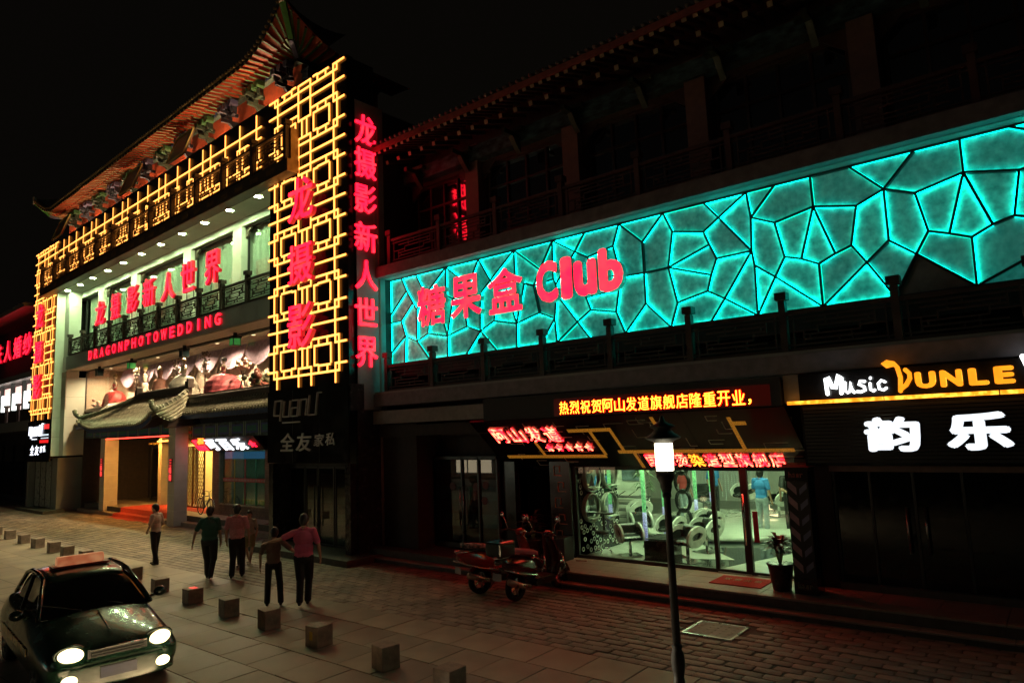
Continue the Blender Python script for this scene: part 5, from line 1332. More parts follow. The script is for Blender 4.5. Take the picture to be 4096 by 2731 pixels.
# black piers left and right with maze lines
pr = thing('salon_pier', 'black glossy pier with thin golden maze lines left of the salon glass', 'pier', (0,0,0))
mb = MB(); mb.box(-10.1, -9.5, 13.70, 14.6, .3, 2.6); mb.box(-11.6,-11.2,13.7,14.6,.3,3.3); obj('pier_body', mb, M_black, pr)
def maze(x, y, z0):
    segs = [((x,z0),(x,z0+.22)),((x,z0+.22),(x+.16,z0+.22)),((x+.16,z0+.22),(x+.16,z0+.08)),((x,z0),(x+.22,z0))]
    mm = MB()
    for (p, q) in segs: mm.bar((p[0],y,p[1]),(q[0],y,q[1]),.012,.02,up=(0,1,0))
    return mm
for i in range(5): obj('maze_line', maze(-9.95+(i%2)*.1, 13.69, .7+i*.38), mat('maze_gold', (.35,.18,.06), .4), pr)
# red mat
dm = thing('doormat', 'red doormat with pale welcome characters in front of the salon door', 'doormat', (0,0,0))
mb = MB(); mb.box(-5.80,-4.80,12.86,13.60,.301,.316); obj('mat', mb, mat('mat_red', (.45,.02,.015), .95, var=.1, scale=30, bump=.6, bscale=150), dm)
for i, ch in enumerate('欢迎光临'):
    A_, F_, N_, lo_, hi_ = glyph(ch, .0, .02); s_ = hi_-lo_; vs = []
    for p in A_:
        u = (p-lo_)/s_; vs.append((-5.66+i*.2+u[0]*.13, 13.22+u[1]*.17, .317+.003*u[2]))
    me = bpy.data.meshes.new('letter'); me.from_pydata(vs, [], F_); me.materials.append(mat('mat_letter', (.55,.45,.3), .8)); link('letter', me, dm)

# ================================================================== SALON INTERIOR
SI = thing('salon_interior', 'white and black hair salon room behind the glass front', 'room', (0,0,0))
def so(n_, mb, m, **k): return obj(n_, mb, m, SI, **k)
M_fwhite = mat('salon_floor_white', (.62,.64,.58), .10, var=.04); M_fblack = mat('salon_floor_black', (.02,.03,.03), .06, var=.1)
mb = MB(); mb.box(-14, -4.1, 13.92, 26, .262, .296); so('floor', mb, M_fblack)
mb = MB(); mb.add([(-9.4,13.96,.299),(-7.9,13.96,.299),(-8.8,17.5,.299),(-12.5,17.5,.299)],[(0,1,2,3)]); mb.add([(-7.1,14.9,.299),(-6.2,15.2,.299),(-8.5,17.6,.299),(-9.6,17.3,.299)],[(0,1,2,3)]); mb.add([(-6.2,13.96,.299),(-4.2,13.96,.299),(-4.2,17.2,.299),(-5.2,16.9,.299)],[(0,1,2,3)]); so('white_floor_inlay', mb, M_fwhite)
mb = MB(); mb.lathe([(2.55,.30),(2.6,.34),(2.6,.40),(2.55,.42)], 48, c=(-8.2,20.0,0), sx=1.15, sy=1.15); so('round_podium', mb, M_fwhite)
M_swall = mat('salon_wall', (.60,.60,.55), .5, var=.04)
mb = MB(); mb.box(-14.1,-14,13.9,26,.26,3.4); mb.box(-14,-4.0,26,26.1,.26,3.4); mb.box(-4.1,-4.0,13.92,26,.26,3.4); so('wall', mb, M_swall)
mb = MB(); mb.box(-14.1,-4.0,13.9,26.1,3.3,3.4); so('ceiling', mb, M_swall)
mb = MB(); mb.box(-14,-9.5,14.6,14.7,.3,3.3); so('left_partition', mb, M_black)
mb = MB(); mb.box(-14,-10.7,19.5,19.6,.3,3.3); wp = so('panelled_wall', mb, M_swall)
for z in (1.0, 1.32, 1.64):
    m2 = MB(); m2.box(-11.75,-10.72,19.47,19.499,z,z+.30); obj('wall_board', m2, M_white, wp)
m2 = MB(); m2.box(-11.45,-10.85,19.43,19.465,1.6,2.4); obj('poster', m2, mat('blue_poster', (.16,.22,.25), .4, var=.5, scale=4), wp)
lights = [(-8.2,15.2,'near the glass front at left'),(-5.6,15.6,'near the glass front at the door'),(-9.0,18.0,'over the styling chairs'),(-6.6,18.6,'over the round podium'),(-11.5,17.6,'beside the panelled wall'),(-8.0,22.0,'at the back before the bead curtains'),(-11.0,22.6,'in the back left corner')]
for (x, y, s_) in lights:
    li = thing('ceiling_light', 'flat greenish-white salon ceiling light %s' % s_, 'ceiling light', (x,y,3.29), 0, 'salon ceiling lights')
    mb = MB(); mb.box(-.55,.55,-.35,.35,-.04,-.01); obj('diffuser', mb, emat('salon_light', (.74,1.0,.52), 28.0), li)
    mb = MB()
    for q in ((-.6,-.55,-.4,.4),(.55,.6,-.4,.4),(-.55,.55,-.4,-.35),(-.55,.55,.35,.4)): mb.box(*q,-.05,.01)
    obj('frame', mb, M_white, li)
# ring panel with round mirrors
rp = thing('ring_partition', 'black partition dotted with white rings and four round mirrors', 'partition', (-9.5,0,0))
mb = MB(); mb.box(-.08,0,14.0,15.85,.3,2.45); obj('panel_board', mb, mat('panel_black', (.015,.02,.018), .15), rp)
random.seed(4)
rings = []; tries = 0
mirr = [(14.47,1.38,.34),(15.33,1.34,.34),(14.55,2.1,.34),(15.42,2.1,.34)]
ringmesh = MB()
pr_ = []
for k in range(17):
    t = 2*PI*k/16; pr_.append((0, math.cos(t)*.045, math.sin(t)*.045))
ringmesh.tube(pr_, .011, 5, cap=False); rme_ = ringmesh.mesh('ring', mat('ring_white', (.75,.78,.70), .4))
while len(rings) < 58 and tries < 4000:
    tries += 1; y = random.uniform(14.06,15.8); z = random.uniform(.38,2.38)
    if any(math.hypot(y-a, z-b) < .14 for a, b in rings) or any(math.hypot(y-a, z-b) < c+.09 for a, b, c in mirr): continue
    rings.append((y,z)); link('ring', rme_, rp, (.012, y, z))
M_mirror = mat('mirror', (.85,.9,.87), .02, 1.0, var=0)
for k, (y, z, r_) in enumerate(mirr):
    pr_ = [(.10, y+math.cos(2*PI*j/28)*r_, z+math.sin(2*PI*j/28)*r_) for j in range(29)]
    mb = MB(); mb.tube(pr_, .02, 6, cap=False); vs = [(.0,y+math.cos(2*PI*j/28)*r_,z+math.sin(2*PI*j/28)*r_) for j in range(28)]+[(.13,y+math.cos(2*PI*j/28)*r_,z+math.sin(2*PI*j/28)*r_) for j in range(28)]
    mb.add(vs, [(j,(j+1)%28,28+(j+1)%28,28+j) for j in range(28)], 0, True)
    mo = obj('mirror_frame', mb, mat('mirror_rim', (.5,.52,.45), .4), rp)
    mb = MB(); mb.add([(.06,y+math.cos(2*PI*j/28)*(r_-.02),z+math.sin(2*PI*j/28)*(r_-.02)) for j in range(28)], [tuple(range(28))]); obj('mirror_glass', mb, M_mirror, mo)
    mb = MB(); mb.box(.1,.22,y-.2,y+.2,z-r_+.09,z-r_+.11); obj('shelf', mb, M_white, mo)
# glittering tubes
M_tubeg = mat('bubble_tube_green', (.25,.6,.3), .15, em=(.25,.9,.30), es=.45, var=.5, scale=40, stretch=(1,1,.4)); M_tubeb = mat('bubble_tube_violet', (.5,.5,.8), .15, em=(.35,.32,.8), es=.4, var=.5, scale=40)
for (x, y, lab) in ((-8.55,15.5,'bubble column nearest the glass, left of the street lamp'),(-8.62,16.7,'bubble column behind the street lamp'),(-8.55,18.5,'bubble column beside the sofa'),(-9.0,20.6,'farthest bubble column in the salon')):
    th = thing('bubble_column', 'green and violet '+lab, 'column', (x,y,.3))
    mb = MB(); mb.lathe([(.05,.9),(.055,1.6),(.05,2.98)], 10); obj('upper_tube', mb, M_tubeg, th)
    mb = MB(); mb.lathe([(.05,.1),(.055,.5),(.05,.9)], 10); obj('lower_tube', mb, M_tubeb, th)
    mb = MB(); mb.lathe([(.09,0),(.09,.1),(.05,.1)], 10); obj('foot', mb, M_chrome, th)
# styling chairs
def styling_chair(label, x, y, rz, z=.3, s=1.0):
    th = thing('styling_chair', label, 'chair', (x,y,z), rz, 'black salon chairs with white oval side shells'); th.scale = (s,s,s)
    mb = MB(); mb.box(-.28,.28,-.28,.28,0,.025); obj('base_plate', mb, M_chrome, th)
    mb = MB(); mb.lathe([(.06,.02),(.045,.05),(.045,.40),(.07,.42)], 12); obj('pedestal', mb, M_chrome, th)
    secs = []
    for i in range(9):
        u = -.27+.54*i/8
        secs.append([(u,-.28,.42),(u,.20,.40),(u,.30,.50),(u,.32,.80),(u,.24,.86),(u,.17,.80),(u,.12,.58),(u,-.24,.55),(u,-.32,.50)])
    mb = MB(); mb.loft(secs, sm=False); obj('seat_shell', mb, mat('black_leather', (.015,.018,.017), .28), th, bevel=.03)
    for sg in (-1, 1):
        n_ = 24; out = []; inn = []; 
        for j in range(n_):
            t = 2*PI*j/n_; out.append((math.cos(t)*.36, .62+math.sin(t)*.25+.06*math.cos(t))); inn.append((math.cos(t)*.20, .63+math.sin(t)*.09+.03*math.cos(t)))
        x0_, x1_ = sg*.27, sg*.33
        vs = [(x0_,a,b) for a,b in out]+[(x0_,a,b) for a,b in inn]+[(x1_,a*.97,.62+(b-.62)*.97) for a,b in out]+[(x1_,a,b) for a,b in inn]
        fs = []
        for j in range(n_):
            k2 = (j+1) % n_; fs += [(j,k2,n_+k2,n_+j),(2*n_+j,3*n_+j,3*n_+k2,2*n_+k2),(j,2*n_+j,2*n_+k2,k2),(n_+j,n_+k2,3*n_+k2,3*n_+j)]
        mb = MB(); mb.add(vs, fs, 0); obj('side_shell', mb, mat('shell_white', (.70,.72,.66), .25), th)
        mb = MB(); mb.prism([(math.cos(2*PI*j/20)*.24, .62+math.sin(2*PI*j/20)*.14) for j in range(20)], 'x', sg*.255, sg*.268); obj('side_lining', mb, MATS['black_leather'], th)
    return th
styling_chair('styling chair in front of the ring panel, seen from its side', -8.5, 14.62, .85, s=.85)
styling_chair('styling chair close behind the planter box, left of the lamp post', -8.2, 16.2, -.2, s=.85)
styling_chair('styling chair with its back to the ring screen, deeper in the room', -9.3, 16.6, .8, s=.85)
styling_chair('white-sided chair on the far right of the round podium', -7.3, 21.6, -.6, .42, s=.85)
styling_chair('styling chair nearest the glass, right of the lamp post', -7.0, 14.55, -.25, s=.9)
styling_chair('styling chair behind the nearest one, on a square chrome foot', -7.1, 15.8, -.3, s=.9)
styling_chair('styling chair at the front edge of the white podium beside the bubble column', -7.7, 17.4, -.35, s=.85)
styling_chair('far styling chair near the bead curtains at left', -10.0, 22.2, .6, .42)
styling_chair('far styling chair beside the man in blue on the podium', -8.7, 22.6, -.5, .42)
styling_chair('styling chair beside the trolley before the panelled wall', -10.2, 18.2, -.9)
# sofa
th = thing('sofa', 'low black salon sofa with white oval ends behind the chairs', 'sofa', (-8.55, 18.75, .3), -1.0)
mb = MB(); mb.box(-.75,.75,-.32,.32,.08,.42); obj('seat', mb, MATS['black_leather'], th, bevel=.05); mb = MB(); mb.box(-.75,.75,.18,.36,.42,.78); obj('backrest', mb, MATS['black_leather'], th, bevel=.05)
for sg in (-1,1): mb = MB(); mb.prism([(math.cos(2*PI*j/20)*.38, .42+math.sin(2*PI*j/20)*.30) for j in range(20)], 'x', sg*.75, sg*.83); obj('side_shell', mb, MATS['shell_white'], th)
# stool
th = thing('stool', 'black swivel stool on chrome star foot beside the ring panel', 'stool', (-9.2, 14.55, .3))
mb = MB(); mb.lathe([(.16,.46),(.18,.48),(.18,.53),(.14,.55)], 16); obj('seat', mb, MATS['black_leather'], th)
mb = MB(); mb.lathe([(.02,.1),(.02,.46)], 8); obj('post', mb, M_chrome, th)
for k in range(5): mb = MB(); a_ = 2*PI*k/5; mb.tube([(0,0,.12),(math.cos(a_)*.14,math.sin(a_)*.14,.12),(math.cos(a_)*.24,math.sin(a_)*.24,.05)], .014, 6); mb.sph((math.cos(a_)*.24,math.sin(a_)*.24,.03), .028, n=8); obj('leg', mb, M_chrome, th)
mb = MB(); mb.box(-.25,.25,-.02,.16,.93,.96); mb.tube([(0,.08,.55),(0,.08,.94)], .03, 8); obj('tray', mb, M_blackm, th)
# black planter box and console
th = thing('planter_box', 'low black box with a slotted top between the front chairs', 'box', (-7.75, 14.75, .3), .1)
mb = MB(); mb.box(-.28,.28,-.35,.55,0,.42); obj('box_body', mb, M_black, th)
for k in range(5): mb = MB(); mb.box(-.26,.26,-.3+k*.17,-.22+k*.17,.44,.46); obj('top_slat', mb, M_alu, th)
th = thing('trolley', 'slatted chrome trolley before the panelled wall', 'trolley', (-10.9, 18.9, .3))
for k in range(4): mb = MB(); mb.box(-.6,.6,-.25,.25,.25+k*.2,.27+k*.2); obj('tray', mb, M_alu, th)
for sx in (-.55,.55):
    for sy in (-.2,.2): mb = MB(); mb.tube([(sx,sy,0),(sx,sy,.95)], .014, 6); obj('leg', mb, M_chrome, th)
for k in range(3): mb = MB(); mb.bar((-.4+k*.35,0,.88),(-.2+k*.35,.1,1.02),.05,.02); obj('tool', mb, M_chrome, th)
# divider with round openings behind lamp post
th = thing('ring_screen', 'column of black rounded rings used as a room divider', 'screen', (-8.5, 17.6, .3))
for k in range(4):
    z = .45+k*.5; pr_ = [(math.cos(2*PI*j/24)*.20, 0, z+math.sin(2*PI*j/24)*.28) for j in range(25)]; mb = MB(); mb.tube(pr_, .05, 8, cap=False); obj('ring', mb, M_black, th)
# bead curtains
random.seed(9)
for (x0_, x1_, y, lab) in ((-11.2,-8.2,23.6,'glittering bead curtain hanging at the back left of the salon'),(-8.0,-4.6,24.4,'glittering bead curtain hanging at the back right of the salon')):
    th = thing('bead_curtain', lab, 'bead curtain', (0,y,0))
    x = x0_
    while x < x1_:
        mb = MB(); L_ = random.uniform(.5,1.0); z = 3.2
        pts = []
        while z > L_: mb.sph((x,0,z), .018, n=4); z -= .07
        mb.tube([(x,0,3.25),(x,0,L_)], .005, 4); obj('bead_string', mb, mat('crystal_bead', (.7,.8,.75), .08, .6, em=(.55,.8,.6), es=.25), th); x += random.uniform(.09,.15)
# round glass tables
for (x, y, lab) in ((-8.1, 23.0, 'small round lit table near the back curtain'),):
    th = thing('round_table', lab, 'table', (x,y,.42)); mb = MB(); mb.lathe([(.35,.5),(.36,.53),(.35,.55)], 24); obj('table_top', mb, M_white, th); mb = MB(); mb.lathe([(.2,0),(.2,.02),(.03,.04),(.03,.5)], 16); obj('foot', mb, M_chrome, th)
    mb = MB(); mb.lathe([(.3,.20),(.31,.24),(.3,.26)], 24); obj('glow_disc', mb, emat('glow_disc', (1,.7,.4), 3), th)
th = thing('reception_desk', 'white reception desk with shelves at the back of the salon', 'desk', (-6.0, 23.0, .3)); mb = MB(); mb.box(-.9,.9,-.3,.3,0,1.0); obj('desk_body', mb, M_swall, th); mb = MB(); mb.box(-.95,.95,-.35,.35,1.0,1.05); obj('desk_top', mb, M_white, th)
th = thing('potted_plant', 'tall leafy plant inside the salon left of the lamp post', 'plant', (-9.6, 17.4, .3))
mb = MB(); mb.lathe([(.1,0),(.13,.25),(.12,.26)], 10); obj('pot', mb, M_white, th)
mb = MB(); random.seed(2)
for k in range(26):
    a_ = random.uniform(0,2*PI); l_ = random.uniform(.25,.5); z = random.uniform(1.2,1.9); w_ = .05
    c_ = Vector((math.cos(a_),math.sin(a_),0)); s__ = Vector((-math.sin(a_),math.cos(a_),0)); p0 = Vector((0,0,z)); 
    mb.add([p0, p0+c_*l_*.5+s__*w_+Vector((0,0,.1)), p0+c_*l_+Vector((0,0,-.05)), p0+c_*l_*.5-s__*w_+Vector((0,0,.1))], [(0,1,2,3)])
obj('leaves', mb, mat('plant_leaf', (.05,.12,.03), .5), th)
mb = MB(); mb.tube([(0,0,.2),(0,0,1.8)], .02, 6); obj('stem', mb, M_wood, th)

# ================================================================== DARK SHOP LEFT OF THE SALON
sh = thing('shop_window_unit', 'unlit shop glass with pale and red striped posters left of the salon', 'shop front', (0,0,0))
M_pw = mat('faded_paper', (.26,.24,.25), .6, var=.3, scale=3); M_pr = mat('faded_red_paper', (.22,.06,.05), .6, var=.3, scale=3)
for i, (a, b) in enumerate(((-14.0,-12.95),(-12.9,-12.35),(-12.3,-11.7))):
    mb = MB(); mb.box(a,b,13.60,13.61,.42,2.60); p = obj('glass_pane', mb, M_glassdark, sh)
    for k in range(6):
        mb = MB(); z = .5+k*.35; mb.box(a+.02,b-.02,13.62,13.63,z,z+.35); obj('paper_band', mb, (M_pr,M_pw)[k%2], p)
    mb = MB(); mb.box(b,b+.05,13.55,13.66,.3,2.7); obj('frame', mb, M_alu, p)
mb = MB(); mb.box(-14.05,-14.0,13.55,13.66,.3,2.7); mb.box(-14.05,-11.65,13.55,13.66,2.62,2.7); mb.box(-14.05,-11.65,13.55,13.66,.3,.42); obj('outer_frame', mb, M_alu, sh)
mb = MB()
for a in (-12.98,-12.85): mb.tube([(a,13.52,.9),(a,13.52,1.9)], .015, 6)
obj('door_handle', mb, M_steel, sh)
for (cx, cz) in ((-12.1,1.95),(-12.45,1.9),(-13.3,1.9),(-12.15,1.55)):
    mb = MB(); pts = [(cx+.11*math.cos(2*PI*j/10), cz+.11*math.sin(2*PI*j/10)) for j in range(10)]; mb.prism(pts, 'y', 13.588, 13.594); obj('paper_flower', mb, mat('paper_flower', (.14,.08,.08), .6), sh)

# ================================================================== MUSIC SHOP AT RIGHT
ms = thing('music_shop_sign', 'black ribbed sign board with white handwriting, orange letters and an orange light bar', 'sign', (0,12.5,0))
mb = MB(); mb.box(-3.70,-3.60+7.2,.0,.15,2.55,4.12); obj('sign_board', mb, M_black, ms)
k = 0; z = 2.6
while z < 3.55: mb = MB(); mb.box(-3.66,3.5,-.014,-.001,z,z+.045); obj('board_slat', mb, M_blackm, ms); z += .06
M_or = emat('orange_face', (1.0,.27,.01), 1.7, .15, 6); M_ow = emat('handwriting_white', (.95,1.0,1.0), 3.2)
x = -3.9
i = 0
while x < 3.0:
    mb = MB(); mb.box(x,x+.30,-.07,-.015,3.605,3.665); obj('light_bar_segment', mb, emat('orange_bar', (1.0,.26,.01), 2.4, .35, 9, (1,.42,.04)), ms); x += .305 if i % 5 != 4 else .32; i += 1
def pen(pts, m, w_=.035, nm='handwritten_letter', y=-.06, par=ms):
    mb = MB(); mb.tube([(a,y,b) for a,b in pts], w_, 8); 
    mb.sph((pts[0][0],y,pts[0][1]), w_, n=8); mb.sph((pts[-1][0],y,pts[-1][1]), w_, n=8); obj(nm, mb, m, par)
pen([(-3.22,3.76),(-3.23,4.02),(-3.19,4.04),(-3.13,3.86),(-3.09,3.84),(-3.02,4.07),(-2.98,4.02),(-3.00,3.76)], M_ow, .032)
pen([(-2.93,3.93),(-2.94,3.80),(-2.90,3.76),(-2.86,3.78),(-2.84,3.93),(-2.83,3.80),(-2.80,3.76)], M_ow, .024)
pen([(-2.63,3.93),(-2.70,3.94),(-2.72,3.89),(-2.64,3.84),(-2.63,3.79),(-2.70,3.76),(-2.75,3.77)], M_ow, .024)
pen([(-2.55,3.89),(-2.55,3.79),(-2.51,3.76),(-2.49,3.78)], M_ow, .022); pen([(-2.54,3.97),(-2.535,3.985)], M_ow, .020)
pen([(-2.33,3.90),(-2.38,3.93),(-2.43,3.88),(-2.42,3.79),(-2.36,3.77),(-2.32,3.80)], M_ow, .022)
pen([(-2.12,3.74),(-2.10,3.95),(-2.13,4.12),(-2.18,4.19),(-2.28,4.22),(-2.33,4.20),(-2.28,4.15),(-2.18,4.17)], M_or, .034, 'note_stroke')
pen([(-2.11,3.77),(-2.03,3.83),(-1.97,3.93),(-1.97,4.01),(-2.02,4.07)], M_or, .034, 'note_stroke')
mb = MB(); mb.sph((-2.27,-.06,4.19), .075,.03,.05, n=12); obj('note_head', mb, M_or, ms)
for ch, a, b in (('U',-1.9,-1.62),('N',-1.56,-1.27),('L',-1.19,-.94),('E',-.87,-.62)): letter('letter', ch, a, b, 3.76, 4.02, -.03, .05, [M_or, MATS['orange_bar']], ms, .055)
pen([(-.50,4.14),(-.46,4.0),(-.40,3.9),(-.36,4.0),(-.2,4.15)], M_ow, .035)
M_bw = emat('big_white_face', (.86,.93,1.0), 1.35, .12, 3)
letter('letter', '韵', -2.71, -1.90, 2.78, 3.34, -.02, .07, [M_bw, M_alu], ms, .05, even=True); letter('letter', '乐', -1.57, -.72, 2.79, 3.36, -.02, .07, [M_bw, M_alu], ms, .055, even=True)
mf = thing('music_shopfront', 'dark closed glass front of the music shop with two long steel door handles', 'shop front', (0,0,0))
for (a, b) in ((-3.55,-3.0),(-2.95,-2.29),(-2.27,-1.6),(-1.55,-.6),(-.55,.6),(.65,2.0)):
    mb = MB(); mb.box(a,b,13.66,13.67,.42,2.38); p = obj('glass_pane', mb, mat('black_glass', (.006,.008,.009), .05), mf)
    mb = MB(); mb.box(a-.04,a,13.62,13.70,.3,2.45); obj('frame', mb, M_alu, p)
mb = MB(); mb.box(-3.6,4,13.5,13.72,2.38,2.56); obj('frame_head', mb, mat('head_paint', (.20,.13,.11), .5), mf); mb = MB(); mb.box(-3.6,4,13.55,13.75,.30,.42); obj('sill', mb, M_riser, mf)
for a in (-2.42,-2.14): 
    mb = MB(); mb.tube([(a,13.56,1.0),(a,13.56,1.78)], .022, 8); mb.tube([(a,13.56,1.1),(a,13.66,1.1)], .012, 6); mb.tube([(a,13.56,1.7),(a,13.66,1.7)], .012, 6); obj('door_handle', mb, M_steel, mf)
mb = MB(); mb.box(-4.24,-3.6,13.6,14.6,.3,2.6); mb.box(-4.24,4,13.72,13.9,2.5,4.2); mb.box(-3.6,4,14.4,14.5,.3,2.5); ro('dividing_pier', mb, M_blackm)

# ================================================================== STREET OBJECTS
# street lamp
sl = thing('street_lamp', 'black street lamp post with a glowing white cylinder and pagoda cap', 'street lamp', (-3.52, 6.9, 0))
mb = MB(); mb.lathe([(.15,0),(.15,.08),(.11,.12),(.11,.30),(.13,.34),(.10,.40),(.085,.48),(.065,.56),(.055,.66),(.062,.70),(.052,.74),(.066,.82),(.072,.90),(.066,.98),(.046,1.02),(.058,1.05),(.044,1.08)], 24); obj('base', mb, M_blackm, sl)
mb = MB(); mb.lathe([(.044,1.08),(.040,2.0),(.037,2.58),(.050,2.60),(.046,2.64)], 20); obj('pole', mb, M_blackm, sl)
mb = MB(); mb.lathe([(.046,2.64),(.064,2.70),(.062,2.74),(.098,2.80),(.102,2.87),(.09,2.875)], 24); obj('collar', mb, M_blackm, sl)
mb = MB(); mb.lathe([(.092,2.876),(.096,3.0),(.096,3.165),(.088,3.17)], 28); obj('lamp_glass', mb, emat('lamp_glass', (1.0,.90,.62), 12, .05), sl)
mb = MB(); mb.lathe([(.10,3.17),(.115,3.19),(.19,3.222),(.195,3.232),(.12,3.28),(.09,3.32),(.135,3.345),(.14,3.355),(.07,3.385),(.035,3.41),(.02,3.46),(.0,3.48)], 24); obj('cap', mb, M_blackm, sl)
# stone bollards
M_boll = mat('bollard_stone', (.27,.20,.155), .6, var=.25, scale=7, bump=.5, bscale=35)
BL = [(-6.62,6.60),(-8.05,6.72),(-9.86,6.84),(-11.52,6.94),(-13.04,7.0),(-14.78,7.13),(-16.57,7.24),(-18.61,7.48),(-20.8,7.72),(-22.8,7.85),(-24.6,7.95),(-25.95,8.0),(-27.79,8.09),(-29.61,8.19),(-31.69,8.32),(-33.6,8.4),(-3.52+ -1.4+ -.0,6.9)]
BN = ['cube stone bollard cut by the bottom edge of the picture','stone bollard between the one cut by the bottom edge and the yellow-marked one','grey stone bollard with a yellow mark, nearest whole one left of the lamp post','second whole stone bollard left of the lamp post','third whole stone bollard, left below the walking pair','stone bollard with a red glow on its top','stone bollard just right of the taxi windscreen','stone bollard above the taxi right wing','stone bollard right behind the taxi roof sign','stone bollard hidden behind the taxi roof sign','stone bollard just left above the taxi roof','stone bollard left of the taxi roof','stone bollard, fourth from the left edge','stone bollard, third from the left edge','stone bollard, second from the left edge','stone bollard at the left edge of the picture']
random.seed(12)
bb = MB(); bb.box(-.17,.17,-.17,.17,0,.345); bme = bb.mesh('bollard', M_boll)
for i, (x, y) in enumerate(BL[:16]):
    o = link('bollard', bme, None, (x-.16, y+.17, -.004), random.uniform(-.16,.16)); md = o.modifiers.new('bevel','BEVEL'); md.width = .014; md.segments = 2
    tag(o, BN[i], 'bollard', 'stone bollards along the kerb'); o.scale = (random.uniform(.86,.98), random.uniform(.86,.98), random.uniform(.88,1.0))
    if i == 2:
        mm = MB(); mm.box(-.05,.03,-.1745,-.1705,.12,.26); obj('yellow_mark', mm, mat('mark_yellow', (.5,.32,.02), .5), o)
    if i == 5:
        mm = MB(); mm.box(-.10,.12,-.06,.07,.346,.350); obj('top_glow_patch', mm, mat('top_glow_red', (.6,.02,.03), .3, em=(1,.015,.03), es=.9), o)  # emissive red patch makes the glow on this bollard top
# barber pillar
bp_ = thing('barber_pillar', 'square black barber pillar with spiral stripes beside the salon door', 'barber pillar', (-3.98, 13.02, .3), .0)
mb = MB(); mb.box(-.2,.2,-.2,.2,0,.28); mb.box(-.2,.2,-.2,.2,1.95,2.2); obj('pillar_end', mb, M_black, bp_)
mb = MB(); mb.box(-.19,.19,-.19,.19,.28,1.95); obj('pillar_body', mb, M_blackm, bp_)
mb = MB(); mb.box(-.23,.23,-.23,.23,2.2,2.25); obj('pillar_cap', mb, mat('cap_red', (.55,.02,.03), .3), bp_)
M_str = mat('stripe_pale', (.42,.25,.28), .5)
for k in range(6):
    z = .36+k*.27
    for sg, (fx, fy) in enumerate((( 1,0),(0,1))):
        mm = MB()
        if fx: mm.add([(-.17,-.193,z+.14),(-.02,-.193,z),(-.02,-.193,z+.13),(-.17,-.193,z+.27)], [(0,1,2,3)]); 
        else: mm.add([(-.193,-.12,z+.1),(-.193,.12,z-.02),(-.193,.12,z+.1),(-.193,-.12,z+.22)], [(0,1,2,3)])
        obj('stripe', mm, M_str, bp_)
    mm = MB(); mm.add([(.03,-.193,z),(.16,-.193,z+.12),(.16,-.193,z+.22),(.03,-.193,z+.11)], [(0,1,2,3)]); obj('stripe', mm, mat('stripe_blue', (.18,.18,.30), .5), bp_)
for i, ch in enumerate('hair'):
    letter('letter', ch, -.13+i*.065, -.08+i*.065, 2.02, 2.12 if ch == 'h' else 2.09, -.2, .006, [mat('dull_red_letter', (.30,.04,.03), .5)], bp_, .01)
    letter('letter', ch, -.13+i*.065, -.08+i*.065, .10, .20 if ch == 'h' else .17, -.2, .006, [mat('dull_gold_letter', (.18,.13,.05), .5)], bp_, .01)
# potted plant beside the door
def bush(label, x, y, z, leaf, h=.85, n=60, pot=True, s=1.0):
    th = thing('potted_plant', label, 'plant', (x,y,z))
    mb = MB(); mb.lathe([(.15*s,0),(.16*s,.02),(.22*s,.42),(.235*s,.44),(.235*s,.47),(.20*s,.47)], 18); obj('pot', mb, mat('pot_black', (.02,.02,.02), .3), th)
    mb = MB()
    for k in range(7):
        a_ = 2*PI*k/7; mb.tube([(0,0,.4*s),(math.cos(a_)*.06,math.sin(a_)*.06,.65*s)], .012, 5)
    obj('stems', mb, mat('stem_green', (.25,.32,.15), .5), th)
    for k in range(n):
        a_ = random.uniform(0,2*PI); e_ = random.uniform(.1,1.2); l_ = random.uniform(.22,.38)*s; w_ = .045*s
        c_ = Vector((math.cos(a_),math.sin(a_),0)); s__ = Vector((-math.sin(a_),math.cos(a_),0)); p0 = Vector((0,0,random.uniform(.6,h)*s))+c_*.04
        m1 = p0+c_*l_*.5*math.cos(e_)+Vector((0,0,l_*.5*math.sin(e_))); m2 = p0+c_*l_*(math.cos(e_)+.15)+Vector((0,0,l_*(math.sin(e_)*.7-.15)))
        mb = MB(); mb.add([p0, m1+s__*w_, m2, m1-s__*w_, m1+Vector((0,0,-.008))], [(0,1,4),(1,2,4),(2,3,4),(3,0,4)], 0, True); obj('leaf', mb, leaf if random.random() < .75 else mat('red_leaf', (.22,.03,.03), .4), th)
random.seed(31)
bush('dark red-leaved plant in a black pot beside the salon door', -4.45, 12.98, .3, mat('dark_leaf', (.035,.05,.025), .4), n=75)
bush('shadowy leafy plant left of the salon glass beside the black pier', -10.3, 13.2, .3, MATS['dark_leaf'], h=1.0, n=60)
th = thing('black_box', 'plain black box standing left of the salon glass', 'box', (-9.75, 13.45, .3)); mb = MB(); mb.box(-.35,.3,-.2,.2,0,.5); obj('box_body', mb, M_blackm, th, bevel=.01); mb = MB(); mb.box(-.35,.3,-.2,.2,.502,.52); obj('lid', mb, M_alu, th)
th = thing('power_strip', 'small white power strip with its cable on the salon step', 'power strip', (-9.15, 13.5, .302), .3)
mb = MB(); mb.box(-.13,.13,-.03,.03,0,.03); obj('strip_body', mb, mat('strip_pink', (.5,.3,.25), .5), th); mb = MB(); mb.tube([(-.13,0,.02),(-.2,.05,.02),(-.22,.15,.03),(-.15,.18,.01),(-.08,.1,.01)], .006, 5); mb.tube([(.13,0,.02),(.22,.06,.02),(.3,.0,.01)], .006, 5); obj('cable', mb, M_white, th)
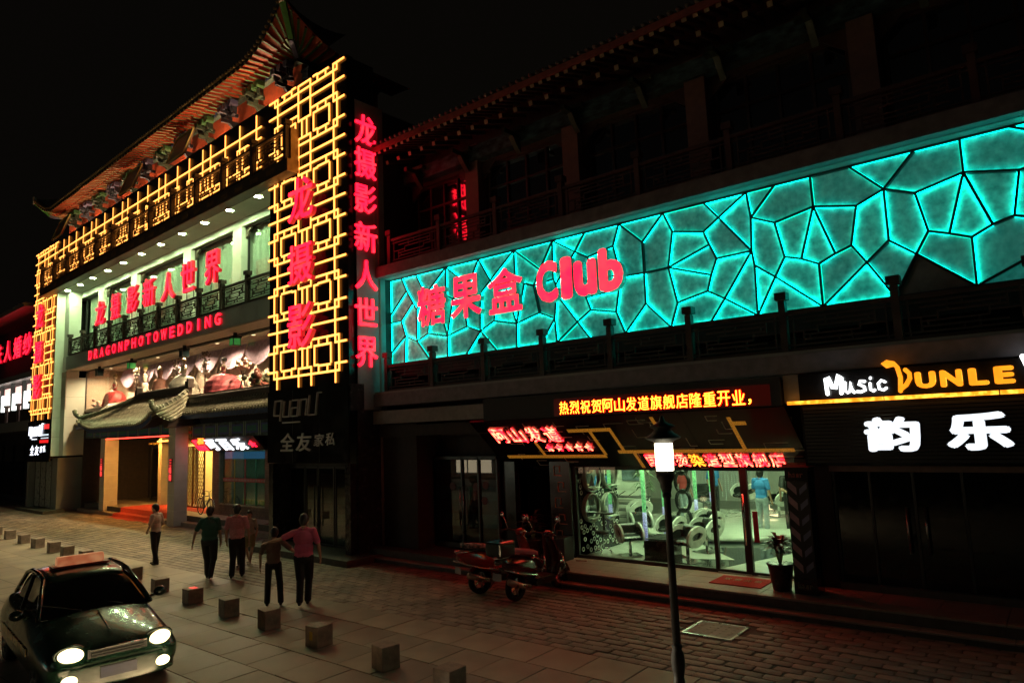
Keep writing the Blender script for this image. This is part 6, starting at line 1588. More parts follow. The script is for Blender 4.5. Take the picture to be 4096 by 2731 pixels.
# ================================================================== THE SHOPS ACROSS THE STREET (seen only as reflections in dark glass and paint)
ob = thing('opposite_shop_building', 'row of lit shops across the street, showing as reflections in the dark glass', 'building', (-20, -9, 0))
mb = MB(); mb.box(-16,10,-6,0,0,9); obj('wall', mb, M_greywall, ob)
for i, (a, b, z0, z1, c, s_) in enumerate(((-15,-11.5,.4,3.0,(1,.80,.52),2.0),(-10.5,-7,.4,3.0,(.85,1,.75),1.6),(-5.5,-2,.4,3.0,(1,.6,.35),1.2))):  # lit windows are assumed; added to light the left side of the street
    mb = MB(); mb.box(a,b,.02,.05,z0,z1); p = obj('lit_window', mb, emat('across_window_%d' % i, c, s_), ob)
    mb = MB()
    for k in range(4): mb.box(a+(b-a)*k/3-.04,a+(b-a)*k/3+.04,.05,.10,z0,z1)
    obj('window_frame', mb, M_alu, p)
mb = MB()
for k in range(12): mb.box(-13+k*.5,-12.7+k*.5,.05,.10,4.6,5.6)
obj('turquoise_sign', mb, emat('across_teal', (.05,.9,.8), 2.5), ob)

# ================================================================== PEOPLE
def cap(a, b, ra, rb, tagname): return ('c', Vector(a), Vector(b), ra, rb, tagname)
def ell(c, r, tagname, rot=None): return ('e', Vector(c), Vector(r), rot, tagname)
def body_mesh(prims, mats, vox, relax=2):
    mb = MB()
    for p in prims:
        if p[0] == 'c':
            _, a, b, ra, rb, _t = p; d = (b-a); ln = d.length
            n = 10; pts = []; rs = []
            dn = d.normalized() if ln > 1e-6 else Vector((0,0,1))
            for k in (-1,-.9,-.6,-.25): pts.append(a+dn*ra*k); rs.append(ra*math.sqrt(max(0,1-k*k)) if k > -1 else ra*.08)
            for k in (.25,.6,.9,1): pts.append(b+dn*rb*k); rs.append(rb*math.sqrt(max(0,1-k*k)) if k < 1 else rb*.08)
            mb.tube(pts, 1, n, rs=rs)
        else:
            _, c, r, rot, _t = p; mb.sph(c, r.x, r.y, r.z, n=14, rot=rot)
    me = bpy.data.meshes.new('body_src'); me.from_pydata(mb.v, [], mb.f)
    bm = bmesh.new(); bm.from_mesh(me); bmesh.ops.recalc_face_normals(bm, faces=bm.faces); bm.to_mesh(me); bm.free()
    o = bpy.data.objects.new('body_src', me); COL.objects.link(o)
    md = o.modifiers.new('r', 'REMESH'); md.mode = 'VOXEL'; md.voxel_size = vox; md.adaptivity = 0
    if relax: m2 = o.modifiers.new('s', 'SMOOTH'); m2.factor = .5; m2.iterations = relax
    dg = bpy.context.evaluated_depsgraph_get(); dg.update()
    out = bpy.data.meshes.new_from_object(o.evaluated_get(dg)); bpy.data.objects.remove(o); bpy.data.meshes.remove(me)
    n = len(out.vertices); co = np.empty(n*3, dtype=np.float64); out.vertices.foreach_get('co', co); co = co.reshape(-1,3)
    nf = len(out.polygons); cen = np.empty(nf*3); out.polygons.foreach_get('center', cen); cen = cen.reshape(-1,3)
    best = np.full(nf, 1e9); idx = np.zeros(nf, dtype=np.int32); tags = []
    for p in prims:
        if p[-1] not in tags: tags.append(p[-1])
        if p[0] == 'c':
            a = np.array(p[1]); d = np.array(p[2])-a; l2 = max(d@d, 1e-9); t = np.clip(((cen-a)@d)/l2, 0, 1)
            ds = np.linalg.norm(cen-(a+t[:,None]*d), axis=1)-(p[3]+(p[4]-p[3])*t)
        else:
            r = np.array(p[2]); q = (cen-np.array(p[1]))
            if p[3] is not None: q = q@np.array(p[3])
            k = np.linalg.norm(q/r, axis=1); ds = (k-1)*r.min()
        m = ds < best; best[m] = ds[m]; idx[m] = tags.index(p[-1])
    for t in tags: out.materials.append(mats[t])
    out.polygons.foreach_set('material_index', idx); out.polygons.foreach_set('use_smooth', np.ones(nf, dtype=bool)); out.update()
    return out
def hand(wrist, direc, side, palm_n, s=1.0, curl=.5):
    """palm and five bent fingers; direc = finger direction, palm_n = palm normal"""
    P = []; d = Vector(direc).normalized(); n_ = Vector(palm_n).normalized(); w_ = d.cross(n_).normalized(); wv = Vector(wrist)
    for k, u in enumerate((-.028,-.009,.010,.029)):
        b0 = wv+d*.02*s+w_*u*.7*s; k1 = wv+d*.085*s+w_*u*s; P.append(cap(b0, k1, .014*s, .011*s, 'skin'))
        ln = (.062,.075,.070,.052)[k]*s; d1 = (d+n_*curl*.5).normalized(); d2 = (d+n_*curl*1.3).normalized()
        m = k1+d1*ln*.55; e = m+d2*ln*.5; P.append(cap(k1, m, .0095*s, .0085*s, 'skin')); P.append(cap(m, e, .0085*s, .007*s, 'skin'))
    t0 = wv+d*.03*s+w_*side*-.025*s; t1 = t0+(d*.6+w_*side*-.8+n_*.3).normalized()*.04*s; t2 = t1+(d*.95+n_*.3).normalized()*.032*s
    P.append(cap(t0, t1, .014*s, .011*s, 'skin')); P.append(cap(t1, t2, .011*s, .009*s, 'skin'))
    return P
def person(label, x, y, face, h=1.72, shirt=None, trousers=None, pose=None, z=0.0, hair='short', stout=1.0, vox=.010, skirt=False, shoes=None, extra=None, group=None, fingers=True, hairmat=None):
    """face = direction (dx, dy) the person looks in. Local frame: x right, y forward, z up, 1.72 m tall"""
    s = h/1.72; J = dict(hipl=(-.095,0,.90), hipr=(.095,0,.90), kneel=(-.10,.02,.48), kneer=(.10,.02,.48), anl=(-.11,-.02,.08), anr=(.11,-.02,.08),
        shl=(-.185,-.01,1.40), shr=(.185,-.01,1.40), ell=(-.255,-.03,1.12), elr=(.255,-.03,1.12), wrl=(-.25,.07,.86), wrr=(.25,.07,.86),
        head=(0,.03,1.60), footl=(0,1), footr=(0,1), handl=None, handr=None)
    if pose: J.update(pose)
    V_ = {k: (Vector(v) if v is not None and len(v) == 3 else v) for k, v in J.items()}
    th = Vector(face).normalized(); rz = math.atan2(-th.x, th.y)
    T = thing('person', label, 'person', (x, y, z), rz, group); T.scale = (s, s, s)
    P = []; f = stout
    hd = V_['head']
    P += [ell((hd.x, hd.y, hd.z+.01), (.082,.100,.115), 'skin'), ell((hd.x, hd.y+.025, hd.z-.06), (.055,.062,.055), 'skin'), ell((hd.x, hd.y+.105, hd.z-.018), (.013,.018,.022), 'skin'),
          ell((hd.x-.077, hd.y-.005, hd.z-.01), (.011,.020,.030), 'skin'), ell((hd.x+.077, hd.y-.005, hd.z-.01), (.011,.020,.030), 'skin'),
          ell((hd.x, hd.y+.088, hd.z-.062), (.025,.012,.009), 'skin'), cap((hd.x*.8, hd.y-.02, hd.z-.06), (0,-.01,1.43), .052, .058, 'skin')]
    P += [ell((0,-.005,1.27), (.188*f,.122*f,.18), 'shirt'), ell((0,0,1.08), (.172*f,.122*f,.19), 'shirt'), ell((0,.0,.96), (.172*f,.128*f,.10), 'shirt'),
          cap((-.10,-.01,1.40), V_['shl'], .062, .068, 'shirt'), cap((.10,-.01,1.40), V_['shr'], .062, .068, 'shirt'), cap((-.06,-.01,1.435),(.06,-.01,1.435), .055,.055,'shirt')]
    P += [ell((0,-.01,.89), (.165*f,.125*f,.10), 'trousers')]
    for q in 'lr':
        hp, kn, an = V_['hip'+q], V_['knee'+q], V_['an'+q]
        if skirt:
            P += [cap(hp, kn+(hp-kn)*.35, .10, .11, 'trousers'), cap(kn+(hp-kn)*.2, kn, .055, .052, 'skin'), cap(kn, kn+(an-kn)*.45, .052,.052,'skin'), cap(kn+(an-kn)*.45, an, .05, .032, 'skin')]
        else:
            P += [cap(hp, kn, .100*f, .078*f, 'trousers'), cap(kn, an+(kn-an)*.55, .078, .072, 'trousers'), cap(an+(kn-an)*.55, an+(kn-an)*.05, .072, .070, 'trousers')]
        fd = Vector((V_['foot'+q][0], V_['foot'+q][1], 0)).normalized(); lift = an.z-.08
        P += [cap(an+Vector((0,0,-.035))-fd*.02, an+Vector((0,0,-.048))+fd*.13-Vector((0,0,lift*.45 if lift > .02 else 0)), .036, .030, 'shoes'), ell(an+Vector((0,0,-.03))-fd*.035, (.036,.038,.045), 'shoes')]
        sh, el, wr = V_['sh'+q], V_['el'+q], V_['wr'+q]
        P += [cap(sh, sh+(el-sh)*.72, .068, .062, 'shirt'), cap(sh+(el-sh)*.5, el, .044, .038, 'skin'), cap(el, wr, .038, .026, 'skin')]
        d = (wr-el).normalized(); hn = V_['hand'+q]; sd = -1 if q == 'l' else 1
        pn = Vector((-sd, 0, 0)) if hn is None else hn
        if abs(pn.dot(d)) > .9: pn = Vector((0,1,0))
        if fingers: P += hand(wr, d, sd, pn, 1.0, .45)
        else: P += [cap(wr, wr+d*.12, .034, .025, 'skin')]
    if extra: P += extra
    mats = dict(skin=M_skin, shirt=shirt, trousers=trousers, shoes=shoes or mat('shoe_black', (.015,.013,.012), .4))
    me = body_mesh(P, mats, vox); link('body', me, T)
    # hair: a cap over skull and nape
    mb = MB(); n = 18; vs = []; rows = 9
    for i in range(rows+1):
        ph = PI/2-(PI*.76)*i/rows
        for j in range(n):
            t = 2*PI*j/n; fr = math.sin(t)     # + = forward
            lim = 1.0
            zc = math.sin(ph); rr = math.cos(ph)
            if fr > .25 and zc < .42: zc = .42+(zc-.42)*.12; rr = math.cos(math.asin(min(1,.42)))*1.0
            elif fr > -.35 and zc < .0: zc *= .35
            jit = 1+.035*math.sin(j*3.1+i*2.3)+random.uniform(-.012,.012)
            grow = 1.11 if hair == 'short' else 1.16
            vs.append((hd.x+math.cos(t)*rr*.086*grow*jit, hd.y-.004+math.sin(t)*rr*.103*grow*jit, hd.z+.012+zc*.120*grow*jit))
    vs_f = [(i*n+j, i*n+(j+1)%n, (i+1)*n+(j+1)%n, (i+1)*n+j) for i in range(rows) for j in range(n)]
    mb.add(vs, vs_f, 0, True)
    if hair == 'bun': mb.sph((hd.x, hd.y-.12, hd.z+.04), .05, n=10)
    if hair == 'bob': mb.sph((hd.x, hd.y-.03, hd.z-.03), .092, .085, .10, n=14)
    obj('hair', mb, hairmat or M_hair, T)
    eb = MB()
    for sx in (-.03,.03): eb.sph((hd.x+sx, hd.y+.088, hd.z+.018), .010,.006,.006, n=6)
    obj('eyes', eb, M_hair, T)
    cb = MB(); cb.tube([(.062*math.cos(2*PI*k/14), -.008+.062*math.sin(2*PI*k/14), 1.462+.012*math.sin(2*PI*k/14)) for k in range(15)], .014, 6, cap=False); obj('collar', cb, shirt, T)
    if not skirt:
        bt = MB(); bt.lathe([(.157*f,.925),(.160*f,.93),(.160*f,.955),(.157*f,.96)], 24, sy=.76); obj('belt', bt, mat('belt_black', (.012,.01,.01), .4), T)
    return T
M_shirtw = mat('shirt_pale', (.50,.38,.33), .8, var=.08, bump=.25, bscale=14); M_shirtg = mat('shirt_dark_green', (.03,.12,.09), .8, var=.1, bump=.25, bscale=14)
M_shirtp = mat('shirt_pink_check', (.62,.24,.27), .8, var=.12, scale=30, bump=.25, bscale=14); M_shirtr = mat('shirt_rose', (.62,.11,.22), .8, var=.1, bump=.25, bscale=14)
M_shirtb = mat('shirt_brown', (.17,.11,.09), .8, var=.1, bump=.25, bscale=14); M_trk = mat('trousers_black', (.012,.011,.012), .8, var=.15, bump=.3, bscale=12); M_trd = mat('trousers_dark', (.025,.028,.03), .8, var=.15, bump=.3, bscale=12)
away = (-.72, .69)
person('man in a pale short-sleeved shirt and black trousers standing alone, looking left', -20.47, 8.91, (-.85,-.55), 1.66, M_shirtw, M_trk,
       dict(anl=(-.08,-.10,.08), anr=(.09,.06,.08), kneel=(-.09,-.02,.48), kneer=(.09,.05,.48), ell=(-.26,.02,1.12), wrl=(-.16,.15,.98), elr=(.27,-.05,1.13), wrr=(.17,.14,.96)))
person('stout man in a dark green shirt walking away, beside the man in pink', -17.05, 8.73, away, 1.74, M_shirtg, M_trd,
       dict(anl=(-.09,.16,.08), kneel=(-.10,.14,.50), anr=(.09,-.20,.12), kneer=(.10,.0,.48), ell=(-.32,-.06,1.13), wrl=(-.36,-.10,.88), elr=(.24,.0,1.12), wrr=(.24,.08,.87)), stout=1.15)
person('man in a pale pink shirt walking away beside the man in dark green', -16.5, 9.15, (-.75,.66), 1.76, M_shirtp, M_trk,
       dict(anl=(-.08,-.15,.10), kneel=(-.09,.02,.49), anr=(.10,.14,.08), kneer=(.10,.12,.49), elr=(.28,-.08,1.12), wrr=(.29,-.02,.86)), stout=1.05)
person('boy in light shorts half hidden behind the man in pink', -18.0, 10.35, (.55,-.83), 1.42, mat('shirt_cream', (.42,.34,.28), .8), mat('shorts_olive', (.30,.24,.12), .8), dict(anl=(-.08,.12,.08), anr=(.08,-.14,.10)), skirt=True, vox=.012, shoes=mat('sandal', (.4,.33,.28), .6))
person('person in black mostly hidden between the green and pink shirts', -17.9, 9.9, (.5,-.85), 1.62, M_trk, M_trk, None, vox=.014, hair='bob', fingers=False)
fp = Vector((-.78, .63)).normalized()
# the pair walking with arms round each other
TX, TY = -13.12, 8.08; RX, RY = -12.55, 8.42
person('boy in a dark brown shirt, arm of the taller man round his shoulder', TX, TY, (-.80,.60), 1.55, M_shirtb, M_trk,
       dict(anl=(-.13,-.02,.08), kneel=(-.12,.05,.49), anr=(.17,-.10,.09), kneer=(.14,.02,.48), ell=(-.28,-.03,1.12), wrl=(-.29,.04,.86), elr=(.42,-.12,1.20), wrr=(.62,-.16,1.10), handr=Vector((0,1,0)), head=(0.02,.02,1.60)), stout=.92)
person('tall man in a rose shirt walking away with his arm round the boy in brown', RX, RY, (-.74,.67), 1.80, M_shirtr, M_trk,
       dict(anl=(-.05,-.20,.12), kneel=(-.07,.02,.50), anr=(.06,.10,.08), kneer=(.08,.12,.50), shl=(-.195,-.01,1.38), ell=(-.43,-.08,1.29), wrl=(-.64,-.10,1.25), handl=Vector((0,.2,-1)), elr=(.29,-.04,1.12), wrr=(.31,.04,.86)), stout=1.08)
# salon people
M_blue = mat('tshirt_blue', (.03,.20,.50), .8, var=.08, bump=.2, bscale=14); M_jean = mat('jeans_pale', (.32,.38,.42), .8, var=.2, scale=10); M_blk = mat('tshirt_black', (.015,.018,.017), .8)
person('young man in a blue T-shirt and pale jeans with his back to the salon door', -6.90, 19.1, (.2,1), 1.72, M_blue, M_jean, dict(ell=(-.25,.02,1.13), wrl=(-.2,.2,1.0)), z=.3, vox=.014, fingers=False, hair='bob')
person('young man in a black shirt and apron between two others inside the salon', -6.45, 20.1, (-.4,1), 1.72, M_blk, M_blk, dict(elr=(.27,-.10,1.15), wrr=(.12,-.2,1.06)), z=.3, vox=.014, fingers=False)
person('young man in a black T-shirt, hands behind his back, rightmost in salon', -6.22, 19.4, (-.7,.7), 1.76, M_blk, M_trk, dict(ell=(-.28,-.12,1.13), wrl=(-.04,-.22,1.0), elr=(.28,-.12,1.13), wrr=(.05,-.22,.98)), z=.3, vox=.014, fingers=False)
person('man in a blue polo shirt standing on the round podium', -9.15, 21.2, (.9,-.3), 1.68, M_blue, M_trd, dict(), z=.42, vox=.014, fingers=False)
person('person in a red top and jeans beside the farthest bubble column', -9.9, 20.6, (.3,1), 1.66, mat('top_red', (.40,.05,.05), .8), M_jean, dict(), z=.3, vox=.014, fingers=False, hair='bob')

# ================================================================== TAXI
hx = Vector((.99, -.13)); crz = math.atan2(-hx.x, hx.y)
car = thing('taxi', 'dark green taxi with lit headlights and a glowing roof sign at the lower left', 'taxi', (-10.42, 4.08, 0), crz)
M_paint = mat('taxi_green_paint', (.008,.030,.018), .22, var=.08, scale=3, coat=.5); M_cgl = mat('car_glass', (.006,.007,.008), .04, spec=.8); M_rub = mat('tyre_rubber', (.015,.015,.015), .8, bump=.3); M_yel = mat('taxi_yellow_paint', (.55,.30,.03), .25, var=.1, coat=1.0)
# side profile: y forward (0 = nose), body half widths
def sec(y, zlo, zhi, wlo, wmid, whi, crown=.03):
    zm = zlo+(zhi-zlo)*.55
    half = [(0,zlo),(wlo*.7,zlo),(wlo,zlo+.04),(wmid*.99,zlo+.16),(wmid,zm),(wmid*.985,zm+.08),(whi,zhi-.06),(whi*.93,zhi-.02),(whi*.5,zhi+crown*.7),(0,zhi+crown)]
    return [(x_, y, z_) for x_, z_ in half]+[(-x_, y, z_) for x_, z_ in half[-2:0:-1]]
S_ = [(.02,.36,.60,.55,.66,.52,.0),(-.06,.24,.68,.66,.76,.62,.01),(-.16,.20,.73,.74,.81,.68,.02),(-.40,.18,.80,.78,.84,.70,.03),(-.75,.17,.87,.80,.855,.71,.035),(-1.15,.17,.94,.80,.86,.72,.035),(-1.32,.17,.965,.80,.86,.73,.03),(-1.8,.17,.95,.80,.865,.80,.0),(-2.4,.17,.95,.80,.865,.80,.0),(-3.2,.17,.96,.80,.865,.80,.0),(-3.6,.17,.99,.80,.86,.78,.02),(-3.95,.2,.98,.79,.84,.74,.03),(-4.2,.25,.93,.74,.80,.68,.02),(-4.3,.36,.80,.62,.70,.58,.0)]
mb = MB(); mb.loft([sec(*q) for q in S_]); bo = obj('body', mb, M_paint, car); md = bo.modifiers.new('sub','SUBSURF'); md.levels = 2; md.render_levels = 2
gh = [(-1.18,.93,.78,.76),(-1.22,.955,.77,.74),(-1.58,1.19,.72,.655),(-1.95,1.39,.67,.585),(-2.3,1.43,.64,.54),(-2.9,1.43,.64,.54),(-3.3,1.36,.65,.55),(-3.75,1.02,.70,.62)]
def gsec(y, zt, wl, wt):
    half = [(0,.90),(wl,.90),(wl,.96),(wl+(wt-wl)*.6,.96+(zt-.96)*.55) if zt > 1.0 else (wl,.955),(wt,zt-.02),(wt*.9,zt),(0,zt+.025)]
    return [(x_, y, z_) for x_, z_ in half]+[(-x_, y, z_) for x_, z_ in half[-2:0:-1]]
mb = MB(); mb.loft([gsec(*q) for q in gh]); cab = obj('cabin_glass', mb, M_cgl, car); md = cab.modifiers.new('sub','SUBSURF'); md.levels = 1; md.render_levels = 2
mb = MB(); mb.loft([[(-w_,y,z-.035),(-w_*.93,y,z),(0,y,z+.03),(w_*.93,y,z),(w_,y,z-.035)] for (y,z,w_) in ((-1.86,1.365,.56),(-2.0,1.42,.575),(-2.4,1.455,.58),(-2.9,1.455,.58),(-3.25,1.39,.57))], cap=False); rfp = obj('roof_panel', mb, M_paint, car); md = rfp.modifiers.new('sol','SOLIDIFY'); md.thickness = .03; md = rfp.modifiers.new('sub','SUBSURF'); md.levels = 2; md.render_levels = 2
for sg in (-1,1):
    mb = MB(); mb.tube([(sg*.735,-1.22,.955),(sg*.66,-1.57,1.175),(sg*.575,-1.93,1.385)], .032, 8); obj('windscreen_pillar', mb, M_paint, car)
    mb = MB(); mb.tube([(sg*.575,-1.93,1.385),(sg*.56,-2.4,1.43),(sg*.56,-2.9,1.43),(sg*.575,-3.25,1.36),(sg*.65,-3.75,1.0)], .035, 8); obj('roof_rail', mb, M_paint, car)
    mb = MB(); mb.bar((sg*.75,-2.45,.94),(sg*.61,-2.45,1.42),.05,.05); obj('door_pillar', mb, M_blackm, car)
    mb = MB(); mb.box(min(sg*.862,sg*.875),max(sg*.862,sg*.875),-3.4,-1.2,.50,.60); obj('side_stripe', mb, M_yel, car)
    mb = MB(); mb.sph((sg*.95,-1.50,1.02), .10,.055,.075, n=12); mb.tube([(sg*.78,-1.48,.96),(sg*.9,-1.5,1.0)], .022, 6); obj('mirror', mb, M_paint, car)
    for (yw, nm_) in ((-.78,'wheel'),(-3.35,'wheel')):
        mb = MB(); x0_ = sg*.70; prof = [(.17,-.095),(.27,-.10),(.305,-.07),(.31,0),(.305,.07),(.27,.10),(.17,.095)]
        n = 28; vs = []
        for (r_, t_) in prof:
            for j in range(n): vs.append((x0_+t_+sg*.04, yw+math.cos(2*PI*j/n)*r_, .31+math.sin(2*PI*j/n)*r_))
        mb.add(vs, [(i*n+j, i*n+(j+1)%n, (i+1)*n+(j+1)%n, (i+1)*n+j) for i in range(len(prof)-1) for j in range(n)], 0, True)
        wo = obj(nm_, mb, M_rub, car)
        mb = MB(); n = 20; mb.add([(x0_+sg*.115, yw+math.cos(2*PI*j/n)*.18, .31+math.sin(2*PI*j/n)*.18) for j in range(n)], [tuple(range(n))])
        for k in range(5): a_ = 2*PI*k/5; mb.bar((x0_+sg*.125,yw,.31),(x0_+sg*.125,yw+math.cos(a_)*.17,.31+math.sin(a_)*.17),.03,.04,up=(1,0,0))
        obj('rim', mb, M_steel, wo)
M_hl = emat('headlight_lit', (1.0,.80,.42), 3.6, .45, 14); M_fl = emat('fog_lamp_lit', (1.0,.80,.42), 3.6, .4, 18)
for sg in (-1,1):
    mb = MB(); mb.sph((sg*.545,-.065,.665), .155,.10,.092, n=16, rot=Euler((.25,0,-sg*.45)).to_matrix()); o_ = obj('headlight', mb, M_hl, car)
    mb = MB(); pts_ = [(sg*.545+math.cos(2*PI*j/20)*.175, -.10+abs(math.cos(2*PI*j/20))*-.05, .665+math.sin(2*PI*j/20)*.11) for j in range(21)]; mb.tube(pts_, .018, 6, cap=False); obj('headlight_rim', mb, M_paint, o_)
    mb = MB(); mb.sph((sg*.56,.0,.36), .10,.06,.068, n=14); obj('fog_lamp', mb, M_fl, car)
    ld = bpy.data.lights.new('headlamp', 'SPOT'); ld.energy = 2600; ld.color = (1,.85,.58); ld.spot_size = math.radians(80); ld.spot_blend = .55; ld.shadow_soft_size = .05
    q_ = link('headlamp', ld, car, (sg*.55,.10,.60)); q_.rotation_euler = (math.radians(70), 0, 0)
mb = MB(); mb.loft([[(-.80,-.30,z0),(-.76,-.06,z0),(-.5,.035,z0),(0,.06,z0),(.5,.035,z0),(.76,-.06,z0),(.80,-.30,z0)] for z0 in (.22,.26,.48,.52)], cap=False); b_ = obj('front_bumper', mb, M_paint, car); md = b_.modifiers.new('sol','SOLIDIFY'); md.thickness = .03; b_.modifiers.new('sub','SUBSURF').render_levels = 2
mb = MB(); 
for z in (.60,.635,.67): mb.box(-.32,.32,.0,.03,z,z+.015)
mb.box(-.36,.36,-.02,.0,.585,.70); obj('grille', mb, M_alu, car)
mb = MB(); mb.tube([(-.34,.03,.70),(0,.045,.705),(.34,.03,.70)], .012, 6); obj('grille_trim', mb, M_chrome, car)
mb = MB(); mb.box(-.22,.22,.062,.07,.33,.47); obj('number_plate', mb, mat('plate_blue', (.015,.02,.06), .4), car)
mb = MB(); mb.tube([(.02,-.35,.835),(.02,-1.1,.975)], .006, 4); obj('bonnet_crease', mb, M_chrome, car)
for x_ in (-.35,.2): mb = MB(); mb.bar((x_,-1.25,.985),(x_+.45,-1.45,1.10),.015,.015); obj('wiper', mb, M_blackm, car)
mb = MB(); mb.box(-.10,.02,-1.42,-1.40,1.02,1.075); obj('vacant_light', mb, emat('vacant_red', (1,.01,.07), 3.0), car)
mb = MB(); mb.loft([[(-.33,-2.55+dy,z0),(.33,-2.55+dy,z0),(.33,-2.33-dy,z0),(-.33,-2.33-dy,z0)] for z0, dy in ((1.50,0),(1.59,.01),(1.64,.06))], sm=False); rs_ = obj('roof_sign', mb, emat('roof_sign_lit', (1.0,.16,.05), .30, .6, 3, (1.0,.42,.18)), car, bevel=.02)
mb = MB(); mb.box(-.40,.40,-2.58,-2.30,1.465,1.50); obj('roof_sign_base', mb, mat('sign_base_red', (.35,.04,.02), .4), rs_)

# ================================================================== SCOOTERS
def scooter(label, x, y, rz, col, seatm, box=False):
    th = thing('scooter', label, 'scooter', (x, y, 0), rz, None); th.scale = (1.15,1.12,1.13)   # local +y forward, rear wheel at y=0
    def O(n_, mb, m, p=None, **k): return obj(n_, mb, m, p or th, **k)
    for (yw, r) in ((0,.24),(1.22,.23)):
        mb = MB(); n = 28; prof = [(r-.09,-.035),(r-.03,-.055),(r,-.03),(r,.03),(r-.03,.055),(r-.09,.035)]; vs = []
        for (rr, t_) in prof:
            for j in range(n): vs.append((t_, yw+math.cos(2*PI*j/n)*rr, r+math.sin(2*PI*j/n)*rr))
        mb.add(vs, [(i*n+j, i*n+(j+1)%n, (i+1)*n+(j+1)%n, (i+1)*n+j) for i in range(5) for j in range(n)], 0, True); wo = O('wheel', mb, M_rub)
        mb = MB()
        for k in range(5): a_ = 2*PI*k/5; mb.bar((0,yw,r),(0,yw+math.cos(a_)*(r-.08),r+math.sin(a_)*(r-.08)),.03,.03,up=(1,0,0))
        mb.tube([(-.06,yw,r),(.06,yw,r)], .03, 8); obj('rim', mb, M_steel, wo)
        if True: mb = MB(); mb.loft([[(-.07,yw+math.cos(a_)*(r+.03),r+math.sin(a_)*(r+.03)),(0,yw+math.cos(a_)*(r+.055),r+math.sin(a_)*(r+.055)),(.07,yw+math.cos(a_)*(r+.03),r+math.sin(a_)*(r+.03))] for a_ in (-.1,.3,.8,1.3,1.9,2.4)], cap=False); O('mudguard', mb, col)
    # tail fairing, seat, floor, front apron
    mb = MB(); mb.loft([[(-w_,y_,zb),(-w_*1.1,y_,(zb+zt)/2),(-w_*.8,y_,zt),(w_*.8,y_,zt),(w_*1.1,y_,(zb+zt)/2),(w_,y_,zb)] for (y_,zb,zt,w_) in ((-.50,.68,.78,.06),(-.34,.56,.82,.14),(-.05,.42,.80,.19),(.28,.32,.76,.20),(.50,.27,.64,.17))]); bd = O('tail_fairing', mb, col); bd.modifiers.new('s','SUBSURF').render_levels = 1
    mb = MB(); mb.loft([[(-w_,y_,z_),(-w_*.9,y_,z_+.07),(0,y_,z_+.09),(w_*.9,y_,z_+.07),(w_,y_,z_)] for (y_,z_,w_) in ((-.36,.86,.09),(-.10,.84,.16),(.18,.78,.17),(.42,.74,.15),(.54,.70,.09))]); O('seat', mb, seatm)
    mb = MB(); mb.box(-.16,.16,.42,.92,.27,.32); mb.box(-.14,.14,.40,.95,.20,.27); O('floorboard', mb, M_blackm)
    mb = MB(); mb.loft([[(-w_,y_,z_),(-w_*.6,y_+.07,z_),(0,y_+.11,z_),(w_*.6,y_+.07,z_),(w_,y_,z_)] for (y_,z_,w_) in ((.98,.26,.17),(1.04,.45,.25),(1.00,.70,.27),(.92,.90,.22),(.86,1.02,.13))], cap=False); fs_ = O('front_apron', mb, col); md = fs_.modifiers.new('so','SOLIDIFY'); md.thickness = .05; fs_.modifiers.new('s','SUBSURF').render_levels = 1
    mb = MB(); mb.tube([(0,1.2,.24),(0,1.05,.70),(0,.90,1.0)], .035, 8); O('steering_column', mb, M_alu)
    mb = MB(); mb.tube([(-.34,.74,1.02),(-.2,.86,1.04),(0,.90,1.02),(.2,.86,1.04),(.34,.74,1.02)], .018, 8); mb.tube([(-.36,.71,1.015),(-.26,.80,1.03)], .026, 8); mb.tube([(.36,.71,1.015),(.26,.80,1.03)], .026, 8); O('handlebar', mb, M_blackm)
    mb = MB(); mb.sph((0,.95,1.01), .13,.10,.08, n=12); O('handlebar_cowl', mb, col)
    mb = MB(); mb.sph((0,1.04,.98), .07,.04,.05, n=12); O('headlamp', mb, M_chrome)
    for sg in (-1,1):
        mb = MB(); mb.tube([(sg*.24,.82,1.05),(sg*.30,.80,1.22),(sg*.36,.79,1.28)], .008, 6); mb.sph((sg*.38,.78,1.32), .07,.02,.055, n=12); O('mirror', mb, M_chrome)
        mb = MB(); mb.tube([(sg*.18,-.45,.62),(sg*.20,-.1,.50),(sg*.21,.35,.40),(sg*.20,.55,.30)], .013, 6); mb.tube([(sg*.18,.95,.30),(sg*.26,1.10,.42),(sg*.20,1.06,.70)], .013, 6); O('crash_bar', mb, M_chrome)
    mb = MB(); mb.tube([(.13,.25,.22),(.17,.0,.27),(.18,-.36,.40)], .045, 10, rs=[.03,.05,.055]); O('exhaust', mb, mat('exhaust_steel', (.40,.25,.2), .3, .9), None)
    mb = MB(); mb.tube([(-.1,-.2,.80),(-.11,-.46,.80),(0,-.52,.80),(.11,-.46,.80),(.1,-.2,.80)], .012, 6); O('rear_rack', mb, M_chrome)
    mb = MB(); mb.sph((0,-.44,.68), .09,.03,.045, n=12); O('tail_lamp', mb, mat('tail_red', (.6,.01,.01), .15, coat=1))
    mb = MB(); mb.box(-.10,.10,-.47,-.46,.42,.54); O('number_plate', mb, mat('plate_white', (.40,.38,.40), .4))
    mb = MB(); mb.bar((0,.35,.22),(-.16,.30,.02),.02,.02); O('stand', mb, M_alu)
    if box: mb = MB(); mb.box(-.19,.19,-.55,-.17,.82,1.08); O('top_box', mb, M_black, None, bevel=.04)
    return th
M_sred = mat('scooter_red', (.32,.015,.012), .2, var=.05, coat=1.0); M_sblk = mat('scooter_dark_red', (.05,.008,.008), .18, coat=1.0)
scooter('red scooter with a striped seat parked behind the dark one', -10.02, 10.98, -.30, M_sred, mat('zebra_seat', (.30,.16,.15), .7, var=.9, scale=18))
scooter('dark scooter with a pink seat cloth and top box, nearer the lamp', -8.98, 10.88, -.06, M_sblk, mat('pink_seat', (.35,.10,.14), .8), True)

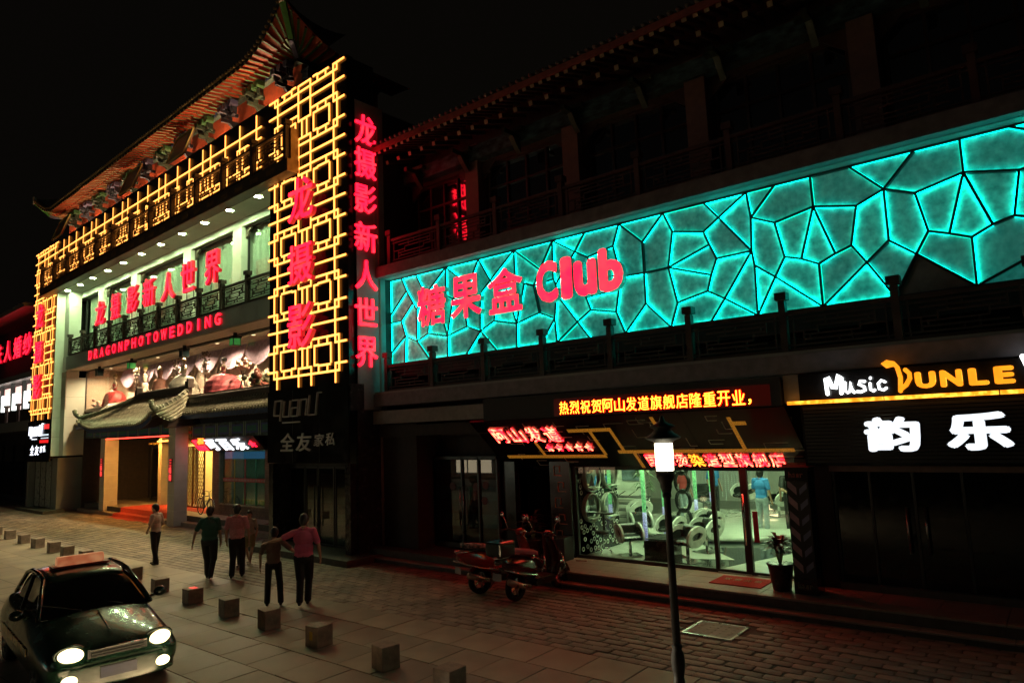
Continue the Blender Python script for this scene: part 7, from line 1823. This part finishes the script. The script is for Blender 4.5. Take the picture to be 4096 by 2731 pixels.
# ================================================================== BICYCLE
q = L(-12.95, 1.85, .378)
bk = thing('bicycle', 'old bicycle leaning by the brick pier of the lit snack shop', 'bicycle', q, LYL-PI/2-.06)
for i, yw in enumerate((0, 1.05)):
    n = 32; mb = MB(); mb.tube([(0,yw+math.cos(2*PI*j/n)*.33,.34+math.sin(2*PI*j/n)*.33) for j in range(n+1)], .016, 6, cap=False); wo = obj('wheel', mb, M_rub, bk)
    mb = MB(); mb.tube([(0,yw+math.cos(2*PI*j/n)*.305,.34+math.sin(2*PI*j/n)*.305) for j in range(n+1)], .008, 5, cap=False)
    for k in range(14): a_ = 2*PI*k/14; mb.tube([(.02*(-1)**k,yw,.34),(0,yw+math.cos(a_)*.31,.34+math.sin(a_)*.31)], .0018, 3)
    obj('spokes', mb, M_chrome, wo)
M_bf = mat('bike_frame', (.10,.08,.16), .35, var=.1)
mb = MB()
for p_ in ([(0,0,.34),(0,.45,.30)],[(0,.45,.30),(0,.32,.82)],[(0,.32,.78),(0,0,.34)],[(0,.45,.30),(0,.90,.72)],[(0,.33,.74),(0,.88,.80)],[(0,.85,.92),(0,.92,.62),(0,1.05,.34)]): mb.tube(p_, .016, 6)
obj('frame', mb, M_bf, bk)
mb = MB(); mb.tube([(-.26,.72,1.0),(-.2,.82,1.02),(0,.86,.95),(.2,.82,1.02),(.26,.72,1.0)], .012, 6); obj('handlebar', mb, M_chrome, bk)
mb = MB(); mb.sph((0,.30,.86), .07,.13,.035, n=10); obj('saddle', mb, M_blackm, bk)
mb = MB(); mb.tube([(-.06,-.15,.72),(-.06,.25,.72)], .008, 5); mb.tube([(.06,-.15,.72),(.06,.25,.72)], .008, 5); mb.tube([(0,0,.34),(-.06,-.1,.72)], .006, 5); obj('carrier', mb, M_chrome, bk)
mb = MB(); pr_ = [(0,math.cos(PI*k/10)*.37,.34+math.sin(PI*k/10)*.37) for k in range(0,11)]; mb.tube(pr_, .014, 5); mb.tube([(0,1.05+b,c) for a,b,c in pr_], .014, 5); obj('mudguard', mb, M_chrome, bk)
# sky dome is the World; nothing else beyond
for o in list(bpy.data.objects):
    if o.type == 'LIGHT': o.name = o.name
